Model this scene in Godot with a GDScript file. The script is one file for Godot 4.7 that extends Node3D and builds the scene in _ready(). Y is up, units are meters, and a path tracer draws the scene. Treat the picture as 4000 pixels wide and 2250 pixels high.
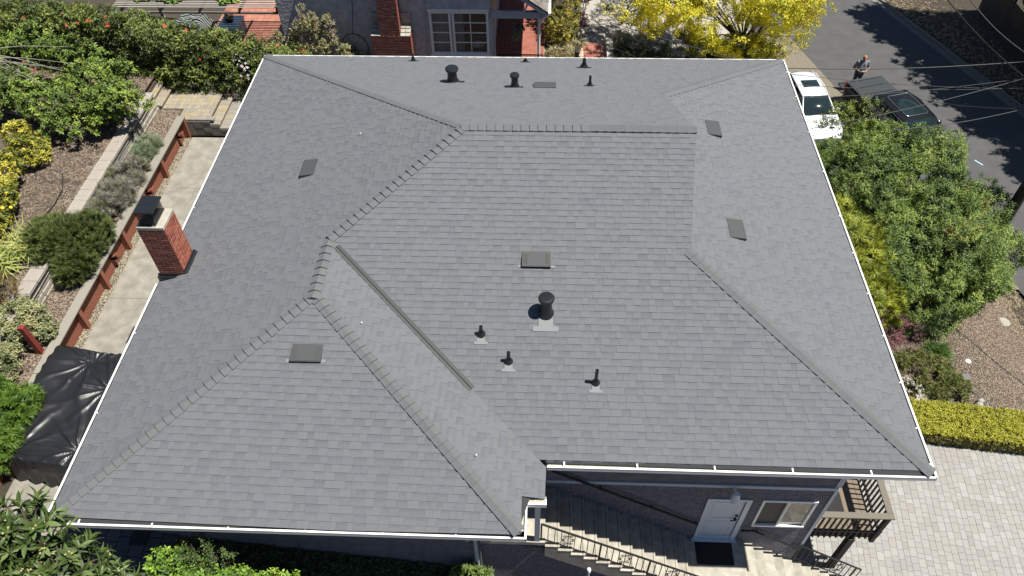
extends Node3D
# An aerial view of a grey shingled hip roof, its garden, the neighbour's house and the street. y = 0 is the gutter line; x runs along the front eave, z towards the viewer.

var rng := RandomNumberGenerator.new()
var count_of := {}
var base_of := {}
var mats := {}
const UP := Vector3.UP
const HL := 16.247   # length of the main roof
const HW := 14.144   # depth of the main roof
const CAM := Vector3(8.844, 12.83, 6.931)


# ---------------------------------------------------------------- mesh builder
class MB:
	var v := PackedVector3Array()
	var n := PackedVector3Array()
	var c := PackedColorArray()
	var col := Color.WHITE
	var xf := Transform3D()

	func tri(a: Vector3, b: Vector3, d: Vector3) -> void:
		a = xf * a; b = xf * b; d = xf * d
		var nn := (b - a).cross(d - a).normalized()
		v.append(a); v.append(d); v.append(b)
		for i in 3:
			n.append(nn); c.append(col)

	func trin(a: Vector3, b: Vector3, d: Vector3, na: Vector3, nb: Vector3, nd: Vector3) -> void:
		v.append(xf * a); v.append(xf * d); v.append(xf * b)
		n.append((xf.basis * na).normalized()); n.append((xf.basis * nd).normalized()); n.append((xf.basis * nb).normalized())
		for i in 3:
			c.append(col)

	func quad(a: Vector3, b: Vector3, d: Vector3, e: Vector3) -> void:
		tri(a, b, d); tri(a, d, e)

	func poly(p: PackedVector3Array) -> void:
		for i in range(1, p.size() - 1):
			tri(p[0], p[i], p[i + 1])

	# p counter-clockwise seen from the side that h points to
	func prism(p: PackedVector3Array, h: Vector3) -> void:
		var q := PackedVector3Array()
		for a in p:
			q.append(a + h)
		poly(q)
		var r := p.duplicate()
		r.reverse()
		poly(r)
		for i in p.size():
			var j := (i + 1) % p.size()
			quad(p[i], p[j], q[j], q[i])

	func flat_prism(p2: Array, y0: float, y1: float) -> void:   # p2: [x, z] pairs, any turn
		var p := PackedVector3Array()
		var area := 0.0
		for i in p2.size():
			var a = p2[i]
			var b = p2[(i + 1) % p2.size()]
			area += float(a[0]) * float(b[1]) - float(b[0]) * float(a[1])
			p.append(Vector3(a[0], y0, a[1]))
		if area > 0.0:
			p.reverse()
		prism(p, Vector3(0, y1 - y0, 0))

	func box(o: Vector3, s: Vector3, b := Basis()) -> void:
		var x := b.x * s.x * 0.5
		var y := b.y * s.y * 0.5
		var z := b.z * s.z * 0.5
		prism(PackedVector3Array([o - x - y + z, o + x - y + z, o + x - y - z, o - x - y - z]), y * 2.0)

	func box2(a: Vector3, b: Vector3) -> void:
		box((a + b) * 0.5, (b - a).abs())

	# box with its top edges chamfered by e
	func slab(o: Vector3, s: Vector3, e: float, b := Basis()) -> void:
		var lo := []
		var mid := []
		var hi := []
		for k in [[-1, 1], [1, 1], [1, -1], [-1, -1]]:
			var d: Vector3 = b.x * s.x * 0.5 * k[0] + b.z * s.z * 0.5 * k[1]
			var f: Vector3 = b.x * (s.x * 0.5 - e) * k[0] + b.z * (s.z * 0.5 - e) * k[1]
			lo.append(o + d - b.y * s.y * 0.5)
			mid.append(o + d + b.y * (s.y * 0.5 - e))
			hi.append(o + f + b.y * s.y * 0.5)
		quad(hi[0], hi[1], hi[2], hi[3])
		for i in 4:
			var j := (i + 1) % 4
			quad(lo[i], lo[j], mid[j], mid[i])
			quad(mid[i], mid[j], hi[j], hi[i])

	func beam(a: Vector3, b: Vector3, w: float, h: float, up := Vector3.UP) -> void:
		var d := b - a
		var z := d.normalized()
		var x := up.cross(z)
		x = Vector3.RIGHT if x.length() < 0.01 else x.normalized()
		box((a + b) * 0.5, Vector3(w, h, d.length()), Basis(x, z.cross(x), z))

	func tube(pts: Array, r: Array, sides := 6, caps := true) -> void:
		var rings := []
		var x := Vector3.ZERO
		for i in pts.size():
			var d: Vector3 = (pts[mini(i + 1, pts.size() - 1)] - pts[maxi(i - 1, 0)]).normalized()
			if x == Vector3.ZERO:
				x = d.cross(Vector3(0.31, 0.11, 0.94) if absf(d.y) > 0.9 else Vector3.UP).normalized()
			x = (x - d * x.dot(d)).normalized()
			var y := d.cross(x)
			var ring := []
			for k in sides:
				var t := TAU * k / sides
				ring.append((x * cos(t) + y * sin(t)))
			rings.append(ring)
		for i in pts.size() - 1:
			var ra: float = r[mini(i, r.size() - 1)]
			var rb: float = r[mini(i + 1, r.size() - 1)]
			for k in sides:
				var m := (k + 1) % sides
				var a0: Vector3 = rings[i][k]; var a1: Vector3 = rings[i][m]
				var b0: Vector3 = rings[i + 1][k]; var b1: Vector3 = rings[i + 1][m]
				trin(pts[i] + a0 * ra, pts[i] + a1 * ra, pts[i + 1] + b1 * rb, a0, a1, b1)
				trin(pts[i] + a0 * ra, pts[i + 1] + b1 * rb, pts[i + 1] + b0 * rb, a0, b1, b0)
		if caps:
			for e in [0, pts.size() - 1]:
				var rr: float = r[mini(e, r.size() - 1)]
				for k in range(1, sides - 1):
					var a: Vector3 = pts[e] + rings[e][0] * rr
					var b: Vector3 = pts[e] + rings[e][k] * rr
					var d: Vector3 = pts[e] + rings[e][k + 1] * rr
					if e == 0:
						tri(a, d, b)
					else:
						tri(a, b, d)

	func lathe(o: Vector3, prof: Array, seg := 16, b := Basis()) -> void:   # prof: [radius, height] upwards
		for i in prof.size() - 1:
			var p0 = prof[i]
			var p1 = prof[i + 1]
			var sl := Vector2(float(p1[1]) - float(p0[1]), float(p0[0]) - float(p1[0])).normalized()
			for k in seg:
				var t0 := TAU * k / seg
				var t1 := TAU * (k + 1) / seg
				var d0 := b.x * cos(t0) - b.z * sin(t0)
				var d1 := b.x * cos(t1) - b.z * sin(t1)
				var n0 := d0 * sl.x + b.y * sl.y
				var n1 := d1 * sl.x + b.y * sl.y
				var a: Vector3 = o + d0 * p0[0] + b.y * p0[1]
				var a2: Vector3 = o + d1 * p0[0] + b.y * p0[1]
				var e: Vector3 = o + d0 * p1[0] + b.y * p1[1]
				var e2: Vector3 = o + d1 * p1[0] + b.y * p1[1]
				if float(p0[0]) > 0.0:
					trin(a, a2, e2, n0, n1, n1)
				if float(p1[0]) > 0.0:
					trin(a, e2, e, n0, n1, n0)

	# smooth sheet through rows of points; front is towards (along row) x (across rows)
	func sheet(rows: Array, flip := false) -> void:
		var h := rows.size()
		var w: int = rows[0].size()
		var nn := []
		for i in h:
			var l := []
			for j in w:
				var du: Vector3 = rows[i][mini(j + 1, w - 1)] - rows[i][maxi(j - 1, 0)]
				var dv: Vector3 = rows[mini(i + 1, h - 1)][j] - rows[maxi(i - 1, 0)][j]
				l.append(du.cross(dv).normalized() * (-1.0 if flip else 1.0))
			nn.append(l)
		for i in h - 1:
			for j in w - 1:
				var a: Vector3 = rows[i][j]; var b: Vector3 = rows[i][j + 1]; var d: Vector3 = rows[i + 1][j + 1]; var e: Vector3 = rows[i + 1][j]
				if flip:
					trin(a, d, b, nn[i][j], nn[i + 1][j + 1], nn[i][j + 1])
					trin(a, e, d, nn[i][j], nn[i + 1][j], nn[i + 1][j + 1])
				else:
					trin(a, b, d, nn[i][j], nn[i][j + 1], nn[i + 1][j + 1])
					trin(a, d, e, nn[i][j], nn[i + 1][j + 1], nn[i + 1][j])

	func ball(o: Vector3, r: Vector3, seg := 10) -> void:
		var rows := []
		for i in seg / 2 + 1:
			var t := PI * i / (seg / 2)
			var row := []
			for k in seg + 1:
				var f := TAU * k / seg
				row.append(o + Vector3(sin(t) * cos(f), cos(t), sin(t) * sin(f)) * r)
			rows.append(row)
		for i in seg / 2:
			for k in seg:
				var a: Vector3 = rows[i][k]; var b: Vector3 = rows[i][k + 1]; var d: Vector3 = rows[i + 1][k + 1]; var e: Vector3 = rows[i + 1][k]
				if i > 0:
					trin(a, b, d, (a - o) / r, (b - o) / r, (d - o) / r)
				if i < seg / 2 - 1:
					trin(a, d, e, (a - o) / r, (d - o) / r, (e - o) / r)

	func leaf(base: Vector3, dir: Vector3, nrm: Vector3, l: float, w: float, bend := 0.25) -> void:
		dir = dir.normalized()
		var s := dir.cross(nrm).normalized()
		var u := s.cross(dir)
		var m := base + dir * l * 0.5 - u * l * 0.02
		var a := base + dir * l * 0.42 + s * w * 0.5 + u * w * 0.18
		var b := base + dir * l * 0.42 - s * w * 0.5 + u * w * 0.18
		var t := base + dir * l - u * l * bend
		tri(base, m, a); tri(m, t, a); tri(base, b, m); tri(b, t, m)

	func mesh(off := Vector3.ZERO) -> ArrayMesh:
		var p := v
		if off != Vector3.ZERO:
			p = PackedVector3Array()
			p.resize(v.size())
			for i in v.size():
				p[i] = v[i] - off
		var arr := []
		arr.resize(Mesh.ARRAY_MAX)
		arr[Mesh.ARRAY_VERTEX] = p
		arr[Mesh.ARRAY_NORMAL] = n
		arr[Mesh.ARRAY_COLOR] = c
		var m := ArrayMesh.new()
		if v.size():
			m.add_surface_from_arrays(Mesh.PRIMITIVE_TRIANGLES, arr)
		return m


# ---------------------------------------------------------------- scene helpers
func nam(parent: Node, called: String) -> String:
	var key := str(parent.get_instance_id()) + called
	var k: int = count_of.get(key, 0)
	count_of[key] = k + 1
	return called if k == 0 else "%s_%03d" % [called, k]

func tag(o: Node, label := "", category := "", group := "", kind := "") -> void:
	if label: o.set_meta("label", label)
	if category: o.set_meta("category", category)
	if group: o.set_meta("group", group)
	if kind: o.set_meta("kind", kind)

# a thing: a Node3D at its base; its parts are built in world coordinates
func thing(called: String, label: String, category: String, at := Vector3.ZERO, group := "", turn := 0.0) -> Node3D:
	var o := Node3D.new()
	o.name = nam(self, called)
	add_child(o, true)
	o.position = at
	o.rotation.y = turn
	base_of[o] = at if turn == 0.0 else Vector3.ZERO
	tag(o, label, category, group)
	return o

func part(parent: Node3D, called: String, mb, m: Material, label := "", kind := "") -> MeshInstance3D:
	var o := MeshInstance3D.new()
	o.name = nam(parent, called)
	var off: Vector3 = base_of.get(parent, Vector3.ZERO)
	o.mesh = mb.mesh(off) if mb is MB else mb
	o.material_override = m
	parent.add_child(o, true)
	base_of[o] = off
	tag(o, label, "", "", kind)
	return o

# a thing or piece of the setting that is one mesh
func single(called: String, label: String, category: String, mb: MB, m: Material, at := Vector3.ZERO, group := "", kind := "") -> MeshInstance3D:
	var o := MeshInstance3D.new()
	o.name = nam(self, called)
	o.mesh = mb.mesh(at)
	o.material_override = m
	o.position = at
	add_child(o, true)
	base_of[o] = at
	tag(o, label, category, group, kind)
	return o

func setting(called: String, label: String, mb: MB, m: Material) -> MeshInstance3D:
	return single(called, label, "", mb, m, Vector3.ZERO, "", "structure")

func scatter(parent: Node3D, called: String, mesh: Mesh, m: Material, xfs: Array, cols: Array, label := "", kind := "stuff") -> MultiMeshInstance3D:
	var mm := MultiMesh.new()
	mm.transform_format = MultiMesh.TRANSFORM_3D
	mm.use_colors = true
	mm.mesh = mesh
	mm.instance_count = xfs.size()
	var off: Vector3 = base_of.get(parent, Vector3.ZERO)
	for i in xfs.size():
		var t: Transform3D = xfs[i]
		t.origin -= off
		mm.set_instance_transform(i, t)
		mm.set_instance_color(i, cols[i])
	var o := MultiMeshInstance3D.new()
	o.name = nam(parent, called)
	o.multimesh = mm
	o.material_override = m
	parent.add_child(o, true)
	tag(o, label, "", "", kind)
	return o

func lin(r: float, g: float, b: float) -> Color:
	return Color(r, g, b).linear_to_srgb()

func noise(freq: float, octaves := 4, kind := FastNoiseLite.TYPE_SIMPLEX_SMOOTH, sd := 1) -> FastNoiseLite:
	var f := FastNoiseLite.new()
	f.noise_type = kind
	f.frequency = freq
	f.fractal_octaves = octaves
	f.seed = sd
	return f

func tex(f: FastNoiseLite, lo: float, hi: float, size := 512, lo_at := 0.25, hi_at := 0.75) -> NoiseTexture2D:
	var t := NoiseTexture2D.new()
	t.width = size
	t.height = size
	t.seamless = true
	t.noise = f
	var g := Gradient.new()
	g.set_color(0, Color(lo, lo, lo))
	g.set_color(1, Color(hi, hi, hi))
	g.set_offset(0, lo_at)
	g.set_offset(1, hi_at)
	t.color_ramp = g
	return t

# a material with a real-world (linear) colour; t multiplies it in world space, one repeat every 1 / scale metres
func mat(called: String, r: float, g: float, b: float, rough := 0.8, metal := 0.0, t: Texture2D = null, scale := 1.0, bump: Texture2D = null, depth := 1.0) -> StandardMaterial3D:
	var m := StandardMaterial3D.new()
	m.resource_name = called
	m.albedo_color = lin(r, g, b)
	m.roughness = rough
	m.metallic = metal
	m.vertex_color_use_as_albedo = true
	if t or bump:
		m.uv1_triplanar = true
		m.uv1_world_triplanar = true
		m.uv1_scale = Vector3.ONE * scale
	if t:
		m.albedo_texture = t
	if bump:
		m.heightmap_enabled = true
		m.heightmap_texture = bump
		m.heightmap_scale = depth
	mats[called] = m
	return m

func shade(lo: float, hi: float) -> Color:
	var k := rng.randf_range(lo, hi)
	return Color(k, k, k)

func make_materials() -> void:
	var grain := tex(noise(0.35, 3), 0.72, 1.0, 512, 0.2, 0.8)
	var blotch := tex(noise(0.012, 5, FastNoiseLite.TYPE_SIMPLEX_SMOOTH, 3), 0.86, 1.0, 512, 0.15, 0.85)
	var stain := tex(noise(0.006, 7, FastNoiseLite.TYPE_SIMPLEX_SMOOTH, 8), 0.84, 1.0, 1024, 0.1, 0.85)
	var fine := tex(noise(0.12, 5, FastNoiseLite.TYPE_SIMPLEX_SMOOTH, 5), 0.7, 1.0, 512, 0.2, 0.75)
	var lump := tex(noise(0.03, 4, FastNoiseLite.TYPE_SIMPLEX_SMOOTH, 9), 0.0, 1.0, 512, 0.2, 0.8)
	var pit := tex(noise(0.2, 3, FastNoiseLite.TYPE_SIMPLEX_SMOOTH, 4), 0.0, 1.0, 512, 0.2, 0.8)
	var trowel := tex(noise(0.03, 5, FastNoiseLite.TYPE_SIMPLEX_SMOOTH, 6), 0.0, 1.0, 512, 0.1, 0.9)
	mat("shingle", 0.163, 0.17, 0.184, 0.92, 0.0, grain, 0.9)
	mat("cap", 0.148, 0.154, 0.163, 0.92, 0.0, grain, 0.9)
	mat("deck_felt", 0.03, 0.03, 0.032, 0.95)
	mat("white", 0.78, 0.78, 0.76, 0.45)
	mat("trough", 0.42, 0.41, 0.32, 0.7, 0.0, stain, 2.0)
	mat("trim", 0.36, 0.41, 0.48, 0.5)
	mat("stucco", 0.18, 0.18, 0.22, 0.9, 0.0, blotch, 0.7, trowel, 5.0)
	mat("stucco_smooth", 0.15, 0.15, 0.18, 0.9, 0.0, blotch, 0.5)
	mat("neighbour_stucco", 0.5, 0.51, 0.55, 0.9, 0.0, blotch, 0.4, trowel, 0.7)
	mat("concrete", 0.4, 0.375, 0.315, 0.85, 0.0, stain, 0.5)
	mat("patio", 0.26, 0.242, 0.205, 0.88, 0.0, stain, 0.35)
	mat("pale_concrete", 0.36, 0.335, 0.29, 0.88, 0.0, stain, 0.12)
	mat("brick", 1, 1, 1, 0.85, 0.0, fine, 5.0)
	mat("mortar", 0.62, 0.52, 0.44, 0.95)
	mat("black_metal", 0.011, 0.012, 0.014, 0.35, 0.0)
	mat("black_matt", 0.012, 0.012, 0.013, 0.85)
	mat("grey_vent", 0.06, 0.062, 0.064, 0.5, 0.1)
	mat("valley", 0.05, 0.055, 0.058, 0.6, 0.0)
	mat("flashing", 0.19, 0.195, 0.205, 0.75).metallic_specular = 0.2
	mat("grille", 0.05, 0.048, 0.045, 0.8)
	mat("iron", 0.012, 0.011, 0.011, 0.55, 0.3)
	mat("door", 0.5, 0.55, 0.63, 0.35)
	var glass := mat("glass", 0.03, 0.035, 0.04, 0.03)
	glass.transparency = BaseMaterial3D.TRANSPARENCY_ALPHA
	glass.albedo_color.a = 0.15
	mat("dark_room", 0.03, 0.03, 0.03, 0.9)
	mat("curtain", 0.42, 0.43, 0.47, 0.9)
	mat("stone", 1, 1, 1, 0.9, 0.0, fine, 3.0, lump, 1.5)
	mat("red_wood", 0.29, 0.1, 0.06, 0.75, 0.0, fine, 2.0)
	mat("red_post", 0.17, 0.025, 0.02, 0.6)
	mat("grey_wood", 0.31, 0.29, 0.245, 0.85, 0.0, fine, 2.5)
	mat("deck_wood", 0.2, 0.16, 0.115, 0.8, 0.0, fine, 3.0)
	mat("rail_cap", 0.165, 0.145, 0.11, 0.7, 0.0, fine, 3.0)
	mat("dark_wood", 0.018, 0.015, 0.012, 0.75)
	mat("mulch", 0.2, 0.15, 0.112, 0.95, 0.0, fine, 2.0, pit, 3.0)
	mat("chip", 1, 1, 1, 0.9)
	mat("soil", 0.12, 0.095, 0.07, 0.95, 0.0, fine, 1.0, pit, 3.0)
	mat("gravel", 0.4, 0.35, 0.27, 0.9)
	mat("asphalt", 0.072, 0.072, 0.073, 0.9, 0.0, tex(noise(0.02, 6, FastNoiseLite.TYPE_SIMPLEX_SMOOTH, 12), 0.9, 1.0, 1024, 0.1, 0.9), 0.05)
	mat("paver", 1, 1, 1, 0.85, 0.0, fine, 2.0)
	mat("joint", 0.28, 0.272, 0.256, 0.95)
	mat("dark_joint", 0.03, 0.028, 0.026, 0.95)
	mat("tile", 1, 1, 1, 0.7, 0.0, fine, 2.0)
	mat("tile_grout", 0.55, 0.4, 0.32, 0.9)
	mat("tarp", 0.013, 0.0135, 0.015, 0.38)
	mat("bark", 0.09, 0.07, 0.05, 0.9, 0.0, fine, 4.0)
	mat("pale_bark", 0.3, 0.28, 0.25, 0.9)
	mat("pole", 0.045, 0.033, 0.026, 0.9, 0.0, fine, 2.0)
	mat("wire", 0.07, 0.07, 0.072, 0.8)
	mat("dark_wire", 0.02, 0.02, 0.02, 0.5)
	mat("roof_tan", 0.24, 0.22, 0.2, 0.9, 0.0, grain, 4.0)
	mat("paint_white", 0.5, 0.53, 0.545, 0.25).clearcoat_enabled = true
	var pd := mat("paint_dark", 0.008, 0.0095, 0.012, 0.3)
	pd.metallic_specular = 0.35
	mat("tonneau", 0.021, 0.027, 0.031, 0.65)
	mat("dirt", 0.27, 0.235, 0.18, 0.95, 0.0, fine, 0.4, pit, 2.0)
	mat("kerb", 0.17, 0.165, 0.15, 0.9, 0.0, blotch, 0.4)
	var cg := mat("car_glass", 0.012, 0.022, 0.024, 0.05)
	cg.metallic_specular = 0.6
	mat("rubber", 0.015, 0.015, 0.015, 0.9)
	mat("rim", 0.4, 0.4, 0.42, 0.3, 0.8)
	mat("chrome", 0.6, 0.6, 0.62, 0.15, 0.9)
	mat("red_lamp", 0.25, 0.01, 0.01, 0.2)
	mat("person", 1, 1, 1, 0.8)
	mat("flower", 1, 1, 1, 0.7)
	mat("table", 0.03, 0.05, 0.075, 0.2)
	mat("cloth", 0.17, 0.19, 0.18, 0.8)
	mat("utility_paint", 0.3, 0.5, 0.55, 0.9)
	mat("screen", 0.03, 0.03, 0.03, 0.6)
	for k in [["leaf", 0.6], ["gloss_leaf", 0.55]]:
		var l := mat(k[0], 1, 1, 1, k[1])
		l.backlight_enabled = true
		l.backlight = Color(0.35, 0.35, 0.2)


# ---------------------------------------------------------------- plants
func cluster(n: int, l: float, w: float, spread: float, stem: float, sd: int, droop := 0.2) -> ArrayMesh:
	var r := RandomNumberGenerator.new()
	r.seed = sd
	var mb := MB.new()
	for i in n:
		var a := TAU * (i * 0.382 + r.randf() * 0.12)
		var out := Vector3(cos(a), 0, sin(a))
		var s := clampf(spread + r.randf_range(-0.25, 0.25), 0.0, 1.6)
		var d := (Vector3.UP * cos(s) + out * sin(s)).normalized()
		var b := Vector3(0, stem * (i + 0.5) / n, 0) + out * 0.01
		var k := r.randf_range(0.72, 1.2)
		mb.col = Color(k * r.randf_range(0.92, 1.1), k, k * r.randf_range(0.8, 1.1))
		var nrm := (Vector3.UP * sin(s) - out * cos(s) + Vector3(r.randf() - 0.5, r.randf() - 0.5, r.randf() - 0.5) * 0.8).normalized()
		mb.leaf(b, d, nrm, l * r.randf_range(0.7, 1.15), w * r.randf_range(0.8, 1.15), droop)
	return mb.mesh()

# needle or strap tuft: thin blades
func tuft(n: int, l: float, w: float, spread: float, sd: int, bend := 0.3) -> ArrayMesh:
	var r := RandomNumberGenerator.new()
	r.seed = sd
	var mb := MB.new()
	for i in n:
		var a := r.randf() * TAU
		var out := Vector3(cos(a), 0, sin(a))
		var s := spread * sqrt(r.randf())
		var d := Vector3.UP * cos(s) + out * sin(s)
		var side := d.cross(out + Vector3(0.01, 0, 0)).normalized() * w * 0.5
		if side.length() < 0.0001:
			side = Vector3(w * 0.5, 0, 0)
		var k := r.randf_range(0.7, 1.25)
		mb.col = Color(k, k, k * r.randf_range(0.8, 1.2))
		var ll := l * r.randf_range(0.6, 1.1)
		var o := Vector3(r.randf() - 0.5, 0, r.randf() - 0.5) * l * 0.15
		var m := o + d * ll * 0.6
		var t := o + d * ll + out * ll * bend * 0.5 - Vector3.UP * ll * bend * 0.35
		mb.tri(o - side, o + side, m + side)
		mb.tri(o - side, m + side, m - side)
		mb.tri(m - side, m + side, t)
	return mb.mesh()

func pick(pal: Array, t: float) -> Color:
	t = clampf(t, 0.0, 0.999) * (pal.size() - 1)
	var i := int(t)
	var c: Color = pal[i]
	return c.lerp(pal[i + 1], t - i)

# leaf clumps through the outer volume of a few ellipsoids: blobs = [[centre, radii], ...]
func foliage(o: Node3D, called: String, blobs: Array, count: int, mesh: Mesh, m: Material, pal: Array, opt := {}) -> MultiMeshInstance3D:
	var f := noise(opt.get("freq", 0.9), 3, FastNoiseLite.TYPE_SIMPLEX_SMOOTH, rng.randi() % 1000)
	var g := noise(opt.get("gap_freq", 1.6), 2, FastNoiseLite.TYPE_SIMPLEX_SMOOTH, rng.randi() % 1000)
	var gap: float = opt.get("gap", -0.35)
	var depth: float = opt.get("depth", 0.45)
	var wob: float = opt.get("wobble", 0.3)
	var up: float = opt.get("up", 0.5)
	var low: float = opt.get("low", -0.5)
	var area := []
	var sum := 0.0
	for b in blobs:
		var r: Vector3 = b[1]
		sum += pow(r.x * r.y * r.z, 2.0 / 3.0)
		area.append(sum)
	var xfs := []
	var cols := []
	var tries := 0
	while xfs.size() < count and tries < count * 6:
		tries += 1
		var k := rng.randf() * sum
		var bi := 0
		while area[bi] < k:
			bi += 1
		var d := Vector3(rng.randfn(), rng.randfn(), rng.randfn()).normalized()
		if d.y < low:
			continue
		var ctr: Vector3 = blobs[bi][0]
		var rad: Vector3 = blobs[bi][1]
		var depth_here := depth * rng.randf() * rng.randf()
		var p := ctr + d * rad * (1.0 - depth_here) * (1.0 + wob * f.get_noise_3dv(ctr + d * rad) * 1.6)
		if g.get_noise_3dv(p) < gap:
			continue
		if opt.has("floor") and p.y < float(opt.floor):
			continue
		var dir := (d * (1.0 - up) + Vector3.UP * up + Vector3(rng.randfn(), rng.randfn(), rng.randfn()) * 0.35).normalized()
		if opt.has("hang"):
			dir = (d + Vector3.DOWN * float(opt.hang) + Vector3(rng.randfn(), rng.randfn(), rng.randfn()) * 0.2).normalized()
		var x := dir.cross(Vector3(rng.randfn(), rng.randfn(), rng.randfn())).normalized()
		var s := rng.randf_range(0.75, 1.25)
		xfs.append(Transform3D(Basis(x, dir, x.cross(dir)).scaled(Vector3.ONE * s), p))
		var c := pick(pal, 0.5 + 0.55 * f.get_noise_3dv(p * 1.3 + Vector3(7, 3, 1)) + rng.randf_range(-0.28, 0.28))
		cols.append(c)
	return scatter(o, called, mesh, m, xfs, cols)

func stems(o: Node3D, called: String, foot: Vector3, tips: Array, r0: float, m: Material) -> void:
	var mb := MB.new()
	for t in tips:
		var mid: Vector3 = foot.lerp(t, 0.5) + Vector3(rng.randf_range(-0.1, 0.1), 0.05, rng.randf_range(-0.1, 0.1)) * foot.distance_to(t)
		mb.tube([foot, foot.lerp(mid, 0.5) + Vector3(0, 0.02, 0), mid, t], [r0, r0 * 0.8, r0 * 0.55, r0 * 0.2], 6)
	part(o, called, mb, m)

func tips_of(blobs: Array, n: int) -> Array:
	var out := []
	for i in n:
		var b = blobs[i % blobs.size()]
		var d := Vector3(rng.randfn(), absf(rng.randfn()), rng.randfn()).normalized()
		var ctr: Vector3 = b[0]
		var rad: Vector3 = b[1]
		out.append(ctr + d * rad * 0.75)
	return out

func shrub(called: String, label: String, category: String, foot: Vector3, blobs: Array, count: int, mesh: Mesh, m: String, pal: Array, opt := {}, group := "") -> Node3D:
	var o := thing(called, label, category, foot, group)
	stems(o, opt.get("stem_name", "stem"), foot, tips_of(blobs, opt.get("stems", 7)), opt.get("stem_r", 0.03), mats[opt.get("bark", "bark")])
	foliage(o, "foliage", blobs, count, mesh, mats[m], pal, opt)
	return o

func C(r: float, g: float, b: float) -> Color:
	return Color(r, g, b)


# ---------------------------------------------------------------- roof
var tabs := []      # every shingle tab: [distance, face number, MB]

func shingle_face(face: int, poly: PackedVector3Array, inset: float) -> void:
	var nrm := Vector3.ZERO
	for i in range(1, poly.size() - 1):
		nrm += (poly[i] - poly[0]).cross(poly[i + 1] - poly[0])
	nrm = nrm.normalized()
	if nrm.y < 0:
		nrm = -nrm
	var u := UP.cross(nrm).normalized()
	var w := nrm.cross(u)
	var p2 := PackedVector2Array()
	var lo := Vector2(INF, INF)
	var hi := -lo
	for p in poly:
		var q := Vector2(p.dot(u), p.dot(w))
		p2.append(q)
		lo = lo.min(q)
		hi = hi.max(q)
	var off := nrm * poly[0].dot(nrm)
	var e := 0.143
	var tooth := false
	var row := 0
	var v := lo.y + inset
	while v < hi.y:
		var x := lo.x - rng.randf() * 0.3
		while x < hi.x:
			var l := rng.randf_range(0.1, 0.26)
			var x0 := x
			x += l
			if x < lo.x:
				continue
			var k := rng.randf_range(0.95, 1.05)
			if rng.randf() < 0.16:
				k *= 0.94
			elif rng.randf() < 0.12:
				k *= 1.05
			var t := 0.013
			tooth = not tooth if rng.randf() < 0.8 else tooth
			if tooth:   # base layer showing between the laminated teeth
				t = 0.0075
				k *= 0.968
			# the base layer carries a darker printed band under the course above
			var bands := [[v, v + e + 0.012, 1.0]]
			if tooth:
				bands = [[v, v + e * 0.62, 1.0], [v + e * 0.62, v + e + 0.012, 0.9]]
			for band in bands:
				var w0: float = band[0]
				var w1: float = band[1]
				var kb: float = k * float(band[2])
				var rect := PackedVector2Array([Vector2(x0 + 0.001, w0), Vector2(x0 + l - 0.001, w0), Vector2(x0 + l - 0.001, w1), Vector2(x0 + 0.001, w1)])
				for piece in Geometry2D.intersect_polygons(p2, rect):
					if piece.size() < 3:
						continue
					if Geometry2D.is_polygon_clockwise(piece):
						piece.reverse()
					var mb := MB.new()
					var blue := 1.06 if rng.randf() < 0.15 else 1.0
					mb.col = Color(kb * rng.randf_range(0.993, 1.007), kb, kb * rng.randf_range(0.993, 1.007) * blue)
					var top := PackedVector3Array()
					var bot := PackedVector3Array()
					var mid := Vector3.ZERO
					for q in piece:
						var h: float = lerpf(t, 0.0012, clampf((q.y - v) / (e + 0.012), 0.0, 1.0))
						var b := off + u * q.x + w * q.y
						top.append(b + nrm * h)
						bot.append(b - nrm * 0.012)
						mid += b / piece.size()
					mb.poly(top)
					for i in piece.size():
						var j := (i + 1) % piece.size()
						if absf(piece[i].y - w1) < 0.001 and absf(piece[j].y - w1) < 0.001:
							continue
						mb.quad(bot[i], bot[j], top[j], top[i])
					tabs.append([mid.distance_to(CAM), face, mb])
		v += e
		row += 1

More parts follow.
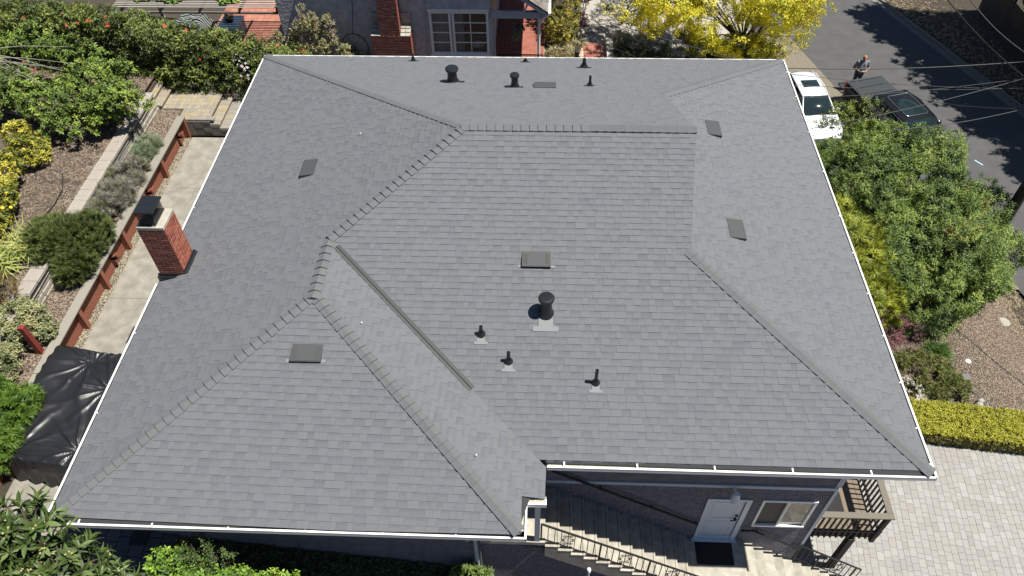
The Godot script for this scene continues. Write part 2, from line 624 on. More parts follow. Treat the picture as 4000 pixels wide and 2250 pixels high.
# folded cap shingles up a hip or ridge, each a piece of its own, from the low end a to the high end b
func caps(roof: Node3D, a: Vector3, b: Vector3, n1: Vector3, n2: Vector3, exposure := 0.185) -> void:
	var d := (b - a).normalized()
	var s1 := n1.cross(d).normalized()
	if s1.y > 0: s1 = -s1
	var s2 := n2.cross(d).normalized()
	if s2.y > 0: s2 = -s2
	if s1.cross(s2).dot(d) < 0.0:   # s1 on the right when looking along d
		var t := s1; s1 = s2; s2 = t
		var tn := n1; n1 = n2; n2 = tn
	var nu := (n1 + n2).normalized()
	var n := int(floor((b - a).length() / exposure))
	var e := (b - a).length() / n
	for k in n:
		var mb := MB.new()
		mb.col = shade(0.93, 1.07)
		var wd := 0.125
		var jog := rng.randf_range(-0.003, 0.003)
		var p := a + d * (e * k + jog)
		var q := p + d * (e + 0.03)
		var hl := 0.046
		var hh := 0.008
		var tl := p + nu * hl; var th := q + nu * hh
		var al := p + s1 * wd + n1 * (hl * 0.75); var ah := q + s1 * (wd - 0.004) + n1 * hh
		var bl := p + s2 * wd + n2 * (hl * 0.75); var bh := q + s2 * (wd - 0.004) + n2 * hh
		if (tl - al).cross(th - al).dot(n1) > 0:
			mb.quad(al, tl, th, ah)
		else:
			mb.quad(ah, th, tl, al)
		if (bl - tl).cross(bh - tl).dot(n2) > 0:
			mb.quad(tl, bl, bh, th)
		else:
			mb.quad(th, bh, bl, tl)
		# butt end and long sides
		var pb := p - nu * 0.01
		var ab := p + s1 * wd - n1 * 0.004; var bb := p + s2 * wd - n2 * 0.004
		mb.quad(ab, pb, tl, al); mb.quad(pb, bb, bl, tl)
		mb.quad(ab, al, ah, q + s1 * wd - n1 * 0.004)
		mb.quad(bl, bb, q + s2 * wd - n2 * 0.004, bh)
		part(roof, "ridge_cap", mb, mats.cap)

func gutter(house: Node3D, a: Vector3, b: Vector3, inward: Vector3, straps: Array, label: String) -> void:
	var w := 0.165
	var mb := MB.new()
	var d := (b - a).normalized()
	mb.beam(a + Vector3(0, -0.055, 0) + inward * 0.003, b + Vector3(0, -0.055, 0) + inward * 0.003, 0.006, 0.11)
	mb.beam(a + Vector3(0, -0.004, 0) + inward * 0.016, b + Vector3(0, -0.004, 0) + inward * 0.016, 0.036, 0.012)
	mb.beam(a + Vector3(0, -0.113, 0) + inward * w * 0.5, b + Vector3(0, -0.113, 0) + inward * w * 0.5, w, 0.006)
	mb.beam(a + Vector3(0, -0.07, 0) + inward * w, b + Vector3(0, -0.07, 0) + inward * w, 0.006, 0.08)
	var g := part(house, "gutter", mb, mats.white, label)
	var fl := MB.new()
	fl.beam(a + d * 0.02 + Vector3(0, -0.05, 0) + inward * w * 0.5, b - d * 0.02 + Vector3(0, -0.05, 0) + inward * w * 0.5, w - 0.012, 0.008)
	part(g, "gutter_bed", fl, mats.trough)
	for t in straps:
		var s := MB.new()
		var p: Vector3 = a.lerp(b, t)
		s.beam(p + Vector3(0, 0.006, 0), p + inward * 0.17 + Vector3(0, 0.012, 0), 0.028, 0.006)
		part(g, "gutter_strap", s, mats.white)

# rectangular wall a -> b (outer face), from y0 to y1, with holes [s0, s1, y0, y1] along it
func wall(o: Node3D, called: String, a: Vector3, b: Vector3, y0: float, y1: float, thick: Vector3, holes: Array, m: Material, label := "") -> MeshInstance3D:
	var mb := MB.new()
	var d := (b - a).normalized()
	var l := (b - a).length()
	var cuts := [0.0, l]
	for h in holes:
		cuts.append(h[0]); cuts.append(h[1])
	cuts.sort()
	for i in cuts.size() - 1:
		var s0: float = cuts[i]
		var s1: float = cuts[i + 1]
		if s1 - s0 < 0.001:
			continue
		var spans := [[y0, y1]]
		for h in holes:
			if float(h[0]) <= s0 + 0.001 and float(h[1]) >= s1 - 0.001:
				spans = [[y0, h[2]], [h[3], y1]]
		for sp in spans:
			var p := a + d * s0
			var q := a + d * s1
			var lo := Vector3(0, float(sp[0]), 0)
			mb.xf = Transform3D(Basis(), lo)
			var c := Vector3(1, 0, 1)
			mb.box((p * c + q * c + thick) * 0.5 + Vector3(0, (float(sp[1]) - float(sp[0])) * 0.5, 0), Vector3(absf(q.x - p.x) + absf(thick.x), float(sp[1]) - float(sp[0]), absf(q.z - p.z) + absf(thick.z)))
	return part(o, called, mb, m, label)


# ---------------------------------------------------------------- the house with the grey roof
func brick_box(parent: Node3D, lo: Vector3, hi: Vector3, red: Array, course := 0.0725, blen := 0.215) -> void:
	# bricks of the faces +x and +z (the two that show), proud of a mortar core
	var core := MB.new()
	core.box2(lo + Vector3(0.006, 0, 0.006), hi - Vector3(0.006, 0, 0.006))
	part(parent, "mortar", core, mats.mortar)
	var y := lo.y
	var k := 0
	while y + course * 0.6 < hi.y:
		for face in 2:
			var l := (hi.x - lo.x) if face == 0 else (hi.z - lo.z)
			var s := 0.0 if (k + face) % 2 == 0 else -blen * 0.5
			while s < l - 0.01:
				var s0 := maxf(s, 0.0)
				var s1 := minf(s + blen - 0.016, l)
				s += blen
				if s1 - s0 < 0.02:
					continue
				var mb := MB.new()
				mb.col = pick(red, rng.randf())
				var pr := rng.randf_range(0.0, 0.003)
				var y1 := minf(y + course - 0.016, hi.y)
				if face == 0:
					mb.box2(Vector3(lo.x + s0, y, hi.z - 0.05), Vector3(lo.x + s1 - (0.0 if s1 < l - 0.001 else 0.001), y1, hi.z + pr))
				else:
					mb.box2(Vector3(hi.x - 0.05, y, hi.z - s1), Vector3(hi.x + pr, y1, hi.z - s0 - (0.0 if s0 > 0.001 else 0.001)))
				part(parent, "brick", mb, mats.brick)
		y += course
		k += 1

func vent_pipe(house: Node3D, at: Vector3, nrm: Vector3, h: float, r: float, apron: bool, label: String) -> void:
	var body := MB.new()
	body.lathe(at, [[r * 2.6, -0.05], [r * 2.5, r * 0.7], [r * 1.5, r * 2.2], [r * 1.35, r * 3.0]], 16)
	var o := part(house, "vent_pipe", body, mats.black_metal, label)
	var p := MB.new()
	p.lathe(at, [[r, 0], [r, h], [r * 0.7, h], [r * 0.7, h - 0.04], [0, h - 0.04]], 14)
	part(o, "pipe", p, mats.black_metal)
	flange(o, at, nrm, r * 4.0, apron)

func flange(o: Node3D, at: Vector3, nrm: Vector3, w: float, apron: bool) -> void:
	var u := UP.cross(nrm).normalized()
	var d := u.cross(nrm)       # down the slope
	if d.y > 0: d = -d
	var f := MB.new()
	var lift := nrm * 0.015
	if apron:   # bare sheet metal under the boot, widening to a T at its lower end
		f.box(at + lift + d * w * 0.55, Vector3(w * 1.1, 0.004, w * 1.1), Basis(u, nrm, u.cross(nrm)))
		f.box(at + lift + d * w * 1.28, Vector3(w * 1.9, 0.0045, w * 0.4), Basis(u, nrm, u.cross(nrm)))
		part(o, "flashing", f, mats.flashing)
	else:
		f.box(at + lift - d * w * 0.1, Vector3(w * 2.2, 0.004, w * 0.5), Basis(u, nrm, u.cross(nrm)))
		part(o, "flashing", f, mats.black_metal)

func mushroom_vent(house: Node3D, at: Vector3, nrm: Vector3, h: float, r: float, apron: bool, label: String) -> void:
	var b := MB.new()
	b.lathe(at, [[r * 1.25, -0.08], [r * 1.2, 0.03], [r * 0.95, 0.09], [r * 0.86, h * 0.5], [r * 0.86, h - 0.07]], 20)
	var o := part(house, "roof_vent", b, mats.black_metal, label)
	var c := MB.new()
	c.lathe(at, [[r * 0.86, h - 0.09], [r * 1.18, h - 0.075], [r * 1.22, h - 0.03], [r * 1.12, h - 0.008], [r * 0.8, h], [0, h + 0.006]], 24)
	part(o, "vent_cap", c, mats.black_metal)
	flange(o, at, nrm, r * 2.0, apron)

func slant_vent(house: Node3D, at: Vector3, nrm: Vector3, label: String, grilles: bool) -> void:
	var u := UP.cross(nrm).normalized()
	var d := u.cross(nrm)
	if d.y > 0: d = -d
	var b := Basis(u, nrm, u.cross(nrm))
	var hw := 0.3
	var hl := 0.185
	var mb := MB.new()
	var p := func(x: float, z: float, y: float) -> Vector3: return at + u * x + d * z + nrm * y
	var pr := PackedVector3Array([p.call(-hw, -hl, 0.012), p.call(-hw, hl, 0.0), p.call(-hw, hl, 0.075), p.call(-hw, hl - 0.03, 0.085), p.call(-hw, -hl, 0.02)])
	if (pr[1] - pr[0]).cross(pr[2] - pr[0]).dot(u) < 0:
		pr.reverse()
	mb.prism(pr, u * hw * 2.0)
	var o := part(house, "attic_vent", mb, mats.grey_vent, label)
	var dk := MB.new()
	dk.box(at + d * (hl + 0.002) + nrm * 0.03, Vector3(hw * 1.9, 0.05, 0.008), b)
	part(o, "vent_opening", dk, mats.black_matt)
	if grilles:
		for s in [-1, 1]:
			var g := MB.new()
			g.box(at + u * 0.225 * s + nrm * 0.057, Vector3(0.085, 0.006, 0.25), Basis(u, (nrm - d * 0.18).normalized(), u.cross((nrm - d * 0.18).normalized())))
			part(o, "vent_grille", g, mats.grille)
			var fl := MB.new()
			fl.box(at + u * (hw + 0.035) * s + d * (hl - 0.03) + nrm * 0.016, Vector3(0.1, 0.004, 0.06), b)
			part(o, "flashing", fl, mats.flashing)

func build_house() -> void:
	var h := thing("house", "big house under a grey shingled hip roof, filling the middle of the view", "house", Vector3(8, -7, -7))
	var mf := 0.3602
	var A := Vector3(0, 0, -HW); var B := Vector3(HL, 0, -HW); var Cc := Vector3(HL, 0, 0); var D := Vector3(0, 0, 1.408)
	var E := Vector3(8.6, 0.075, 1.36); var V := Vector3(9.031, 0, 0)
	var R1 := Vector3(7.07, 2.546, -7.072); var R2 := Vector3(12.276, 2.548, -7.072)
	var P2 := Vector3(11.966, 1.519, -4.217); var P1 := Vector3(11.966, 1.519, -HW + 4.217)
	var H1 := Vector3(4.356, 1.567, -4.352); var H2 := Vector3(4.356, 1.567, -2.81)
	var faces := [
		["front", PackedVector3Array([V, Cc, P2, R2, R1, H1]), 0.135],
		["wing_front", PackedVector3Array([D, E, H2]), 0.135],
		["wing_right", PackedVector3Array([V, H1, H2, E, Vector3(8.6, 0.144, 0.66), Vector3(9.02, 0.004, 0.64)]), 0.0],
		["left", PackedVector3Array([A, D, H2, H1, R1]), 0.1],
		["back", PackedVector3Array([A, R1, R2, P1, B]), 0.1],
		["right", PackedVector3Array([Cc, B, P1, P2]), 0.1],
	]
	# the roof's own boarding under the shingles
	var dk := MB.new()
	for f in faces:
		var poly: PackedVector3Array = f[1]
		var ctr := Vector3.ZERO
		for p in poly:
			ctr += p / poly.size()
		var q := PackedVector3Array()
		for p in poly:
			q.append(p + (ctr - p).normalized() * 0.09 - Vector3(0, 0.03, 0))
		var g := MB.new()
		if (q[1] - q[0]).cross(q[2] - q[0]).y < 0:
			q.reverse()
		dk.poly(q)
	dk.quad(P1 + Vector3(0.0, -0.3, 0), P2 + Vector3(0, -0.3, 0), R2 + Vector3(-0.3, -0.05, 0), R2 + Vector3(-0.3, -0.05, 0))
	var roof := part(h, "roof", dk, mats.deck_felt)
	for k in faces.size():
		shingle_face(k, faces[k][1], faces[k][2])
	tabs.sort_custom(func(a, b): return a[0] < b[0])
	var rest := MB.new()
	for i in tabs.size():
		var mb: MB = tabs[i][2]
		if i < 295:
			part(roof, "shingle", mb, mats.shingle)
		else:
			rest.v.append_array(mb.v); rest.n.append_array(mb.n); rest.c.append_array(mb.c)
	part(roof, "shingles", rest, mats.shingle, "", "stuff")
	var nf := Vector3(0, 1, mf).normalized(); var nb := Vector3(0, 1, -mf).normalized()
	var nl := Vector3(-0.36, 1, 0).normalized(); var nr := Vector3(0.355, 1, 0).normalized()
	var nwf := Vector3(0, 1, 0.372).normalized(); var nwr := Vector3(0.335, 1, 0).normalized()
	caps(roof, A + Vector3(0.1, 0.036, 0.1), R1, nl, nb)
	caps(roof, B + Vector3(-0.12, 0.04, 0.12), P1, nr, nb)
	caps(roof, Cc + Vector3(-0.08, 0.03, -0.08), P2 + Vector3(-0.05, 0.02, -0.05), nr, nf)
	caps(roof, D + Vector3(0.14, 0.05, -0.14), H2, nl, nwf)
	caps(roof, E + Vector3(-0.02, 0.03, -0.03), H2, nwr, nwf)
	caps(roof, H1 + Vector3(0.0, 0.015, -0.02), R1, nl, nf)
	caps(roof, H2 + Vector3(0, 0.015, 0.12), H1 + Vector3(0, 0.015, 0), nl, nwr)
	caps(roof, R1 + Vector3(-0.06, 0.005, 0), Vector3(9.9, 2.56, -7.072), nf, nb)
	caps(roof, R2 + Vector3(0, 0.01, 0), Vector3(9.9, 2.57, -7.072), nf, nb)
	# small upright gable under the ridge's right end, and the rake edges
	var gb := MB.new()
	gb.prism(PackedVector3Array([P2 + Vector3(0.06, -0.05, 0.0), P1 + Vector3(0.06, -0.05, 0.0), Vector3(12.03, 2.5, -7.072)]), Vector3(-0.05, 0, 0))
	part(h, "gable", gb, mats.stucco_smooth)
	var rk := MB.new()
	for e in [P1, P2]:
		rk.beam(e + Vector3(0.01, -0.02, 0), R2 + Vector3(-0.02, -0.03, 0), 0.02, 0.05)
	part(h, "rake_board", rk, mats.cap)
	# open metal valley
	var va := Vector3(4.53, 1.515, -4.2)
	var vb := Vector3(7.56, 0.49, -1.37)
	var vd := (vb - va).normalized()
	var vm := MB.new()
	for s in [[nwr, -1.0], [nf, 1.0]]:
		var side: Vector3 = vd.cross(s[0]).normalized()
		if (side.x > 0) != (s[1] > 0): side = -side
		vm.quad(va + s[0] * 0.018, vb + s[0] * 0.018, vb + side * 0.075 + s[0] * 0.02, va + side * 0.075 + s[0] * 0.02)
		vm.beam(va + side * 0.075 + s[0] * 0.016, vb + side * 0.075 + s[0] * 0.016, 0.006, 0.016)
	var valley := part(roof, "metal_valley", vm, mats.valley, "dark metal strip lining the valley between main roof and wing")
	vm = MB.new()
	vm.beam(va + Vector3(0, 0.022, 0), vb + Vector3(0, 0.022, 0), 0.022, 0.012)
	part(roof, "valley_seam", vm, mats.black_matt)
	# vents
	mushroom_vent(h, Vector3(8.986, 1.044, -2.899), nf, 0.49, 0.135, true, "tall black mushroom vent in the middle of the front slope")
	vent_pipe(h, Vector3(8.262, 0.692, -1.92), nf, 0.30, 0.036, true, "short black vent pipe between the valley and the tall thin pipe")
	vent_pipe(h, Vector3(7.692, 0.879, -2.439), nf, 0.25, 0.036, true, "short black vent pipe nearest the metal valley")
	vent_pipe(h, Vector3(9.977, 0.56, -1.553), nf, 0.42, 0.034, true, "tallest thin vent pipe, low on the front slope")
	mushroom_vent(h, Vector3(6.348, 1.119, -11.038), nb, 0.44, 0.15, false, "wide black mushroom vent on the back slope")
	mushroom_vent(h, Vector3(8.075, 1.3, -10.535), nb, 0.4, 0.105, false, "narrow black mushroom vent on the back slope")
	vent_pipe(h, Vector3(4.851, 0.237, -13.485), nb, 0.24, 0.035, false, "thin vent pipe at the back eave")
	vent_pipe(h, Vector3(8.282, 0.247, -13.459), nb, 0.11, 0.035, false, "shortest stub pipe at the back eave")
	vent_pipe(h, Vector3(10.024, 0.478, -12.817), nb, 0.3, 0.05, false, "thick vent pipe towards the back eave")
	vent_pipe(h, Vector3(10.089, 1.227, -10.739), nb, 0.3, 0.035, false, "thin vent pipe right of the flat vent on the back slope")
	slant_vent(h, Vector3(8.77, 1.442, -4.0), nf, "low grey vent box on the front slope", true)
	slant_vent(h, Vector3(4.38, 1.145, -1.67), nwf, "low grey vent box on the left wing", true)
	slant_vent(h, Vector3(8.88, 1.266, -10.63), nb, "low grey vent box on the back slope", false)
	slant_vent(h, Vector3(3.22, 1.159, -7.19), nl, "low grey vent box on the left slope", false)
	slant_vent(h, Vector3(13.17, 1.09, -9.06), nr, "low grey vent box on the right slope, nearer the street", false)
	slant_vent(h, Vector3(13.17, 1.09, -5.37), nr, "low grey vent box on the right slope, nearer the hedge", false)
	# chimney through the left eave
	var red := [C(0.2, 0.045, 0.03), C(0.33, 0.085, 0.048), C(0.4, 0.12, 0.062), C(0.28, 0.072, 0.045)]
	var base := MB.new()
	base.box2(Vector3(0.17, -2.7, -5.10), Vector3(0.71, -0.04, -4.54))
	var ch := part(h, "chimney", base, mats.mortar, "red brick chimney with a black cap at the left eave")
	brick_box(ch, Vector3(0.15, -0.05, -5.12), Vector3(0.74, 1.62, -4.5), red)
	var cr := MB.new()
	cr.slab(Vector3(0.445, 1.66, -4.81), Vector3(0.6, 0.08, 0.63), 0.012)
	part(ch, "chimney_crown", cr, mats.concrete)
	var fl := MB.new()
	fl.box2(Vector3(0.11, 0.0, -4.5), Vector3(0.80, 0.26, -4.47)); fl.box2(Vector3(0.745, 0.08, -5.18), Vector3(0.775, 0.36, -4.501))
	fl.box(Vector3(0.81, 0.312, -4.82), Vector3(0.13, 0.006, 0.72), Basis(Vector3(0, 0, 1), -0.345)); fl.box2(Vector3(0.10, 0.05, -4.47), Vector3(0.8, 0.20, -4.42))
	part(ch, "chimney_flashing", fl, mats.black_metal)
	var cage := MB.new()
	var c0 := Vector3(0.25, 1.70, -5.08)
	var c1 := Vector3(0.56, 2.08, -4.56)
	for i in 11:
		var t := i / 10.0
		for z in [c0.z, c1.z]:
			cage.beam(Vector3(lerpf(c0.x, c1.x, t), c0.y, z), Vector3(lerpf(c0.x, c1.x, t), c1.y, z), 0.007, 0.007)
		for x in [c0.x, c1.x]:
			cage.beam(Vector3(x, c0.y, lerpf(c0.z, c1.z, t)), Vector3(x, c1.y, lerpf(c0.z, c1.z, t)), 0.007, 0.007)
			cage.beam(Vector3(x, lerpf(c0.y, c1.y, t), c0.z), Vector3(x, lerpf(c0.y, c1.y, t), c1.z), 0.006, 0.006)
		for z in [c0.z, c1.z]:
			cage.beam(Vector3(c0.x, lerpf(c0.y, c1.y, t), z), Vector3(c1.x, lerpf(c0.y, c1.y, t), z), 0.006, 0.006)
	cage.box2(Vector3(0.22, 1.70, -5.1), Vector3(0.58, 1.715, -4.53))
	part(ch, "spark_screen", cage, mats.screen)
	var lid := MB.new()
	lid.slab(Vector3(0.455, 2.10, -4.78), Vector3(0.42, 0.035, 0.56), 0.014)
	lid.lathe(Vector3(0.455, 2.115, -4.78), [[0.012, 0], [0.012, 0.03], [0, 0.035]], 8)
	part(ch, "chimney_lid", lid, mats.black_metal)
	# eaves
	var i01 := 0.115
	gutter(h, Vector3(0, 0, -HW), Vector3(0, 0, -5.2), Vector3(1, 0, 0), [0.2, 0.5, 0.8], "white gutter along the left eave")
	gutter(h, Vector3(0, 0, -4.4), Vector3(0, 0, 1.408), Vector3(1, 0, 0), [0.25, 0.6], "white gutter along the left eave")
	gutter(h, Vector3(0, 0, 1.408), Vector3(8.67, 0, 1.408), Vector3(0, 0, -1), [0.075, 0.23, 0.39, 0.55, 0.71, 0.86], "white gutter along the wing's front eave")
	gutter(h, Vector3(8.70, 0.0, 1.408), Vector3(8.70, 0.0, 0.72), Vector3(1, 0, 0) * -1.0, [], "white gutter in the notch beside the porch post")
	gutter(h, Vector3(8.70, 0.0, 0.755), Vector3(9.05, 0.0, 0.755), Vector3(0, 0, -1), [], "white gutter in the notch beside the porch post")
	gutter(h, Vector3(9.05, 0, 0), Vector3(HL, 0, 0), Vector3(0, 0, -1), [0.045, 0.235, 0.435, 0.635, 0.835], "white gutter above the front stairs")
	gutter(h, Vector3(HL, 0, 0), Vector3(HL, 0, -HW), Vector3(-1, 0, 0), [0.02, 0.075, 0.15, 0.235, 0.32, 0.41, 0.5, 0.62, 0.74, 0.86, 0.95], "white gutter along the right eave")
	gutter(h, Vector3(0.0, 0, -HW), Vector3(HL, 0, -HW), Vector3(0, 0, 1), [], "white gutter along the back eave")
	var fs := MB.new()
	fs.box2(Vector3(0.125, -0.2, 1.27), Vector3(8.55, 0.02, 1.285)); fs.box2(Vector3(9.05, -0.2, -0.14), Vector3(HL - 0.14, 0.02, -0.125))
	fs.box2(Vector3(HL - 0.14, -0.2, -HW + 0.14), Vector3(HL - 0.125, 0.02, -0.14)); fs.box2(Vector3(0.125, -0.2, -HW + 0.14), Vector3(0.14, 0.02, 1.27))
	fs.box2(Vector3(0.14, -0.2, -HW + 0.125), Vector3(HL - 0.14, 0.02, -HW + 0.14)); fs.box2(Vector3(8.5, -0.2, 0.62), Vector3(8.515, 0.0, 1.285)); fs.box2(Vector3(8.6, -0.2, 0.57), Vector3(9.0, -0.06, 0.585))
	part(h, "fascia", fs, mats.white)
	var so := MB.new()
	so.box2(Vector3(0.142, -0.19, -HW + 0.142), Vector3(HL - 0.142, -0.17, -0.142)); so.box2(Vector3(0.142, -0.19, -0.14), Vector3(8.548, -0.17, 1.268)); so.box2(Vector3(8.55, -0.19, -0.14), Vector3(8.95, -0.17, 0.605))
	part(h, "soffit", so, mats.trim)
	# walls
	wall(h, "wall", Vector3(8.1, 0, -0.9), Vector3(15.34, 0, -0.9), -7.4, -0.19, Vector3(0, 0, -0.2), [[4.66, 5.46, -4.96, -2.93], [5.86, 6.96, -4.10, -2.91]], mats.stucco, "purple grey stucco front wall above the stairs")
	wall(h, "wall", Vector3(15.34, 0, -1.1), Vector3(15.34, 0, -13.24), -7.4, -0.19, Vector3(-0.2, 0, 0), [], mats.stucco)
	wall(h, "wall", Vector3(0.9, 0, -13.24), Vector3(15.14, 0, -13.24), -6.2, -0.19, Vector3(0, 0, 0.2), [], mats.stucco)
	wall(h, "wall", Vector3(0.9, 0, -13.04), Vector3(0.9, 0, 0.45), -3.2, -0.19, Vector3(0.2, 0, 0), [], mats.stucco)
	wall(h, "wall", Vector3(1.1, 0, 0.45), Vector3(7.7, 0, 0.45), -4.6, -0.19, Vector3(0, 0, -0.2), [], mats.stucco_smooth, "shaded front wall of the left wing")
	wall(h, "wall", Vector3(7.7, 0, 0.25), Vector3(7.7, 0, -0.9), -2.6, -0.19, Vector3(-0.2, 0, 0), [], mats.stucco)
	var floor_in := MB.new()
	floor_in.box2(Vector3(9.1, -5.2, -5.0), Vector3(15.1, -5.05, -1.12)); floor_in.box2(Vector3(9.1, -2.6, -5.0), Vector3(15.1, -2.5, -1.12)); floor_in.box2(Vector3(9.0, -5.05, -5.1), Vector3(15.1, -2.6, -5.0)); floor_in.box2(Vector3(9.0, -5.05, -5.0), Vector3(9.1, -2.6, -1.12))
	part(h, "room", floor_in, mats.dark_room)
	# belly band and corner boards
	var bd := MB.new()
	bd.box2(Vector3(9.05, -2.235, -0.897), Vector3(15.34, -2.165, -0.855)); bd.box2(Vector3(9.05, -2.30, -0.897), Vector3(15.34, -2.245, -0.868))
	part(h, "belly_band", bd, mats.trim, "pale blue board across the front wall")
	var sd := MB.new()
	sd.box2(Vector3(9.03, -2.16, -0.899), Vector3(15.24, -0.2, -0.885))
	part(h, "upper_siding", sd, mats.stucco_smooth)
	var cb := MB.new()
	cb.box2(Vector3(15.25, -2.16, -0.897), Vector3(15.372, -0.2, -0.872)); cb.box2(Vector3(15.345, -5.3, -0.99), Vector3(15.37, -0.2, -0.9)); cb.box2(Vector3(15.30, -5.3, -0.899), Vector3(15.371, -2.302, -0.88))
	part(h, "corner_board", cb, mats.trim)
	# door
	var ds := MB.new()
	ds.box2(Vector3(12.77, -4.93, -0.96), Vector3(13.55, -2.95, -0.915))
	var dr := part(h, "door", ds, mats.door, "white front door on the stair landing")
	var pn := MB.new()
	for r in [[-4.78, -4.02], [-3.86, -3.06]]:
		pn.box2(Vector3(12.88, r[0], -0.916), Vector3(13.44, r[0] + 0.022, -0.908)); pn.box2(Vector3(12.88, r[1] - 0.022, -0.916), Vector3(13.44, r[1], -0.908))
		for x in [12.88, 13.418]:
			pn.box2(Vector3(x, r[0] + 0.022, -0.9155), Vector3(x + 0.022, r[1] - 0.022, -0.909))
	part(dr, "door_panel", pn, mats.door)
	var fr := MB.new()
	fr.box2(Vector3(12.68, -4.96, -0.898), Vector3(12.765, -2.86, -0.872)); fr.box2(Vector3(13.555, -4.96, -0.898), Vector3(13.665, -2.86, -0.872)); fr.box2(Vector3(12.766, -2.945, -0.898), Vector3(13.554, -2.861, -0.874))
	fr.box2(Vector3(12.64, -4.985, -0.898), Vector3(13.71, -4.935, -0.80)); fr.box2(Vector3(12.766, -4.93, -0.914), Vector3(13.554, -4.79, -0.895))
	part(dr, "door_frame", fr, mats.door)
	var hd := MB.new()
	hd.beam(Vector3(13.47, -3.87, -0.86), Vector3(13.36, -3.875, -0.86), 0.018, 0.03); hd.box(Vector3(13.475, -3.87, -0.887), Vector3(0.05, 0.07, 0.05))
	hd.lathe(Vector3(13.475, -3.70, -0.91), [[0.034, 0], [0.03, 0.03], [0, 0.032]], 12, Basis(Vector3.RIGHT, PI / 2))
	part(dr, "handle", hd, mats.iron)
	# window
	var wf := MB.new()
	wf.box2(Vector3(13.90, -4.15, -0.96), Vector3(15.10, -4.09, -0.86)); wf.box2(Vector3(13.90, -2.925, -0.96), Vector3(15.10, -2.865, -0.872))
	for x in [13.90, 14.455, 15.045]:
		wf.box2(Vector3(x, -4.089, -0.955), Vector3(x + 0.055, -2.926, -0.876))
	var wn := part(h, "window", wf, mats.white, "white sliding window right of the front door")
	for k in 2:
		var pa := MB.new()
		pa.box2(Vector3(13.955 + k * 0.555, -4.09, -0.935 + 0.02 * k), Vector3(14.455 + k * 0.59, -2.925, -0.931 + 0.02 * k))
		part(wn, "pane", pa, mats.glass)
	var isc := MB.new()
	isc.box2(Vector3(13.955, -4.09, -0.925), Vector3(14.455, -2.925, -0.923))
	part(wn, "insect_screen", isc, mats.screen)
	# lamp over the door
	var lm := MB.new()
	lm.lathe(Vector3(13.16, -2.52, -0.70), [[0.13, 0.0], [0.14, 0.03], [0.09, 0.2], [0.075, 0.3], [0, 0.32]], 4, Basis(UP, PI / 4))
	lm.beam(Vector3(13.16, -2.36, -0.9), Vector3(13.16, -2.36, -0.76), 0.06, 0.08)
	part(h, "wall_lamp", lm, mats.white, "pale lantern on the wall above the front door")
	# hand rails on the wall
	for r in [[Vector3(9.2, -1.68, -0.82), Vector3(12.64, -4.05, -0.82), [0.31, 0.66, 0.99]], [Vector3(13.96, -4.29, -0.82), Vector3(15.28, -5.23, -0.82), [0.1, 0.9]]]:
		var hr := MB.new()
		var p0: Vector3 = r[0]
		var p1: Vector3 = r[1]
		hr.tube([p0, p1], [0.028], 8)
		if p0.x > 13.0:
			hr.tube([p0 + Vector3(-0.22, -0.02, 0), p0], [0.024], 8)
			hr.ball(p0 + Vector3(-0.23, -0.02, 0), Vector3.ONE * 0.04)
		var rl := part(h, "hand_rail", hr, mats.iron)
		for t in r[2]:
			var br := MB.new()
			var q: Vector3 = p0.lerp(p1, t)
			br.beam(q + Vector3(0, -0.04, 0.0), q + Vector3(0, -0.05, -0.085), 0.03, 0.06)
			part(rl, "rail_bracket", br, mats.iron)
	# porch post and downspout
	var po := MB.new()
	po.box2(Vector3(8.84, -2.42, 0.30), Vector3(8.95, -0.19, 0.41))
	part(h, "porch_post", po, mats.trim, "pale blue post holding up the porch corner")
	var dp := MB.new()
	dp.tube([Vector3(7.63, -0.1, 1.34), Vector3(7.63, -0.35, 1.3), Vector3(7.63, -0.75, 0.56), Vector3(7.62, -1.0, 0.52), Vector3(7.62, -4.3, 0.52)], [0.045], 8)
	part(h, "downspout", dp, mats.trim, "pale downspout at the end of the wing's front wall")

func scroll(mb: MB, o: Vector3, s: float, sx: float, sy: float) -> void:
	# one C scroll in the x-y plane
	var pts := []
	for i in 15:
		var t := i / 14.0
		var r := s * (1.0 - 0.72 * t)
		var a := t * TAU * 1.15
		pts.append(o + Vector3((s - r * cos(a)) * sx, r * sin(a) * sy, 0))
	mb.tube(pts, [0.007], 4)

func railing(called: String, label: String, p0: Vector3, p1: Vector3, drop: float, n: int, posts: Array, scrolls: Array) -> void:
	var o := thing(called, label, "railing", Vector3(p0.x, p0.y - drop, p0.z), "wrought iron stair railings")
	var top := MB.new()
	top.beam(p0, p1, 0.04, 0.025)
	part(o, "top_rail", top, mats.iron)
	var bot := MB.new()
	bot.beam(p0 - Vector3(0, drop, 0), p1 - Vector3(0, drop, 0), 0.025, 0.02)
	part(o, "bottom_rail", bot, mats.iron)
	for i in n + 1:
		var q := p0.lerp(p1, float(i) / n)
		var mb := MB.new()
		var thick := 0.016
		var low := drop
		if i in posts:
			thick = 0.034
			low = drop + 0.28
		mb.beam(q - Vector3(0, 0.01, 0), q - Vector3(0, low, 0), thick, thick)
		part(o, "post" if i in posts else "baluster", mb, mats.iron)
	for i in scrolls:
		var q: Vector3 = p0.lerp(p1, float(i) / n) - Vector3(0, drop * 0.5, 0)
		var mb := MB.new()
		for sx in [-1, 1]:
			for sy in [-1, 1]:
				scroll(mb, q + Vector3(0.02 * sx, 0.17 * sy, 0), 0.05, sx, sy)
				scroll(mb, q + Vector3(0.07 * sx, 0.035 * sy, 0), 0.03, sx, sy)
				mb.tube([q + Vector3(0.0, 0.2 * sy, 0), q + Vector3(0.05 * sx, 0.1 * sy, 0), q + Vector3(0.1 * sx, 0.0, 0)], [0.007], 4)
		part(o, "scrollwork", mb, mats.iron)

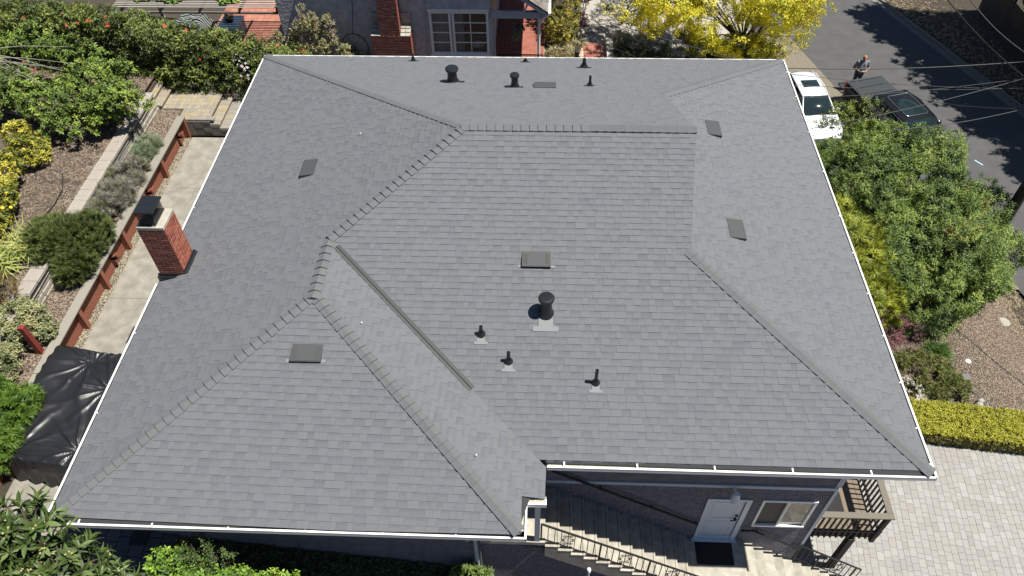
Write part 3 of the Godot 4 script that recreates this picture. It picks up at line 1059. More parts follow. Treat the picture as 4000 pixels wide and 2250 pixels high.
func build_stairs() -> void:
	var o := thing("front_staircase", "concrete staircase running down along the house's front wall past the white door", "stairs", Vector3(12.5, -7, -0.3))
	var low := func(x: float) -> float: return -2.62 - (x - 8.8) * 0.70 - 0.30
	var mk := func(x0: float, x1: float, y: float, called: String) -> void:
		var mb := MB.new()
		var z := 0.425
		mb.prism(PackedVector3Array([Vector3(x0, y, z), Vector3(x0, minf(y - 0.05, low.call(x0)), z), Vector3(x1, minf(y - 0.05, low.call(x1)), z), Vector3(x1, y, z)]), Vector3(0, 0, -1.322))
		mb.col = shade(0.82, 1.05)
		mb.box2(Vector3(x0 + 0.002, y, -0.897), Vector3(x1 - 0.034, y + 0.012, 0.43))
		mb.col = Color(0.5, 0.5, 0.5)  # shade line behind the nosing, painted in as a darker strip
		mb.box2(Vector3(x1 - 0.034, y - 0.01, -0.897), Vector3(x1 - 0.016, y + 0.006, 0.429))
		mb.col = Color(1.3, 1.3, 1.3)  # paler nosing: the lit tread edge is put into the colour
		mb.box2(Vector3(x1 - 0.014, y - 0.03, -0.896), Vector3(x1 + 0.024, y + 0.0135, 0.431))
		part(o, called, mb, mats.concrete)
	var pf := MB.new()
	pf.box2(Vector3(7.70, -2.56, -0.897), Vector3(9.066, -2.425, 0.425))
	part(o, "porch_floor", pf, mats.concrete)
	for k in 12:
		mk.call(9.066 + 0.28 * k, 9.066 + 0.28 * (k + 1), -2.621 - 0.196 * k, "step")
	var ld := MB.new()
	ld.box2(Vector3(12.426, -5.4, -0.897), Vector3(13.86, -4.973, 0.9))
	part(o, "landing", ld, mats.concrete)
	for k in 10:
		var mb := MB.new()
		var x0 := 13.85 + 0.285 * k
		var y := -5.17 - 0.196 * k
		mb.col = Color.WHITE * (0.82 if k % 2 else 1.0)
		mb.box2(Vector3(x0, y - 0.5, -0.897), Vector3(x0 + 0.29, y - 0.01, 0.9))
		mb.box2(Vector3(x0 + 0.001, y - 0.012, -0.896), Vector3(x0 + 0.31, y, 0.905))
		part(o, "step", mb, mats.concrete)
	var pad := MB.new()
	pad.box2(Vector3(16.7, -7.3, -0.9), Vector3(19.0, -6.99, 1.6))
	part(o, "foot_slab", pad, mats.concrete)
	var st := MB.new()
	st.prism(PackedVector3Array([Vector3(7.70, -7.3, 0.36), Vector3(15.0, -7.3, 0.36), Vector3(15.0, -7.1, 0.36), Vector3(12.5, -5.3, 0.36), Vector3(9.0, -2.85, 0.36), Vector3(7.70, -2.57, 0.36)]), Vector3(0, 0, -0.2))
	part(o, "side_wall", st, mats.stucco, "stucco side wall under the stairs")
	railing("stair_railing", "black wrought iron railing with scrolls down the upper flight of stairs", Vector3(8.98, -1.66, 0.37), Vector3(12.62, -4.19, 0.37), 0.69, 26, [0, 9, 17, 25], [4, 13, 21])
	railing("stair_railing", "short black iron railing beside the driveway at the foot of the stairs", Vector3(15.32, -5.12, -0.85), Vector3(17.19, -6.46, -0.85), 0.7, 12, [0, 4, 11], [8])
	var mt := MB.new()
	mt.slab(Vector3(13.15, -4.966, -0.54), Vector3(0.88, 0.018, 0.58), 0.004)
	single("door_mat", "black rubber mat on the landing before the white door", "mat", mt, mats.black_matt, Vector3(13.15, -4.973, -0.54))

func build_deck() -> void:
	var o := thing("side_deck", "small wooden deck with dark balusters hung on the house's right side wall", "deck", Vector3(16.6, -7, -1.1))
	for k in 12:
		var mb := MB.new()
		mb.col = shade(0.85, 1.1)
		mb.box2(Vector3(15.36 + 0.142 * k, -4.98, -4.6), Vector3(15.36 + 0.142 * k + 0.135, -4.945, -1.16))
		part(o, "deck_board", mb, mats.deck_wood)
	var fr := MB.new()
	fr.box2(Vector3(15.36, -5.2, -1.2), Vector3(17.1, -4.985, -1.15)); fr.box2(Vector3(17.05, -5.2, -4.6), Vector3(17.1, -4.985, -1.2)); fr.box2(Vector3(15.36, -5.2, -4.65), Vector3(17.1, -4.985, -4.6)); fr.box2(Vector3(15.36, -5.38, -1.35), Vector3(17.35, -5.205, -1.25))
	part(o, "deck_frame", fr, mats.dark_wood)
	for c in [[Vector3(15.37, -3.96, -1.12), Vector3(17.2, -3.96, -1.12)], [Vector3(17.13, -3.96, -1.2), Vector3(17.13, -3.96, -4.6)]]:
		var cp := MB.new()
		cp.beam(c[0], c[1], 0.15, 0.04)
		part(o, "rail_cap", cp, mats.rail_cap)
		var lo := MB.new()
		lo.beam(c[0] - Vector3(0, 0.85, 0), c[1] - Vector3(0, 0.85, 0), 0.04, 0.07)
		lo.beam(c[0] - Vector3(0, 0.06, 0), c[1] - Vector3(0, 0.06, 0), 0.04, 0.07)
		part(o, "lower_rail", lo, mats.dark_wood)
		var n := int((c[1] - c[0]).length() / 0.135)
		for i in range(1, n):
			var q: Vector3 = c[0].lerp(c[1], float(i) / n)
			var b := MB.new()
			b.beam(q - Vector3(0, 0.05, 0), q - Vector3(0, 1.22, 0), 0.035, 0.035)
			part(o, "baluster", b, mats.dark_wood)
	for p in [[17.1, -1.12], [17.1, -2.9], [17.1, -4.55], [15.42, -1.12]]:
		var b := MB.new()
		b.box2(Vector3(p[0] - 0.05, -5.3, p[1] - 0.05), Vector3(p[0] + 0.05, -3.98, p[1] + 0.05))
		part(o, "rail_post", b, mats.dark_wood)
	for p in [[16.62, -1.15], [16.62, -4.4]]:
		var b := MB.new()
		b.box2(Vector3(p[0] - 0.075, -7.0, p[1] - 0.075), Vector3(p[0] + 0.075, -5.2, p[1] + 0.075))
		part(o, "support_post", b, mats.dark_wood)
	var rug := MB.new()
	rug.slab(Vector3(16.25, -4.938, -2.4), Vector3(0.5, 0.012, 1.7), 0.003)
	single("deck_rug", "dark runner mat lying on the boards of the side deck", "mat", rug, mats.black_matt, Vector3(16.25, -4.944, -2.4))


# ---------------------------------------------------------------- ground
func road_left(z: float) -> float:
	return 22.03 + 0.277 * (z + 27.3)

func road_right(z: float) -> float:
	return 27.3 + 0.36 * (z + 33.3)

func ground_height(x: float, z: float) -> float:
	var near := 0.0
	if x < 1.0: near = -3.0
	elif x < 8.0: near = lerpf(-3.0, -4.6, (x - 1.0) / 7.0)
	elif x < 14.0: near = lerpf(-4.6, -7.08, (x - 8.0) / 6.0)
	else: near = -7.08
	if x > 15.0:
		near = lerpf(-7.08, -8.02, smoothstep(22.3, 26.2, x))
		if z > -4.4:
			near = lerpf(-7.15, -7.7, smoothstep(20.0, 32.0, x))
	var far := lerpf(-5.75, -8.02, smoothstep(9.5, 21.0, x))
	if x < -4.0: far = lerpf(-5.75, -5.2, smoothstep(-4.0, -14.0, x))
	var h := lerpf(near, far, smoothstep(-15.4, -17.5, z))
	if x > road_left(z) - 0.3: h = minf(h, -8.04)
	if x > road_right(z): h = -8.0 + 0.05 * (x - road_right(z))
	if x < -3.2 and z > -15.0: h = -3.0
	return h

func build_ground() -> void:
	var mb := MB.new()
	var f := noise(0.35, 4)
	var xs := []
	var zs := []
	for i in 161: xs.append(-30.0 + 0.5 * i)
	for x in [60.0, 90.0, 160.0, 400.0]: xs.append(x)
	for x in [-45.0, -80.0, -160.0, -400.0]: xs.push_front(x)
	for i in 121: zs.append(-50.0 + 0.5 * i)
	for z in [15.0, 30.0, 80.0, 300.0]: zs.append(z)
	for z in [-65.0, -90.0, -160.0, -400.0]: zs.push_front(z)
	var tint := func(x: float, z: float) -> Color:
		var dry := Color(2.3, 2.2, 1.8)
		var bark := Color(0.95, 0.72, 0.58)
		var t := smoothstep(21.0, 24.0, x - 0.25 * (z + 10.0)) + 0.6 * f.get_noise_2d(x * 2.0, z * 2.0)
		if x > road_right(z): t = 1.0
		if z < -15.5: t = 0.8
		return bark.lerp(dry, clampf(t, 0.0, 1.0))
	for i in xs.size() - 1:
		for j in zs.size() - 1:
			var p := []
			for k in [[0, 1], [1, 1], [1, 0], [0, 0]]:
				var x: float = xs[i + k[0]]
				var z: float = zs[j + k[1]]
				p.append(Vector3(x, ground_height(x, z) + 0.025 * f.get_noise_2d(x * 4.0, z * 4.0), z))
			mb.col = tint.call(p[0].x, p[0].z)
			mb.quad(p[0], p[1], p[2], p[3])
	setting("ground", "bare mulched earth and dry grass round the houses", mb, mats.soil)
	# road
	var rd := MB.new()
	rd.flat_prism([[road_left(-120.0), -120.0], [road_right(-120.0), -120.0], [road_right(60.0), 60.0], [road_left(60.0), 60.0]], -8.3, -8.0)
	setting("street", "grey asphalt street running past the houses", rd, mats.asphalt)
	var kb := MB.new()
	for s in 12:
		var z0 := -60.0 + 5.0 * s
		kb.flat_prism([[road_right(z0) - 0.05, z0], [road_right(z0) + 0.1, z0], [road_right(z0 + 5.0) + 0.1, z0 + 5.0], [road_right(z0 + 5.0) - 0.05, z0 + 5.0]], -8.2, -7.9)
		kb.flat_prism([[road_right(z0) - 0.45, z0], [road_right(z0) - 0.055, z0], [road_right(z0 + 5.0) - 0.055, z0 + 5.0], [road_right(z0 + 5.0) - 0.45, z0 + 5.0]], -8.2, -7.996)
	setting("kerb", "pale concrete kerb along the far side of the street", kb, mats.kerb)
	var dirt := MB.new()
	dirt.flat_prism([[road_left(-30.0) - 1.6, -30.0], [road_left(-30.0) + 0.1, -30.0], [road_left(-12.0) + 0.05, -12.0], [road_left(-12.0) - 0.7, -12.0]], -8.2, -7.985)
	setting("verge", "strip of bare dirt between the cars and the asphalt", dirt, mats.dirt)
	for m in [[Vector3(25.9, -7.993, -23.9), 0.5], [Vector3(26.6, -7.993, -22.3), -0.9], [Vector3(27.5, -7.993, -19.3), 0.6]]:
		var u := MB.new()
		u.box(m[0], Vector3(0.06, 0.006, 0.4), Basis(UP, m[1]))
		setting("road_marking", "faded blue-green survey dash painted on the asphalt", u, mats.utility_paint)
	# driveway of small pavers
	var bed := MB.new()
	bed.flat_prism([[15.5, -4.7], [32.0, -4.0], [32.0, 6.0], [15.5, 6.0]], -7.2, -7.02)
	var dv := setting("driveway", "light grey paver driveway at the right of the house", bed, mats.joint)
	var pal := [C(0.37, 0.36, 0.34), C(0.42, 0.41, 0.385), C(0.40, 0.38, 0.35), C(0.46, 0.45, 0.43), C(0.39, 0.385, 0.375)]
	var stock := []
	var b := Basis(UP, -0.105)
	var col := -0.4
	while col < 12.4:
		var wd: float = [0.15, 0.17, 0.19][rng.randi() % 3]
		var zz := -0.9 - rng.randf() * 0.3
		while zz < 6.6:
			var l: float = [0.15, 0.19, 0.24, 0.27][rng.randi() % 4]
			var c := Vector3(15.6, -7.0, -4.7) + b * Vector3(col + wd * 0.5, 0, zz + l * 0.5)
			zz += l
			if c.x < 15.45 or c.x > 27.5 or c.z > 2.0 or (c.x < 16.8 and c.z > -0.9):
				continue
			var mb2 := MB.new()
			mb2.col = pick(pal, rng.randf()) * rng.randf_range(0.8, 0.88)
			mb2.slab(c + Vector3(0, -0.03 + rng.randf_range(-0.002, 0.002), 0), Vector3(wd - 0.003, 0.06, l - 0.003), 0.005, b)
			stock.append([c.distance_to(CAM + Vector3(0, 0, -7)), mb2])
		col += wd
	lay(dv, "paver", stock, mats.paver)

# the 290 pieces nearest the viewer become parts of their own, the rest one joined part
func lay(parent: Node3D, called: String, stock: Array, m: Material, most := 290) -> void:
	stock.sort_custom(func(a, b): return a[0] < b[0])
	var rest := MB.new()
	for i in stock.size():
		var mb: MB = stock[i][1]
		if i < most:
			part(parent, called, mb, m)
		else:
			rest.v.append_array(mb.v); rest.n.append_array(mb.n); rest.c.append_array(mb.c)
	if rest.v.size():
		part(parent, called + "s", rest, m, "", "stuff")

func chips(parent: Node3D, called: String, where: Callable, n: int, pal: Array, size := 0.06) -> void:
	var mb := MB.new()
	mb.slab(Vector3.ZERO, Vector3(1.0, 0.16, 0.35), 0.08)
	var xfs := []
	var cols := []
	for i in n:
		var p: Vector3 = where.call()
		var b := Basis(UP, rng.randf() * TAU) * Basis(Vector3.RIGHT, rng.randf_range(-0.5, 0.5)) * Basis(Vector3.BACK, rng.randf_range(-0.4, 0.4))
		xfs.append(Transform3D(b.scaled(Vector3.ONE * size * rng.randf_range(0.6, 1.7)), p + Vector3(0, 0.01, 0)))
		cols.append(pick(pal, rng.randf()))
	scatter(parent, called, mb.mesh(), mats.chip, xfs, cols)

func build_left_garden() -> void:
	# patio of poured slabs with joints
	var bed := MB.new()
	bed.box2(Vector3(-3.0, -2.95, -13.44), Vector3(0.9, -2.73, 1.3))
	var pt := setting("patio", "weathered concrete strip along the house's left side", bed, mats.dark_joint)
	var z := -13.43
	for l in [2.6, 2.4, 2.2, 1.95, 2.1, 1.9, 1.5]:
		var s := MB.new()
		s.col = shade(0.93, 1.06)
		s.slab(Vector3(-1.05, -2.75, z + l * 0.5), Vector3(3.88, 0.1, l - 0.007), 0.005)
		part(pt, "slab", s, mats.patio)
		z += l
	var gs := MB.new()
	gs.box2(Vector3(-3.28, -2.95, -13.4), Vector3(-3.0, -2.72, 0.5))
	var gr := setting("gravel_strip", "narrow strip of pale gravel at the foot of the red timber wall", gs, mats.soil)
	chips(gr, "gravel", func() -> Vector3: return Vector3(rng.randf_range(-3.22, -2.98), -2.715, rng.randf_range(-13.4, -3.0)), 7000, [C(0.34, 0.3, 0.22), C(0.22, 0.19, 0.13), C(0.42, 0.38, 0.3)], 0.024)
	# terrace and planting bed
	var f := noise(0.5, 4, FastNoiseLite.TYPE_SIMPLEX_SMOOTH, 21)
	var terr := func(x: float, z2: float) -> float: return -1.47 + maxf(0.0, -5.2 - x) * 0.05 + 0.05 * f.get_noise_2d(x * 3.0, z2 * 3.0)
	var tm := MB.new()
	var rows := []
	for i in 45:
		var r := []
		for j in 45:
			var x := -26.0 + (21.55) * pow(j / 44.0, 0.6)
			var z3 := -15.7 + 20.0 * i / 44.0
			r.append(Vector3(x, terr.call(x, z3), z3))
		rows.append(r)
	tm.sheet(rows, true)
	tm.box2(Vector3(-26, -6.0, -15.7), Vector3(-4.46, -1.62, 4.3))
	var te := setting("terrace", "mulched upper terrace of the back garden", tm, mats.mulch)
	var pal := [C(0.12, 0.088, 0.063), C(0.21, 0.155, 0.112), C(0.27, 0.21, 0.155), C(0.16, 0.12, 0.09), C(0.38, 0.32, 0.26)]
	chips(te, "bark_chips", func() -> Vector3:
		var x := -4.5 - 6.5 * pow(rng.randf(), 1.2)
		var z4 := rng.randf_range(-15.4, -3.0)
		return Vector3(x, terr.call(x, z4), z4), 80000, pal, 0.03)
	var bd := MB.new()
	bd.box2(Vector3(-4.12, -3.2, -14.1), Vector3(-3.29, -2.03, 0.0))
	var pb := setting("planting_bed", "narrow mulched planting bed between the block wall and the red timber wall", bd, mats.mulch)
	chips(pb, "bark_chips", func() -> Vector3: return Vector3(rng.randf_range(-4.08, -3.3), -2.03, rng.randf_range(-14.0, -2.0)), 12000, pal, 0.036)
	# block retaining wall: three courses of split blocks and a course of smooth caps
	var core := MB.new()
	core.box2(Vector3(-4.44, -2.6, -14.1), Vector3(-4.16, -1.5, 2.0))
	var bw := thing("block_wall", "pale stone block retaining wall holding up the mulched terrace", "retaining wall", Vector3(-4.3, -2.6, -8.0))
	part(bw, "wall_core", core, mats.joint)
	var sp := [C(0.4, 0.36, 0.29), C(0.52, 0.47, 0.38), C(0.44, 0.42, 0.38), C(0.56, 0.5, 0.4), C(0.36, 0.35, 0.33)]
	for k in 4:
		var zc := -14.08 + 0.1 * (k % 2) - 0.13 * rng.randf()
		while zc < -1.6:
			var l: float = [0.2, 0.3, 0.42][rng.randi() % 3]
			var mb := MB.new()
			mb.col = pick(sp, rng.randf())
			var y0 := -2.12 + 0.155 * k
			var fx := -4.12 - 0.012 * k + rng.randf_range(-0.012, 0.012)
			mb.slab(Vector3(fx - 0.1, y0 + 0.075, zc + l * 0.5), Vector3(0.148, 0.2, l - 0.008), 0.022, Basis(Vector3.BACK, -PI / 2))
			part(bw, "wall_block", mb, mats.stone)
			zc += l
	var cc := -14.1
	while cc < -1.6:
		var mb := MB.new()
		mb.col = pick([C(0.52, 0.47, 0.4), C(0.58, 0.53, 0.46), C(0.55, 0.49, 0.42)], rng.randf())
		mb.slab(Vector3(-4.29 + rng.randf_range(-0.008, 0.008), -1.44, cc + 0.222), Vector3(0.40, 0.09, 0.436), 0.01)
		part(bw, "cap_block", mb, mats.stone)
		cc += 0.445
	# paver steps at the far end of the patio
	var ps := thing("paver_steps", "flight of tan and grey paver steps climbing from the patio to the terrace", "steps", Vector3(-3.0, -2.7, -14.5))
	var tan := [C(0.52, 0.42, 0.25), C(0.56, 0.48, 0.33), C(0.46, 0.4, 0.31), C(0.40, 0.38, 0.35), C(0.58, 0.5, 0.32)]
	var lv := [[-1.39, -1.72, -2.54], [-1.68, -2.0, -2.38], [-1.96, -2.28, -2.22], [-2.25, -4.08, -2.06], [-4.02, -4.36, -1.9], [-4.3, -4.66, -1.74], [-4.6, -4.96, -1.58]]
	for k in lv.size():
		var x1: float = lv[k][0]
		var x0: float = lv[k][1]
		var y: float = lv[k][2]
		var zf := -13.52 if k < 4 else -14.08
		var ri := MB.new()
		ri.box2(Vector3(x0 + 0.02, -2.75, -15.2), Vector3(x1 - 0.03, y - 0.07, zf - 0.02))
		part(ps, "step_core", ri, mats.dark_joint)
		if k == 3:   # landing of small pavers with a soldier edge
			for i in 13:
				for j in 8:
					var mb := MB.new()
					var w := 1.83 / 13.0
					var zc := -15.18 + 0.205 * (j + 0.5)
					if j == 7 and i % 2: continue
					mb.col = pick(tan, rng.randf())
					mb.slab(Vector3(x0 + w * (i + 0.5) + (w * 0.5 if j == 7 else 0.0), y - 0.033, zc), Vector3(w * (2.0 if j == 7 else 1.0) - 0.008, 0.07, 0.197), 0.008)
					part(ps, "paver", mb, mats.stone)
		else:
			var zc := -15.2
			while zc < zf - 0.1:
				var l := minf(0.29, zf - zc)
				var mb := MB.new()
				mb.col = pick(tan, rng.randf())
				mb.slab(Vector3((x0 + x1) * 0.5, y - 0.035, zc + l * 0.5), Vector3(x1 - x0 + 0.03, 0.075, l - 0.01), 0.014)
				part(ps, "paver", mb, mats.stone)
				zc += l
		if k < 4:   # stacked side blocks facing the patio
			var yy := -2.7
			while yy < y - 0.1:
				var xx := x0
				while xx < x1 - 0.05:
					var mb := MB.new()
					var l := minf(0.31, x1 - xx)
					mb.col = pick([C(0.2, 0.19, 0.18), C(0.27, 0.25, 0.23), C(0.3, 0.27, 0.22)], rng.randf())
					mb.box2(Vector3(xx + 0.004, yy + 0.004, zf - 0.15), Vector3(xx + l - 0.004, minf(yy + 0.152, y - 0.075), zf + rng.randf_range(0, 0.01)))
					part(ps, "side_block", mb, mats.stone)
					xx += l
				yy += 0.16
	# red timber wall with raking posts
	var rw := thing("timber_wall", "low red timber retaining wall with a weathered grey cap beside the patio", "retaining wall", Vector3(-3.2, -2.72, -8.0))
	for k in 4:
		var zc := -13.5
		while zc < 0.3:
			var l := 4.6 if k % 2 else (2.3 if zc < -13.0 else 4.6)
			var mb := MB.new()
			mb.col = shade(0.9, 1.08)
			mb.box2(Vector3(-3.285, -2.72 + 0.188 * k, zc), Vector3(-3.235, -2.72 + 0.188 * k + 0.183, minf(zc + l - 0.006, 0.3)))
			part(rw, "board", mb, mats.red_wood)
			zc += l
	for k in 4:
		var mb := MB.new()
		mb.col = shade(0.9, 1.08)
		mb.slab(Vector3(-3.16, -1.945, -13.55 + 3.47 * k + 1.73), Vector3(0.26, 0.045, 3.46), 0.008)
		part(rw, "cap_board", mb, mats.grey_wood)
	for zz in [-13.5, -11.35, -9.75, -8.15, -6.6, -5.2, -3.7]:
		var mb := MB.new()
		mb.box2(Vector3(-3.234, -2.74, zz - 0.065), Vector3(-3.06, -1.97, zz + 0.065))
		part(rw, "post", mb, mats.red_wood)
	var li := 0
	for zz in [-12.96, -10.17, -7.4]:
		var lt := thing("path_light", ["rusty bracket light on the red wall nearest the paver steps", "rusty bracket light on the red wall beside the lavender", "rusty bracket light on the red wall beyond the rosemary"][li], "light", Vector3(-3.2, -2.4, zz), "rusty lights on the red wall")
		li += 1
		var a := MB.new()
		a.beam(Vector3(-3.234, -2.3, zz), Vector3(-2.99, -2.16, zz), 0.16, 0.012)
		part(lt, "light_hood", a, mats.red_wood)
		var b := MB.new()
		b.beam(Vector3(-3.234, -2.36, zz), Vector3(-3.02, -2.36, zz), 0.1, 0.012); b.beam(Vector3(-3.1, -2.36, zz), Vector3(-3.06, -2.22, zz), 0.03, 0.03)
		part(lt, "light_bracket", b, mats.black_matt)
	# gate post and the tarp-covered pile
	var gp := MB.new()
	gp.slab(Vector3(-3.46, -1.85, -3.85), Vector3(0.13, 1.68, 0.13), 0.02)
	gp.ball(Vector3(-3.40, -1.25, -3.8), Vector3.ONE * 0.02)
	single("gate_post", "lone dark red square post standing beside the black tarp", "post", gp, mats.red_post, Vector3(-3.46, -2.7, -3.85))
	build_tarp()
	# garden hose and small fittings
	for hp in [[[Vector3(-5.3, -1.39, -9.9), Vector3(-5.0, -1.4, -9.2), Vector3(-4.95, -1.4, -8.5), Vector3(-5.1, -1.4, -7.7)], "black drip hose curving across the terrace mulch"]]:
		var mb := MB.new()
		mb.tube(hp[0], [0.014], 5)
		single("drip_hose", hp[1], "hose", mb, mats.black_matt, hp[0][0])
	var wire := []
	for i in 12:
		wire.append(Vector3(-4.07 + 0.012 * sin(i * 2.0), -1.52 + 0.012 * cos(i * 1.7), -13.8 + 0.85 * i))
	var wm := MB.new()
	wm.tube(wire, [0.013], 5)
	for i in [2, 4, 7]:
		wm.box(wire[i], Vector3(0.05, 0.05, 0.14))
	single("light_cable", "black string-light cable along the block wall's cap", "cable", wm, mats.black_matt, Vector3(-4.07, -1.52, -9.0))
	for p in [[-4.73, -7.95, "dark flat stone on the mulch nearest the rosemary"], [-4.85, -8.12, "dark flat stone just beyond the one nearest the rosemary"], [-5.35, -11.1, "dark stone on the open mulch right of the lemon tree"]]:
		var st := MB.new()
		st.ball(Vector3(p[0], -1.42, p[1]), Vector3(0.09, 0.05, 0.06), 8)
		single("garden_stone", p[2], "stone", st, mats.grey_vent, Vector3(p[0], -1.45, p[1]), "dark stones on the mulch")

func build_tarp() -> void:
	# black plastic thrown over a pile: a lumpy sheet with pulled creases
	var f := noise(0.6, 3, FastNoiseLite.TYPE_SIMPLEX_SMOOTH, 31)
	var g := noise(0.9, 3, FastNoiseLite.TYPE_SIMPLEX_SMOOTH, 32)
	var pins := [Vector3(-2.75, 0, -1.05), Vector3(-2.0, 0, -3.55), Vector3(-1.25, 0, -2.75), Vector3(-1.35, 0, -1.15)]
	var top := func(x: float, z: float) -> Vector3:
		var y := -1.93 + 0.09 * sin((z + 3.8) * 1.2) + 0.1 * f.get_noise_2d(x * 0.8, z * 0.8)
		for p in pins:
			var d := Vector2(x - p.x, z - p.z)
			var r := d.length()
			var a := d.angle()
			var ph: float = p.x * 3.0
			y += 0.06 * exp(-r * 0.8) * pow(absf(sin(a * 5.5 + ph + 0.5 * g.get_noise_2d(x * 0.7 + ph, z * 0.7))), 9.0) * minf(1.0, r * 4.0)
			y -= 0.08 * exp(-r * 5.0)
		return Vector3(x, y, z)
	var nx := 90
	var nz := 110
	var rows := []
	for i in nz + 1:
		var row := []
		for j in nx + 1:
			var x := lerpf(-3.15, -0.55, float(j) / nx)
			var z := lerpf(-3.95 + 0.12 * (x + 2.0), -0.72 + 0.15 * (x + 2.0), float(i) / nz)
			var p: Vector3 = top.call(x, z)
			var e := minf(minf(float(j), float(nx - j)) / nx * 2.6, minf(float(i), float(nz - i)) / nz * 3.2)
			if e < 0.09:
				p.y -= (0.09 - e) * 2.6 + 0.02 * sin(x * 25.0 + z * 21.0)
			row.append(p)
		rows.append(row)
	var mb := MB.new()
	mb.sheet(rows, true)
	# skirt down to the concrete
	var edge := []
	for j in nx + 1: edge.append(rows[0][j])
	for i in nz + 1: edge.append(rows[i][nx])
	for j in nx + 1: edge.append(rows[nz][nx - j])
	for i in nz + 1: edge.append(rows[nz - i][0])
	var mid := []
	var low := []
	for k in edge.size():
		var p: Vector3 = edge[k]
		var out := (p - Vector3(-1.85, p.y, -2.3)).normalized()
		mid.append(Vector3(p.x, lerpf(p.y, -2.69, 0.5), p.z) + out * (0.05 + 0.03 * sin(k * 0.5)))
		low.append(Vector3(p.x, -2.69, p.z) + out * (0.08 + 0.05 * sin(k * 0.5 + 0.6)))
	mb.sheet([edge, mid, low])
	single("tarp", "wrinkled black plastic tarp draped over a pile on the patio", "tarp", mb, mats.tarp, Vector3(-1.85, -2.69, -2.3))


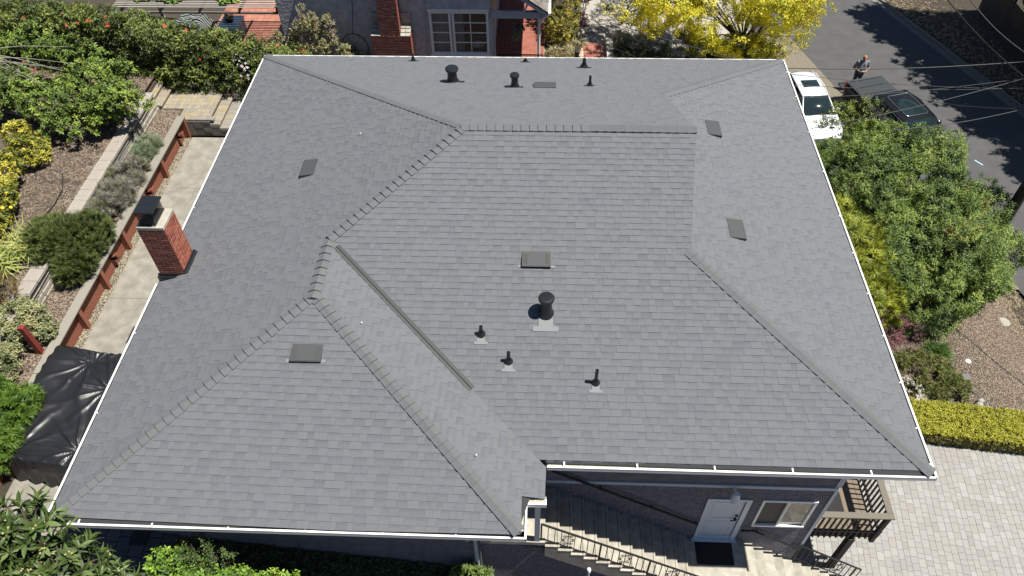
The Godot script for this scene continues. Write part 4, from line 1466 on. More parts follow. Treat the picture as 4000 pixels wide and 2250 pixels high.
# ---------------------------------------------------------------- the neighbour's house and yard
func build_neighbour() -> void:
	var h := thing("neighbour_house", "pale grey stucco house behind with white windows and a brick chimney", "house", Vector3(3, -5.6, -24))
	wall(h, "wall", Vector3(-2.2, 0, -22), Vector3(6.62, 0, -22), -6.0, -2.0, Vector3(0, 0, -0.2), [[6.26, 8.72, -4.64, -2.70]], mats.neighbour_stucco, "grey stucco wall with the white window")
	var gw := MB.new()
	gw.prism(PackedVector3Array([Vector3(-2.2, -2.0, -22), Vector3(7.9, -2.0, -22), Vector3(3.0, 1.3, -22)]), Vector3(0, 0, -0.2))
	part(h, "gable_wall", gw, mats.neighbour_stucco)
	wall(h, "wall", Vector3(6.62, 0, -22.2), Vector3(6.62, 0, -29), -6.0, -2.0, Vector3(-0.2, 0, 0), [], mats.neighbour_stucco)
	var lw := MB.new()
	lw.box2(Vector3(-2.2, -6.0, -32.0), Vector3(-2.0, -2.1, -22.2)); lw.box2(Vector3(-2.0, -5.62, -31), Vector3(6.4, -5.5, -22.25)); lw.box2(Vector3(3.5, -5.4, -25.0), Vector3(6.4, -2.2, -24.8)); lw.box2(Vector3(3.4, -5.4, -24.8), Vector3(3.5, -2.2, -22.25)); lw.box2(Vector3(3.5, -2.4, -24.7), Vector3(6.4, -2.2, -22.25))
	part(h, "room", lw, mats.dark_room)
	# roof: one slope down to the right over the porch
	var rf := MB.new()
	var r0 := Vector3(3.0, 1.52, -21.65); var r1 := Vector3(8.98, -2.55, -21.65)
	rf.prism(PackedVector3Array([r0, r1, r1 + Vector3(0, 0, -11), r0 + Vector3(0, 0, -11)]), Vector3(0, -0.06, 0))
	var roof := part(h, "roof", rf, mats.deck_felt)
	var pal := [C(0.5, 0.5, 0.5), C(0.9, 0.88, 0.85), C(1.1, 1.08, 1.02)]
	var d := (r0 - r1).normalized()
	var stock := []
	for k in 14:
		var z := -21.63
		while z > -25.0:
			var l := rng.randf_range(0.12, 0.3)
			var mb := MB.new()
			mb.col = pick(pal, rng.randf())
			var p := r1 + d * (0.15 * k)
			var q := p + d * 0.16
			var n := Vector3(-d.y, d.x, 0) * -1.0
			if n.y < 0: n = -n
			mb.quad(Vector3(p.x, p.y, z) + n * 0.022, Vector3(p.x, p.y, z - l + 0.006) + n * 0.022, Vector3(q.x, q.y, z - l + 0.006) + n * 0.004, Vector3(q.x, q.y, z) + n * 0.004)
			mb.quad(Vector3(p.x, p.y, z), Vector3(p.x, p.y, z - l + 0.006), Vector3(p.x, p.y, z - l + 0.006) + n * 0.022, Vector3(p.x, p.y, z) + n * 0.022)
			stock.append([0.0, mb])
			z -= l
	lay(roof, "shingle", stock, mats.roof_tan, 290)
	var rl := MB.new()
	rl.prism(PackedVector3Array([Vector3(-0.9, -1.13, -21.65), r0, r0 + Vector3(0, 0, -11), Vector3(-0.9, -1.13, -32.65)]), Vector3(0, -0.06, 0))
	part(h, "roof", rl, mats.roof_tan)
	var tr := MB.new()
	tr.beam(Vector3(8.95, -2.68, -21.72), Vector3(7.6, -1.76, -21.72), 0.03, 0.2); tr.box2(Vector3(6.64, -2.95, -22.08), Vector3(8.8, -2.68, -21.9))
	part(h, "porch_beam", tr, mats.trim)
	var gt := MB.new()
	gt.beam(Vector3(9.03, -2.6, -21.6), Vector3(9.03, -2.6, -30), 0.11, 0.1)
	gt.tube([Vector3(9.0, -2.65, -21.75), Vector3(8.75, -2.95, -21.85), Vector3(8.62, -3.2, -21.87), Vector3(8.62, -5.5, -21.87)], [0.05], 8)
	part(h, "gutter", gt, mats.white)
	var po := MB.new()
	po.box2(Vector3(8.55, -5.45, -22.06), Vector3(8.67, -2.94, -21.93))
	part(h, "porch_post", po, mats.white)
	var cb := MB.new()
	cb.box2(Vector3(6.52, -5.6, -21.995), Vector3(6.66, -2.96, -21.95)); cb.box2(Vector3(6.7, -5.5, -22.12), Vector3(6.78, -2.96, -22.04))
	part(h, "corner_board", cb, mats.trim)
	var wf := MB.new()
	for x in [4.06, 4.86, 5.0, 6.42]:
		wf.box2(Vector3(x, -4.64, -22.06), Vector3(x + 0.1, -2.70, -21.95))
	wf.box2(Vector3(4.0, -4.75, -22.0), Vector3(6.6, -4.641, -21.88)); wf.box2(Vector3(4.02, -2.699, -22.05), Vector3(6.56, -2.6, -21.94))
	wf.box2(Vector3(4.161, -4.64, -22.055), Vector3(6.419, -4.56, -21.955)); wf.box2(Vector3(4.161, -2.78, -22.055), Vector3(6.419, -2.70, -21.955))
	var wn := part(h, "window", wf, mats.white, "white grid window with pale curtains")
	for y in [-3.22, -3.67, -4.12]:
		var mb := MB.new()
		mb.box2(Vector3(4.16, y, -22.03), Vector3(4.86, y + 0.035, -21.98)); mb.box2(Vector3(5.1, y, -22.03), Vector3(6.42, y + 0.035, -21.98))
		part(wn, "glazing_bar", mb, mats.white)
	var vb := MB.new()
	vb.box2(Vector3(5.745, -4.56, -22.032), Vector3(5.78, -2.78, -21.982))
	part(wn, "glazing_bar", vb, mats.white)
	for r in [[4.16, 4.86], [5.1, 6.42]]:
		var gp := MB.new()
		gp.box2(Vector3(r[0], -4.56, -22.012), Vector3(r[1], -2.78, -22.006))
		part(wn, "pane", gp, mats.glass)
	for r in [[4.1, 5.0], [5.05, 5.45]]:
		var rows := []
		for y in [-2.75, -4.7]:
			var row := []
			for i in 40:
				row.append(Vector3(lerpf(r[0], r[1], i / 39.0), y, -22.2 + 0.035 * sin(i * 1.15)))
			rows.append(row)
		var cu := MB.new()
		cu.sheet(rows)
		part(wn, "curtain", cu, mats.curtain)
	var pw := MB.new()
	pw.ball(Vector3(6.0, -4.55, -22.6), Vector3(0.32, 0.16, 0.22), 10)
	part(h, "cushion", pw, mats.white)
	# brick chimney with sloped shoulders
	var red := [C(0.15, 0.042, 0.03), C(0.24, 0.068, 0.045), C(0.32, 0.1, 0.065)]
	var core := MB.new()
	core.box2(Vector3(2.12, -3.45, -21.95), Vector3(2.85, 2.6, -21.45))
	var ch := part(h, "chimney", core, mats.mortar, "dark red brick chimney with stepped shoulders")
	brick_box(ch, Vector3(2.08, -3.5, -21.96), Vector3(2.88, -0.6, -21.42), red)
	brick_box(ch, Vector3(1.66, -5.8, -21.97), Vector3(3.3, -3.5, -21.40), red)
	for s in [[1.66, 2.08], [2.885, 3.3]]:
		var sh := MB.new()
		sh.prism(PackedVector3Array([Vector3(s[0], -3.49, -21.42), Vector3(s[1], -3.49, -21.42), Vector3(s[1], -3.3, -21.9), Vector3(s[0], -3.3, -21.9)]) , Vector3(0, -0.01, 0))
		sh.box2(Vector3(s[0] + 0.01, -3.5, -21.93), Vector3(s[1] - 0.01, -2.75, -21.9))
		for i in 3:
			for j in 2:
				sh.slab(Vector3(lerpf(s[0], s[1], (j + 0.5) / 2.0), -3.46 + 0.09 * i, -21.47 - 0.16 * i), Vector3(0.19, 0.03, 0.15), 0.005, Basis(Vector3.RIGHT, 0.5))
		part(ch, "chimney_shoulder", sh, mats.concrete)
	var cd := MB.new()
	cd.tube([Vector3(3.94, -2.2, -21.96), Vector3(3.9, -2.5, -21.95), Vector3(3.88, -3.4, -21.96), Vector3(3.85, -4.9, -21.96)], [0.018], 5)
	part(h, "conduit", cd, mats.trim)
	var c2 := MB.new()
	c2.tube([Vector3(6.7, -2.62, -21.92), Vector3(7.3, -2.66, -21.86), Vector3(8.0, -2.62, -21.86), Vector3(8.14, -2.2, -21.68), Vector3(8.1, -2.0, -21.68)], [0.045], 8)
	part(h, "drain_pipe", c2, mats.trim)
	# brick porch floor
	var pf := MB.new()
	pf.box2(Vector3(6.62, -5.9, -30.5), Vector3(8.85, -5.44, -21.6))
	var fl := part(h, "porch_floor", pf, mats.tile_grout)
	var tp := [C(0.36, 0.12, 0.085), C(0.42, 0.15, 0.105), C(0.33, 0.1, 0.07)]
	stock = []
	for k in 52:
		var z := -21.68 - 0.17 * k
		var x := 6.64 - 0.17 * (k % 2)
		while x < 8.84:
			var mb := MB.new()
			mb.col = pick(tp, rng.randf())
			var x0 := maxf(x, 6.64)
			var x1 := minf(x + 0.33, 8.84)
			x += 0.34
			if x1 - x0 < 0.03: continue
			mb.slab(Vector3((x0 + x1) * 0.5, -5.43, z), Vector3(x1 - x0 - 0.006, 0.04, 0.15), 0.004)
			stock.append([-z, mb])
	lay(fl, "brick", stock, mats.tile)
	var pr := MB.new()
	pr.beam(Vector3(6.9, -4.55, -21.8), Vector3(8.8, -4.55, -21.8), 0.04, 0.04)
	for i in 12:
		pr.beam(Vector3(6.95 + 0.165 * i, -4.55, -21.8), Vector3(6.95 + 0.165 * i, -5.4, -21.8), 0.018, 0.018)
	part(h, "porch_railing", pr, mats.iron)
	# things about the porch and wall
	var hb := thing("hanging_basket", "hanging basket of trailing purple flowers in the neighbour's brick porch", "basket", Vector3(7.7, -3.95, -22.4))
	var bk := MB.new()
	bk.lathe(Vector3(7.7, -3.95, -22.4), [[0.05, 0], [0.17, 0.1], [0.2, 0.2], [0, 0.19]], 14)
	bk.tube([Vector3(7.7, -3.75, -22.4), Vector3(7.7, -2.95, -22.35)], [0.008], 4)
	part(hb, "basket", bk, mats.dark_wood)
	foliage(hb, "foliage", [[Vector3(7.7, -3.72, -22.4), Vector3(0.26, 0.16, 0.26)], [Vector3(7.66, -4.0, -22.35), Vector3(0.14, 0.35, 0.14)]], 150, cluster(8, 0.07, 0.03, 0.9, 0.06, 5), mats.leaf, [C(0.1, 0.13, 0.05), C(0.3, 0.3, 0.17), C(0.06, 0.1, 0.03)])
	foliage(hb, "flowers", [[Vector3(7.74, -3.68, -22.35), Vector3(0.22, 0.12, 0.2)]], 40, cluster(6, 0.05, 0.035, 1.1, 0.02, 6), mats.flower, [C(0.12, 0.05, 0.3), C(0.2, 0.1, 0.4)])
	var tl := thing("arch_trellis", "black metal arch trellis against the neighbour's wall left of the chimney", "trellis", Vector3(0.8, -5.6, -21.8))
	var ar := MB.new()
	var arc := []
	for i in 17:
		var a := PI * i / 16.0
		arc.append(Vector3(0.8 - 0.57 * cos(a), -4.3 + 0.68 * sin(a), -21.8))
	ar.tube([Vector3(0.23, -5.6, -21.8), arc[0]], [0.02], 5); ar.tube(arc, [0.02], 5); ar.tube([arc[16], Vector3(1.37, -5.6, -21.8)], [0.02], 5)
	part(tl, "arch", ar, mats.iron)
	var gr := MB.new()
	for i in 6:
		gr.beam(Vector3(0.24 + 0.19 * (i + 0.5), -5.6, -21.8), Vector3(0.24 + 0.19 * (i + 0.5), -4.4, -21.8), 0.012, 0.012)
		gr.beam(Vector3(0.23, -5.5 + 0.22 * i, -21.81), Vector3(1.37, -5.5 + 0.22 * i, -21.81), 0.012, 0.012)
	for i in 5:
		var a := PI * (i + 1) / 6.0
		gr.beam(Vector3(0.8, -4.3, -21.8), Vector3(0.8 - 0.56 * cos(a), -4.3 + 0.67 * sin(a), -21.8), 0.012, 0.012)
	part(tl, "grid", gr, mats.iron)
	var cl := cluster(8, 0.075, 0.04, 0.9, 0.1, 11)
	shrub("climbing_plant", "sparse climber growing on the black arch trellis", "climber", Vector3(0.8, -5.5, -21.7), [[Vector3(0.35, -4.65, -21.7), Vector3(0.3, 0.3, 0.12)], [Vector3(1.2, -4.95, -21.7), Vector3(0.25, 0.35, 0.12)], [Vector3(0.7, -4.5, -21.7), Vector3(0.2, 0.15, 0.1)]], 130, cl, "leaf", [C(0.03, 0.05, 0.015), C(0.08, 0.11, 0.03)])
	var cb2 := MB.new()
	cb2.tube([Vector3(1.1, -1.2, -21.93), Vector3(0.95, -2.6, -21.93), Vector3(0.8, -3.62, -21.85)], [0.012], 4)
	single("wall_cable", "dark cable hanging down the neighbour's wall above the arch trellis", "cable", cb2, mats.dark_wire, Vector3(0.8, -3.62, -21.85))

func build_neighbour_yard() -> void:
	# terracotta patio
	var bed := MB.new()
	bed.box2(Vector3(-6.9, -5.9, -31.0), Vector3(-2.3, -5.63, -23.2))
	var fl := setting("tiled_patio", "terracotta tiled patio under the neighbour's pergola", bed, mats.tile_grout)
	var stock := []
	var pal := [C(0.42, 0.17, 0.11), C(0.5, 0.22, 0.15), C(0.38, 0.14, 0.09)]
	for i in 15:
		for j in 25:
			var mb := MB.new()
			mb.col = pick(pal, rng.randf())
			mb.slab(Vector3(-6.73 + 0.305 * i, -5.615, -23.4 - 0.305 * j), Vector3(0.292, 0.04, 0.292), 0.005)
			stock.append([j + rng.randf(), mb])
	lay(fl, "tile", stock, mats.tile)
	# pergola
	var pg := thing("pergola", "weathered slatted pergola shading the neighbour's terracotta patio", "pergola", Vector3(-6, -5.6, -24.5))
	var k := 0
	var z := -22.72
	while z > -26.2:
		var mb := MB.new()
		mb.col = shade(0.75, 1.25)
		mb.beam(Vector3(-9.6, -2.98, z), Vector3(-2.25, -2.97, z + rng.randf_range(-0.02, 0.02)), 0.07, 0.02)
		part(pg, "slat", mb, mats.pale_bark)
		z -= 0.155
		k += 1
	for x in [-9.2, -7.5, -5.8, -4.1, -2.5]:
		var mb := MB.new()
		mb.beam(Vector3(x, -3.08, -22.62), Vector3(x, -3.08, -26.3), 0.05, 0.15)
		part(pg, "rafter", mb, mats.dark_wood)
	for zz in [-22.68, -26.2]:
		var mb := MB.new()
		mb.beam(Vector3(-9.6, -3.2, zz), Vector3(-2.25, -3.2, zz), 0.06, 0.09)
		part(pg, "beam", mb, mats.grey_wood)
	for p in [[-9.4, -22.75], [-9.4, -26.1], [-2.5, -26.1]]:
		var mb := MB.new()
		mb.box2(Vector3(p[0] - 0.06, -5.6, p[1] - 0.06), Vector3(p[0] + 0.06, -3.32, p[1] + 0.06))
		part(pg, "post", mb, mats.grey_wood)
	shrub("grapevine", "bright green grapevine sprawling over the pergola slats", "vine", Vector3(-8.2, -3.0, -24.0), [[Vector3(-8.3, -2.86, -23.6), Vector3(0.55, 0.15, 0.5)], [Vector3(-7.2, -2.86, -23.5), Vector3(0.7, 0.14, 0.45)], [Vector3(-4.6, -2.86, -23.4), Vector3(0.5, 0.15, 0.4)]], 420, cluster(5, 0.16, 0.14, 1.2, 0.08, 3), "leaf", [C(0.13, 0.24, 0.03), C(0.22, 0.36, 0.05), C(0.08, 0.16, 0.02)], {"stems": 4, "low": -0.1})
	# low table with a pot on the patio
	var tb := thing("patio_table", "low blue-black square table on the terracotta patio", "table", Vector3(-6.0, -5.6, -25.0))
	var tt := MB.new()
	tt.slab(Vector3(-5.75, -4.98, -25.05), Vector3(0.95, 0.06, 1.25), 0.01)
	part(tb, "table_top", tt, mats.table)
	for x in [-6.16, -5.34]:
		for zz in [-25.6, -24.5]:
			var lg := MB.new()
			lg.box2(Vector3(x - 0.04, -5.6, zz - 0.04), Vector3(x + 0.04, -5.01, zz + 0.04))
			part(tb, "leg", lg, mats.table)
	var sl := MB.new()
	for i in 9:
		sl.box2(Vector3(-5.29, -5.55 + 0.06 * i, -25.55), Vector3(-5.27, -5.51 + 0.06 * i, -24.55))
	part(tb, "side_slats", sl, mats.table)
	var pt := thing("potted_plant", "dark pot of dry twigs standing on the patio table", "plant", Vector3(-5.75, -4.95, -25.1))
	var pm := MB.new()
	pm.lathe(Vector3(-5.75, -4.95, -25.1), [[0.14, 0], [0.19, 0.14], [0.2, 0.2], [0.16, 0.19], [0, 0.17]], 14)
	part(pt, "pot", pm, mats.black_matt)
	foliage(pt, "foliage", [[Vector3(-5.75, -4.7, -25.1), Vector3(0.16, 0.2, 0.16)]], 50, cluster(6, 0.09, 0.03, 0.7, 0.06, 8), mats.leaf, [C(0.05, 0.04, 0.03), C(0.12, 0.1, 0.05)])
	# draped garden furniture
	var rows := []
	var f := noise(0.8, 3)
	for i in 20:
		var r := []
		for j in 26:
			var x := -8.6 + 1.9 * j / 25.0
			var zz := -25.9 + 1.7 * i / 19.0
			var e := minf(minf(j, 25 - j) / 5.0, minf(i, 19 - i) / 4.0)
			r.append(Vector3(x, -5.6 + 0.75 * clampf(e, 0.0, 1.0) + 0.2 * f.get_noise_2d(x * 2.0, zz * 2.0), zz))
		rows.append(r)
	var cv := MB.new()
	cv.sheet(rows, true)
	single("furniture_cover", "grey cover thrown over garden furniture, striped by the pergola's shade", "cover", cv, mats.cloth, Vector3(-7.6, -5.6, -25.0))
	# brick path, low wall and gate post beside the entry
	var pb := MB.new()
	pb.flat_prism([[8.9, -22.4], [10.15, -22.3], [10.6, -24.5], [11.6, -24.5], [11.6, -21.5], [8.9, -21.5]], -5.9, -5.56)
	var ph := setting("brick_path", "red brick path leading to the neighbour's porch", pb, mats.tile_grout)
	stock = []
	for a in [[8.92, 10.1, -23.2, -21.5], [10.62, 11.55, -24.5, -21.5]]:
		var r := 0
		var zz: float = a[2]
		while zz < float(a[3]):
			var x: float = a[0] - 0.18 * (r % 2)
			while x < float(a[1]) - 0.02:
				var x0 := maxf(x, a[0])
				var x1 := minf(x + 0.35, a[1])
				x += 0.36
				if x1 - x0 < 0.05: continue
				var mb := MB.new()
				mb.col = pick([C(0.36, 0.12, 0.085), C(0.44, 0.17, 0.12), C(0.32, 0.1, 0.07)], rng.randf())
				mb.slab(Vector3((x0 + x1) * 0.5, -5.55, zz + 0.11), Vector3(x1 - x0, 0.04, 0.21), 0.005)
				stock.append([-zz, mb])
			zz += 0.222
			r += 1
	lay(ph, "brick", stock, mats.tile)
	var cp := MB.new()
	var q := [[10.5, -24.55], [14.0, -25.0], [21.6, -26.2], [21.6, -60.0], [10.5, -60.0]]
	var ring := PackedVector3Array()
	for a in q:
		ring.append(Vector3(a[0], lerpf(-5.58, -7.96, smoothstep(10.0, 21.5, a[0])), a[1]))
	var sheet := []
	for i in 24:
		var row := []
		for j in 24:
			var x := lerpf(10.4, 19.7, j / 23.0)
			var zz := lerpf(-24.5 - 0.06 * j, -60.0, i / 23.0)
			row.append(Vector3(x, lerpf(-5.57, -7.97, smoothstep(9.8, 21.3, x)), zz))
		sheet.append(row)
	cp.sheet(sheet)
	setting("neighbour_driveway", "pale cracked concrete drive in front of the neighbour's house", cp, mats.pale_concrete)
	for c in [[[Vector3(10.9, -5.63, -25.2), Vector3(11.2, -5.66, -26.5), Vector3(10.95, -5.64, -27.6), Vector3(11.4, -5.7, -29.5)]], [[Vector3(17.5, -7.22, -26.5), Vector3(16.2, -6.9, -28.0), Vector3(16.6, -7.0, -31.0)]]]:
		pass
	var lw := MB.new()
	lw.box2(Vector3(11.62, -6.2, -24.9), Vector3(11.92, -5.28, -22.6)); lw.box2(Vector3(11.92, -6.2, -22.8), Vector3(15.5, -5.5, -22.6))
	single("low_wall", "low concrete garden wall beside the red brick path", "wall", lw, mats.concrete, Vector3(11.8, -5.6, -23.5))
	var gp := MB.new()
	gp.slab(Vector3(10.25, -5.1, -22.35), Vector3(0.16, 1.05, 0.5), 0.02)
	single("gate_board", "dark wooden gate standing open beside the red brick path", "gate", gp, mats.dark_wood, Vector3(10.25, -5.6, -22.35))
	# border planting
	var lf := cluster(9, 0.1, 0.045, 0.8, 0.14, 21)
	shrub("gold_shrub", "tall golden-leaved shrub beside the neighbour's brick porch", "shrub", Vector3(9.75, -5.7, -25.6), [[Vector3(9.75, -4.3, -26.2), Vector3(0.8, 1.5, 1.6)], [Vector3(9.6, -4.9, -24.6), Vector3(0.7, 0.8, 0.9)]], 1500, lf, "leaf", [C(0.05, 0.07, 0.015), C(0.16, 0.15, 0.025), C(0.36, 0.29, 0.04), C(0.44, 0.36, 0.05)], {"gap": -0.3})
	shrub("purple_shrub", "purple-leaved shrub at the edge of the pale concrete drive", "shrub", Vector3(10.6, -5.7, -25.9), [[Vector3(10.55, -4.3, -26.9), Vector3(0.4, 0.9, 1.0)], [Vector3(10.5, -5.0, -25.2), Vector3(0.3, 0.5, 0.5)]], 260, lf, "leaf", [C(0.04, 0.012, 0.02), C(0.1, 0.03, 0.045)], {"gap": -0.1})
	var st := tuft(26, 0.42, 0.02, 1.1, 41, 0.6)
	shrub("strappy_border", "straw-coloured strappy grasses at the foot of the golden shrub", "grass", Vector3(10.0, -5.6, -23.6), [[Vector3(9.7, -5.5, -23.2), Vector3(0.7, 0.1, 0.5)], [Vector3(10.25, -5.5, -24.0), Vector3(0.3, 0.1, 0.8)]], 60, st, "leaf", [C(0.1, 0.12, 0.03), C(0.3, 0.25, 0.12), C(0.4, 0.34, 0.2)], {"up": 0.9, "low": 0.0})
	shrub("clipped_shrub", "rounded dark olive shrub left of the golden yellow tree", "shrub", Vector3(12.5, -5.9, -26.8), [[Vector3(12.6, -4.85, -27.1), Vector3(1.3, 1.2, 1.3)], [Vector3(13.6, -4.6, -28.2), Vector3(1.3, 1.4, 1.2)]], 1700, cluster(14, 0.06, 0.016, 0.8, 0.1, 22), "leaf", [C(0.04, 0.055, 0.015), C(0.09, 0.1, 0.025), C(0.13, 0.13, 0.03)])
	var fx := tuft(26, 0.7, 0.025, 1.0, 42, 0.5)
	var fp := [C(0.09, 0.08, 0.05), C(0.22, 0.17, 0.1), C(0.32, 0.26, 0.17), C(0.12, 0.13, 0.05)]
	for p in [[12.2, -24.6, "brown-bladed flax clump beside the low concrete wall"], [13.6, -25.4, "flax clump with upright blades under the yellow tree's left side"], [15.3, -25.2, "flax clump in front of the yellow tree's thin limbs"], [16.4, -24.6, "flax clump left of the yellow tree's trunk"]]:
		shrub("flax_plant", p[2], "flax", Vector3(p[0], -5.95, p[1]), [[Vector3(p[0], -5.8, p[1]), Vector3(0.35, 0.1, 0.3)]], 9, fx, "leaf", fp, {"up": 0.95, "low": 0.0, "stems": 2}, "flax clumps under the yellow tree")
	shrub("rosemary_border", "dark green rosemary bushes along the neighbour's low wall", "shrub", Vector3(13.0, -5.8, -23.2), [[Vector3(12.7, -5.35, -23.4), Vector3(0.8, 0.65, 0.7)], [Vector3(13.6, -5.3, -22.9), Vector3(0.9, 0.6, 0.6)], [Vector3(14.7, -5.3, -23.0), Vector3(0.9, 0.6, 0.6)], [Vector3(12.0, -5.5, -22.4), Vector3(0.6, 0.4, 0.4)]], 1500, cluster(16, 0.07, 0.012, 0.5, 0.2, 23), "leaf", [C(0.025, 0.04, 0.02), C(0.06, 0.08, 0.04), C(0.1, 0.13, 0.07)])
	shrub("border_shrub", "dark glossy shrubs under the yellow tree at the back eave", "shrub", Vector3(16.5, -6.2, -23.4), [[Vector3(15.9, -5.6, -23.2), Vector3(0.9, 0.7, 0.8)], [Vector3(17.1, -5.8, -23.5), Vector3(1.0, 0.7, 0.9)], [Vector3(18.0, -6.0, -23.2), Vector3(0.8, 0.6, 0.8)]], 1200, lf, "leaf", [C(0.03, 0.045, 0.012), C(0.07, 0.1, 0.02), C(0.12, 0.16, 0.04)])
	# the yellow tree
	var yt := thing("yellow_tree", "big golden yellow leafed tree spreading over the neighbour's concrete drive", "tree", Vector3(18.3, -7.0, -25.6))
	var bl := [[Vector3(14.2, -3.4, -23.6), Vector3(2.0, 0.8, 1.6)], [Vector3(16.0, -2.6, -24.8), Vector3(1.6, 0.8, 1.4)], [Vector3(18.6, -3.2, -23.5), Vector3(1.6, 1.0, 1.9)], [Vector3(19.6, -3.2, -25.6), Vector3(1.7, 1.1, 1.8)], [Vector3(17.7, -4.7, -22.6), Vector3(1.3, 0.5, 0.8)], [Vector3(15.6, -4.4, -22.9), Vector3(0.7, 0.5, 0.6)], [Vector3(17.6, -1.6, -26.0), Vector3(2.0, 0.8, 1.5)], [Vector3(13.2, -2.8, -25.2), Vector3(1.4, 0.7, 1.2)]]
	var tips := tips_of(bl, 22)
	var tk := MB.new()
	var foot := Vector3(18.1, -7.1, -25.2)
	for i in 5:
		var a := TAU * i / 5.0
		tk.tube([foot + Vector3(cos(a), 0, sin(a)) * 0.15, foot + Vector3(cos(a) * 0.4 - 0.1, 1.1, sin(a) * 0.35), foot + Vector3(cos(a) * 0.9 - 0.3, 2.4, sin(a) * 0.8 + 0.3)], [0.11, 0.08, 0.05], 7)
	part(yt, "trunk", tk, mats.bark)
	stems(yt, "limb", foot + Vector3(-0.15, 1.3, 0.1), tips, 0.05, mats.bark)
	foliage(yt, "foliage", bl, 7000, cluster(9, 0.15, 0.05, 0.9, 0.2, 24, 0.5), mats.leaf, [C(0.34, 0.36, 0.02), C(0.55, 0.52, 0.03), C(0.74, 0.66, 0.05), C(0.66, 0.56, 0.04)], {"gap": -0.12, "gap_freq": 1.3, "hang": 0.5, "depth": 0.8, "wobble": 0.5, "low": -0.8})
	# tall flowering sages before the neighbour's wall
	var i2 := 0
	for p in [[-1.75, -22.4, 2.4, "leftmost of three tall dusty sage shrubs before the neighbour's wall"], [-0.75, -22.5, 3.0, "middle and tallest of three sage shrubs before the neighbour's wall"], [0.1, -22.4, 2.6, "sage shrub with mauve flowers nearest the black arch trellis"]]:
		var x: float = p[0]
		var zz: float = p[1]
		var ht: float = p[2]
		var foot2 := Vector3(x, -5.7, zz + 1.2)
		var bl2 := []
		for k2 in 6:
			bl2.append([Vector3(x + rng.randf_range(-0.45, 0.45), -5.5 + ht * (0.35 + 0.12 * k2), zz + 1.15 + rng.randf_range(-0.3, 0.3)), Vector3(0.16, ht * 0.17, 0.16)])
		var o := shrub("tall_sage", p[3], "shrub", foot2, bl2, 330, cluster(10, 0.09, 0.035, 0.7, 0.14, 25), "leaf", [C(0.2, 0.18, 0.08), C(0.36, 0.3, 0.15), C(0.26, 0.27, 0.11), C(0.44, 0.37, 0.22)], {"gap": -0.2}, "tall sages before the neighbour's wall")
		foliage(o, "flowers", bl2.slice(3), 26, cluster(7, 0.05, 0.03, 0.5, 0.16, 26), mats.flower, [C(0.2, 0.1, 0.28), C(0.32, 0.2, 0.4)])
		i2 += 1


# ---------------------------------------------------------------- street
func quad_sheet(p: Array, n := 6, bulge := Vector3.ZERO) -> Array:   # bilinear patch over four corners, swelling in the middle
	var rows := []
	for i in n + 1:
		var row := []
		for j in n + 1:
			var s := float(j) / n
			var t := float(i) / n
			var a: Vector3 = p[0].lerp(p[1], s)
			var b: Vector3 = p[3].lerp(p[2], s)
			row.append(a.lerp(b, t) + bulge * (1.0 - pow(2.0 * s - 1.0, 2.0)) * (1.0 - pow(2.0 * t - 1.0, 2.0)))
		rows.append(row)
	return rows

# car body shell: stations [z, half width at the sill, half width at the shoulder, shoulder height, deck height]
func hull(mb: MB, stations: Array, floor_y: float) -> void:
	var rows := []
	for s in stations:
		var z: float = s[0]
		var w0: float = s[1]
		var w1: float = s[2]
		var y1: float = s[3]
		var y2: float = s[4]
		var half := [Vector3(w0 * 0.9, floor_y, z), Vector3(w0, floor_y + 0.12, z), Vector3(w1 * 1.0, lerpf(floor_y, y1, 0.55), z), Vector3(w1 * 0.985, y1 - 0.08, z), Vector3(w1 * 0.93, y1, z), Vector3(w1 * 0.7, lerpf(y1, y2, 0.75), z), Vector3(w1 * 0.35, y2, z), Vector3(0, y2 + 0.006, z)]
		var row := []
		for p in half: row.append(p)
		for i in range(half.size() - 2, -1, -1):
			row.append(Vector3(-half[i].x, half[i].y, half[i].z))
		rows.append(row)
	mb.sheet(rows, true)
	for e in [0, rows.size() - 1]:
		var r: Array = rows[e]
		for i in range(1, r.size() - 1):
			if e == 0: mb.tri(r[0], r[i + 1], r[i])
			else: mb.tri(r[0], r[i], r[i + 1])

func wheel(o: Node3D, c: Vector3, r: float, side: float) -> void:
	var b := Basis(Vector3.BACK, -PI / 2 * side)
	var t := MB.new()
	t.lathe(c, [[r * 0.62, -0.1], [r * 0.97, -0.1], [r, -0.06], [r, 0.06], [r * 0.97, 0.1], [r * 0.62, 0.1]], 20, b)
	var w := part(o, "wheel", t, mats.rubber)
	var m := MB.new()
	m.lathe(c, [[r * 0.62, -0.08], [r * 0.62, 0.09], [r * 0.5, 0.075], [r * 0.15, 0.085], [0, 0.09]], 16, b)
	part(w, "rim", m, mats.rim)

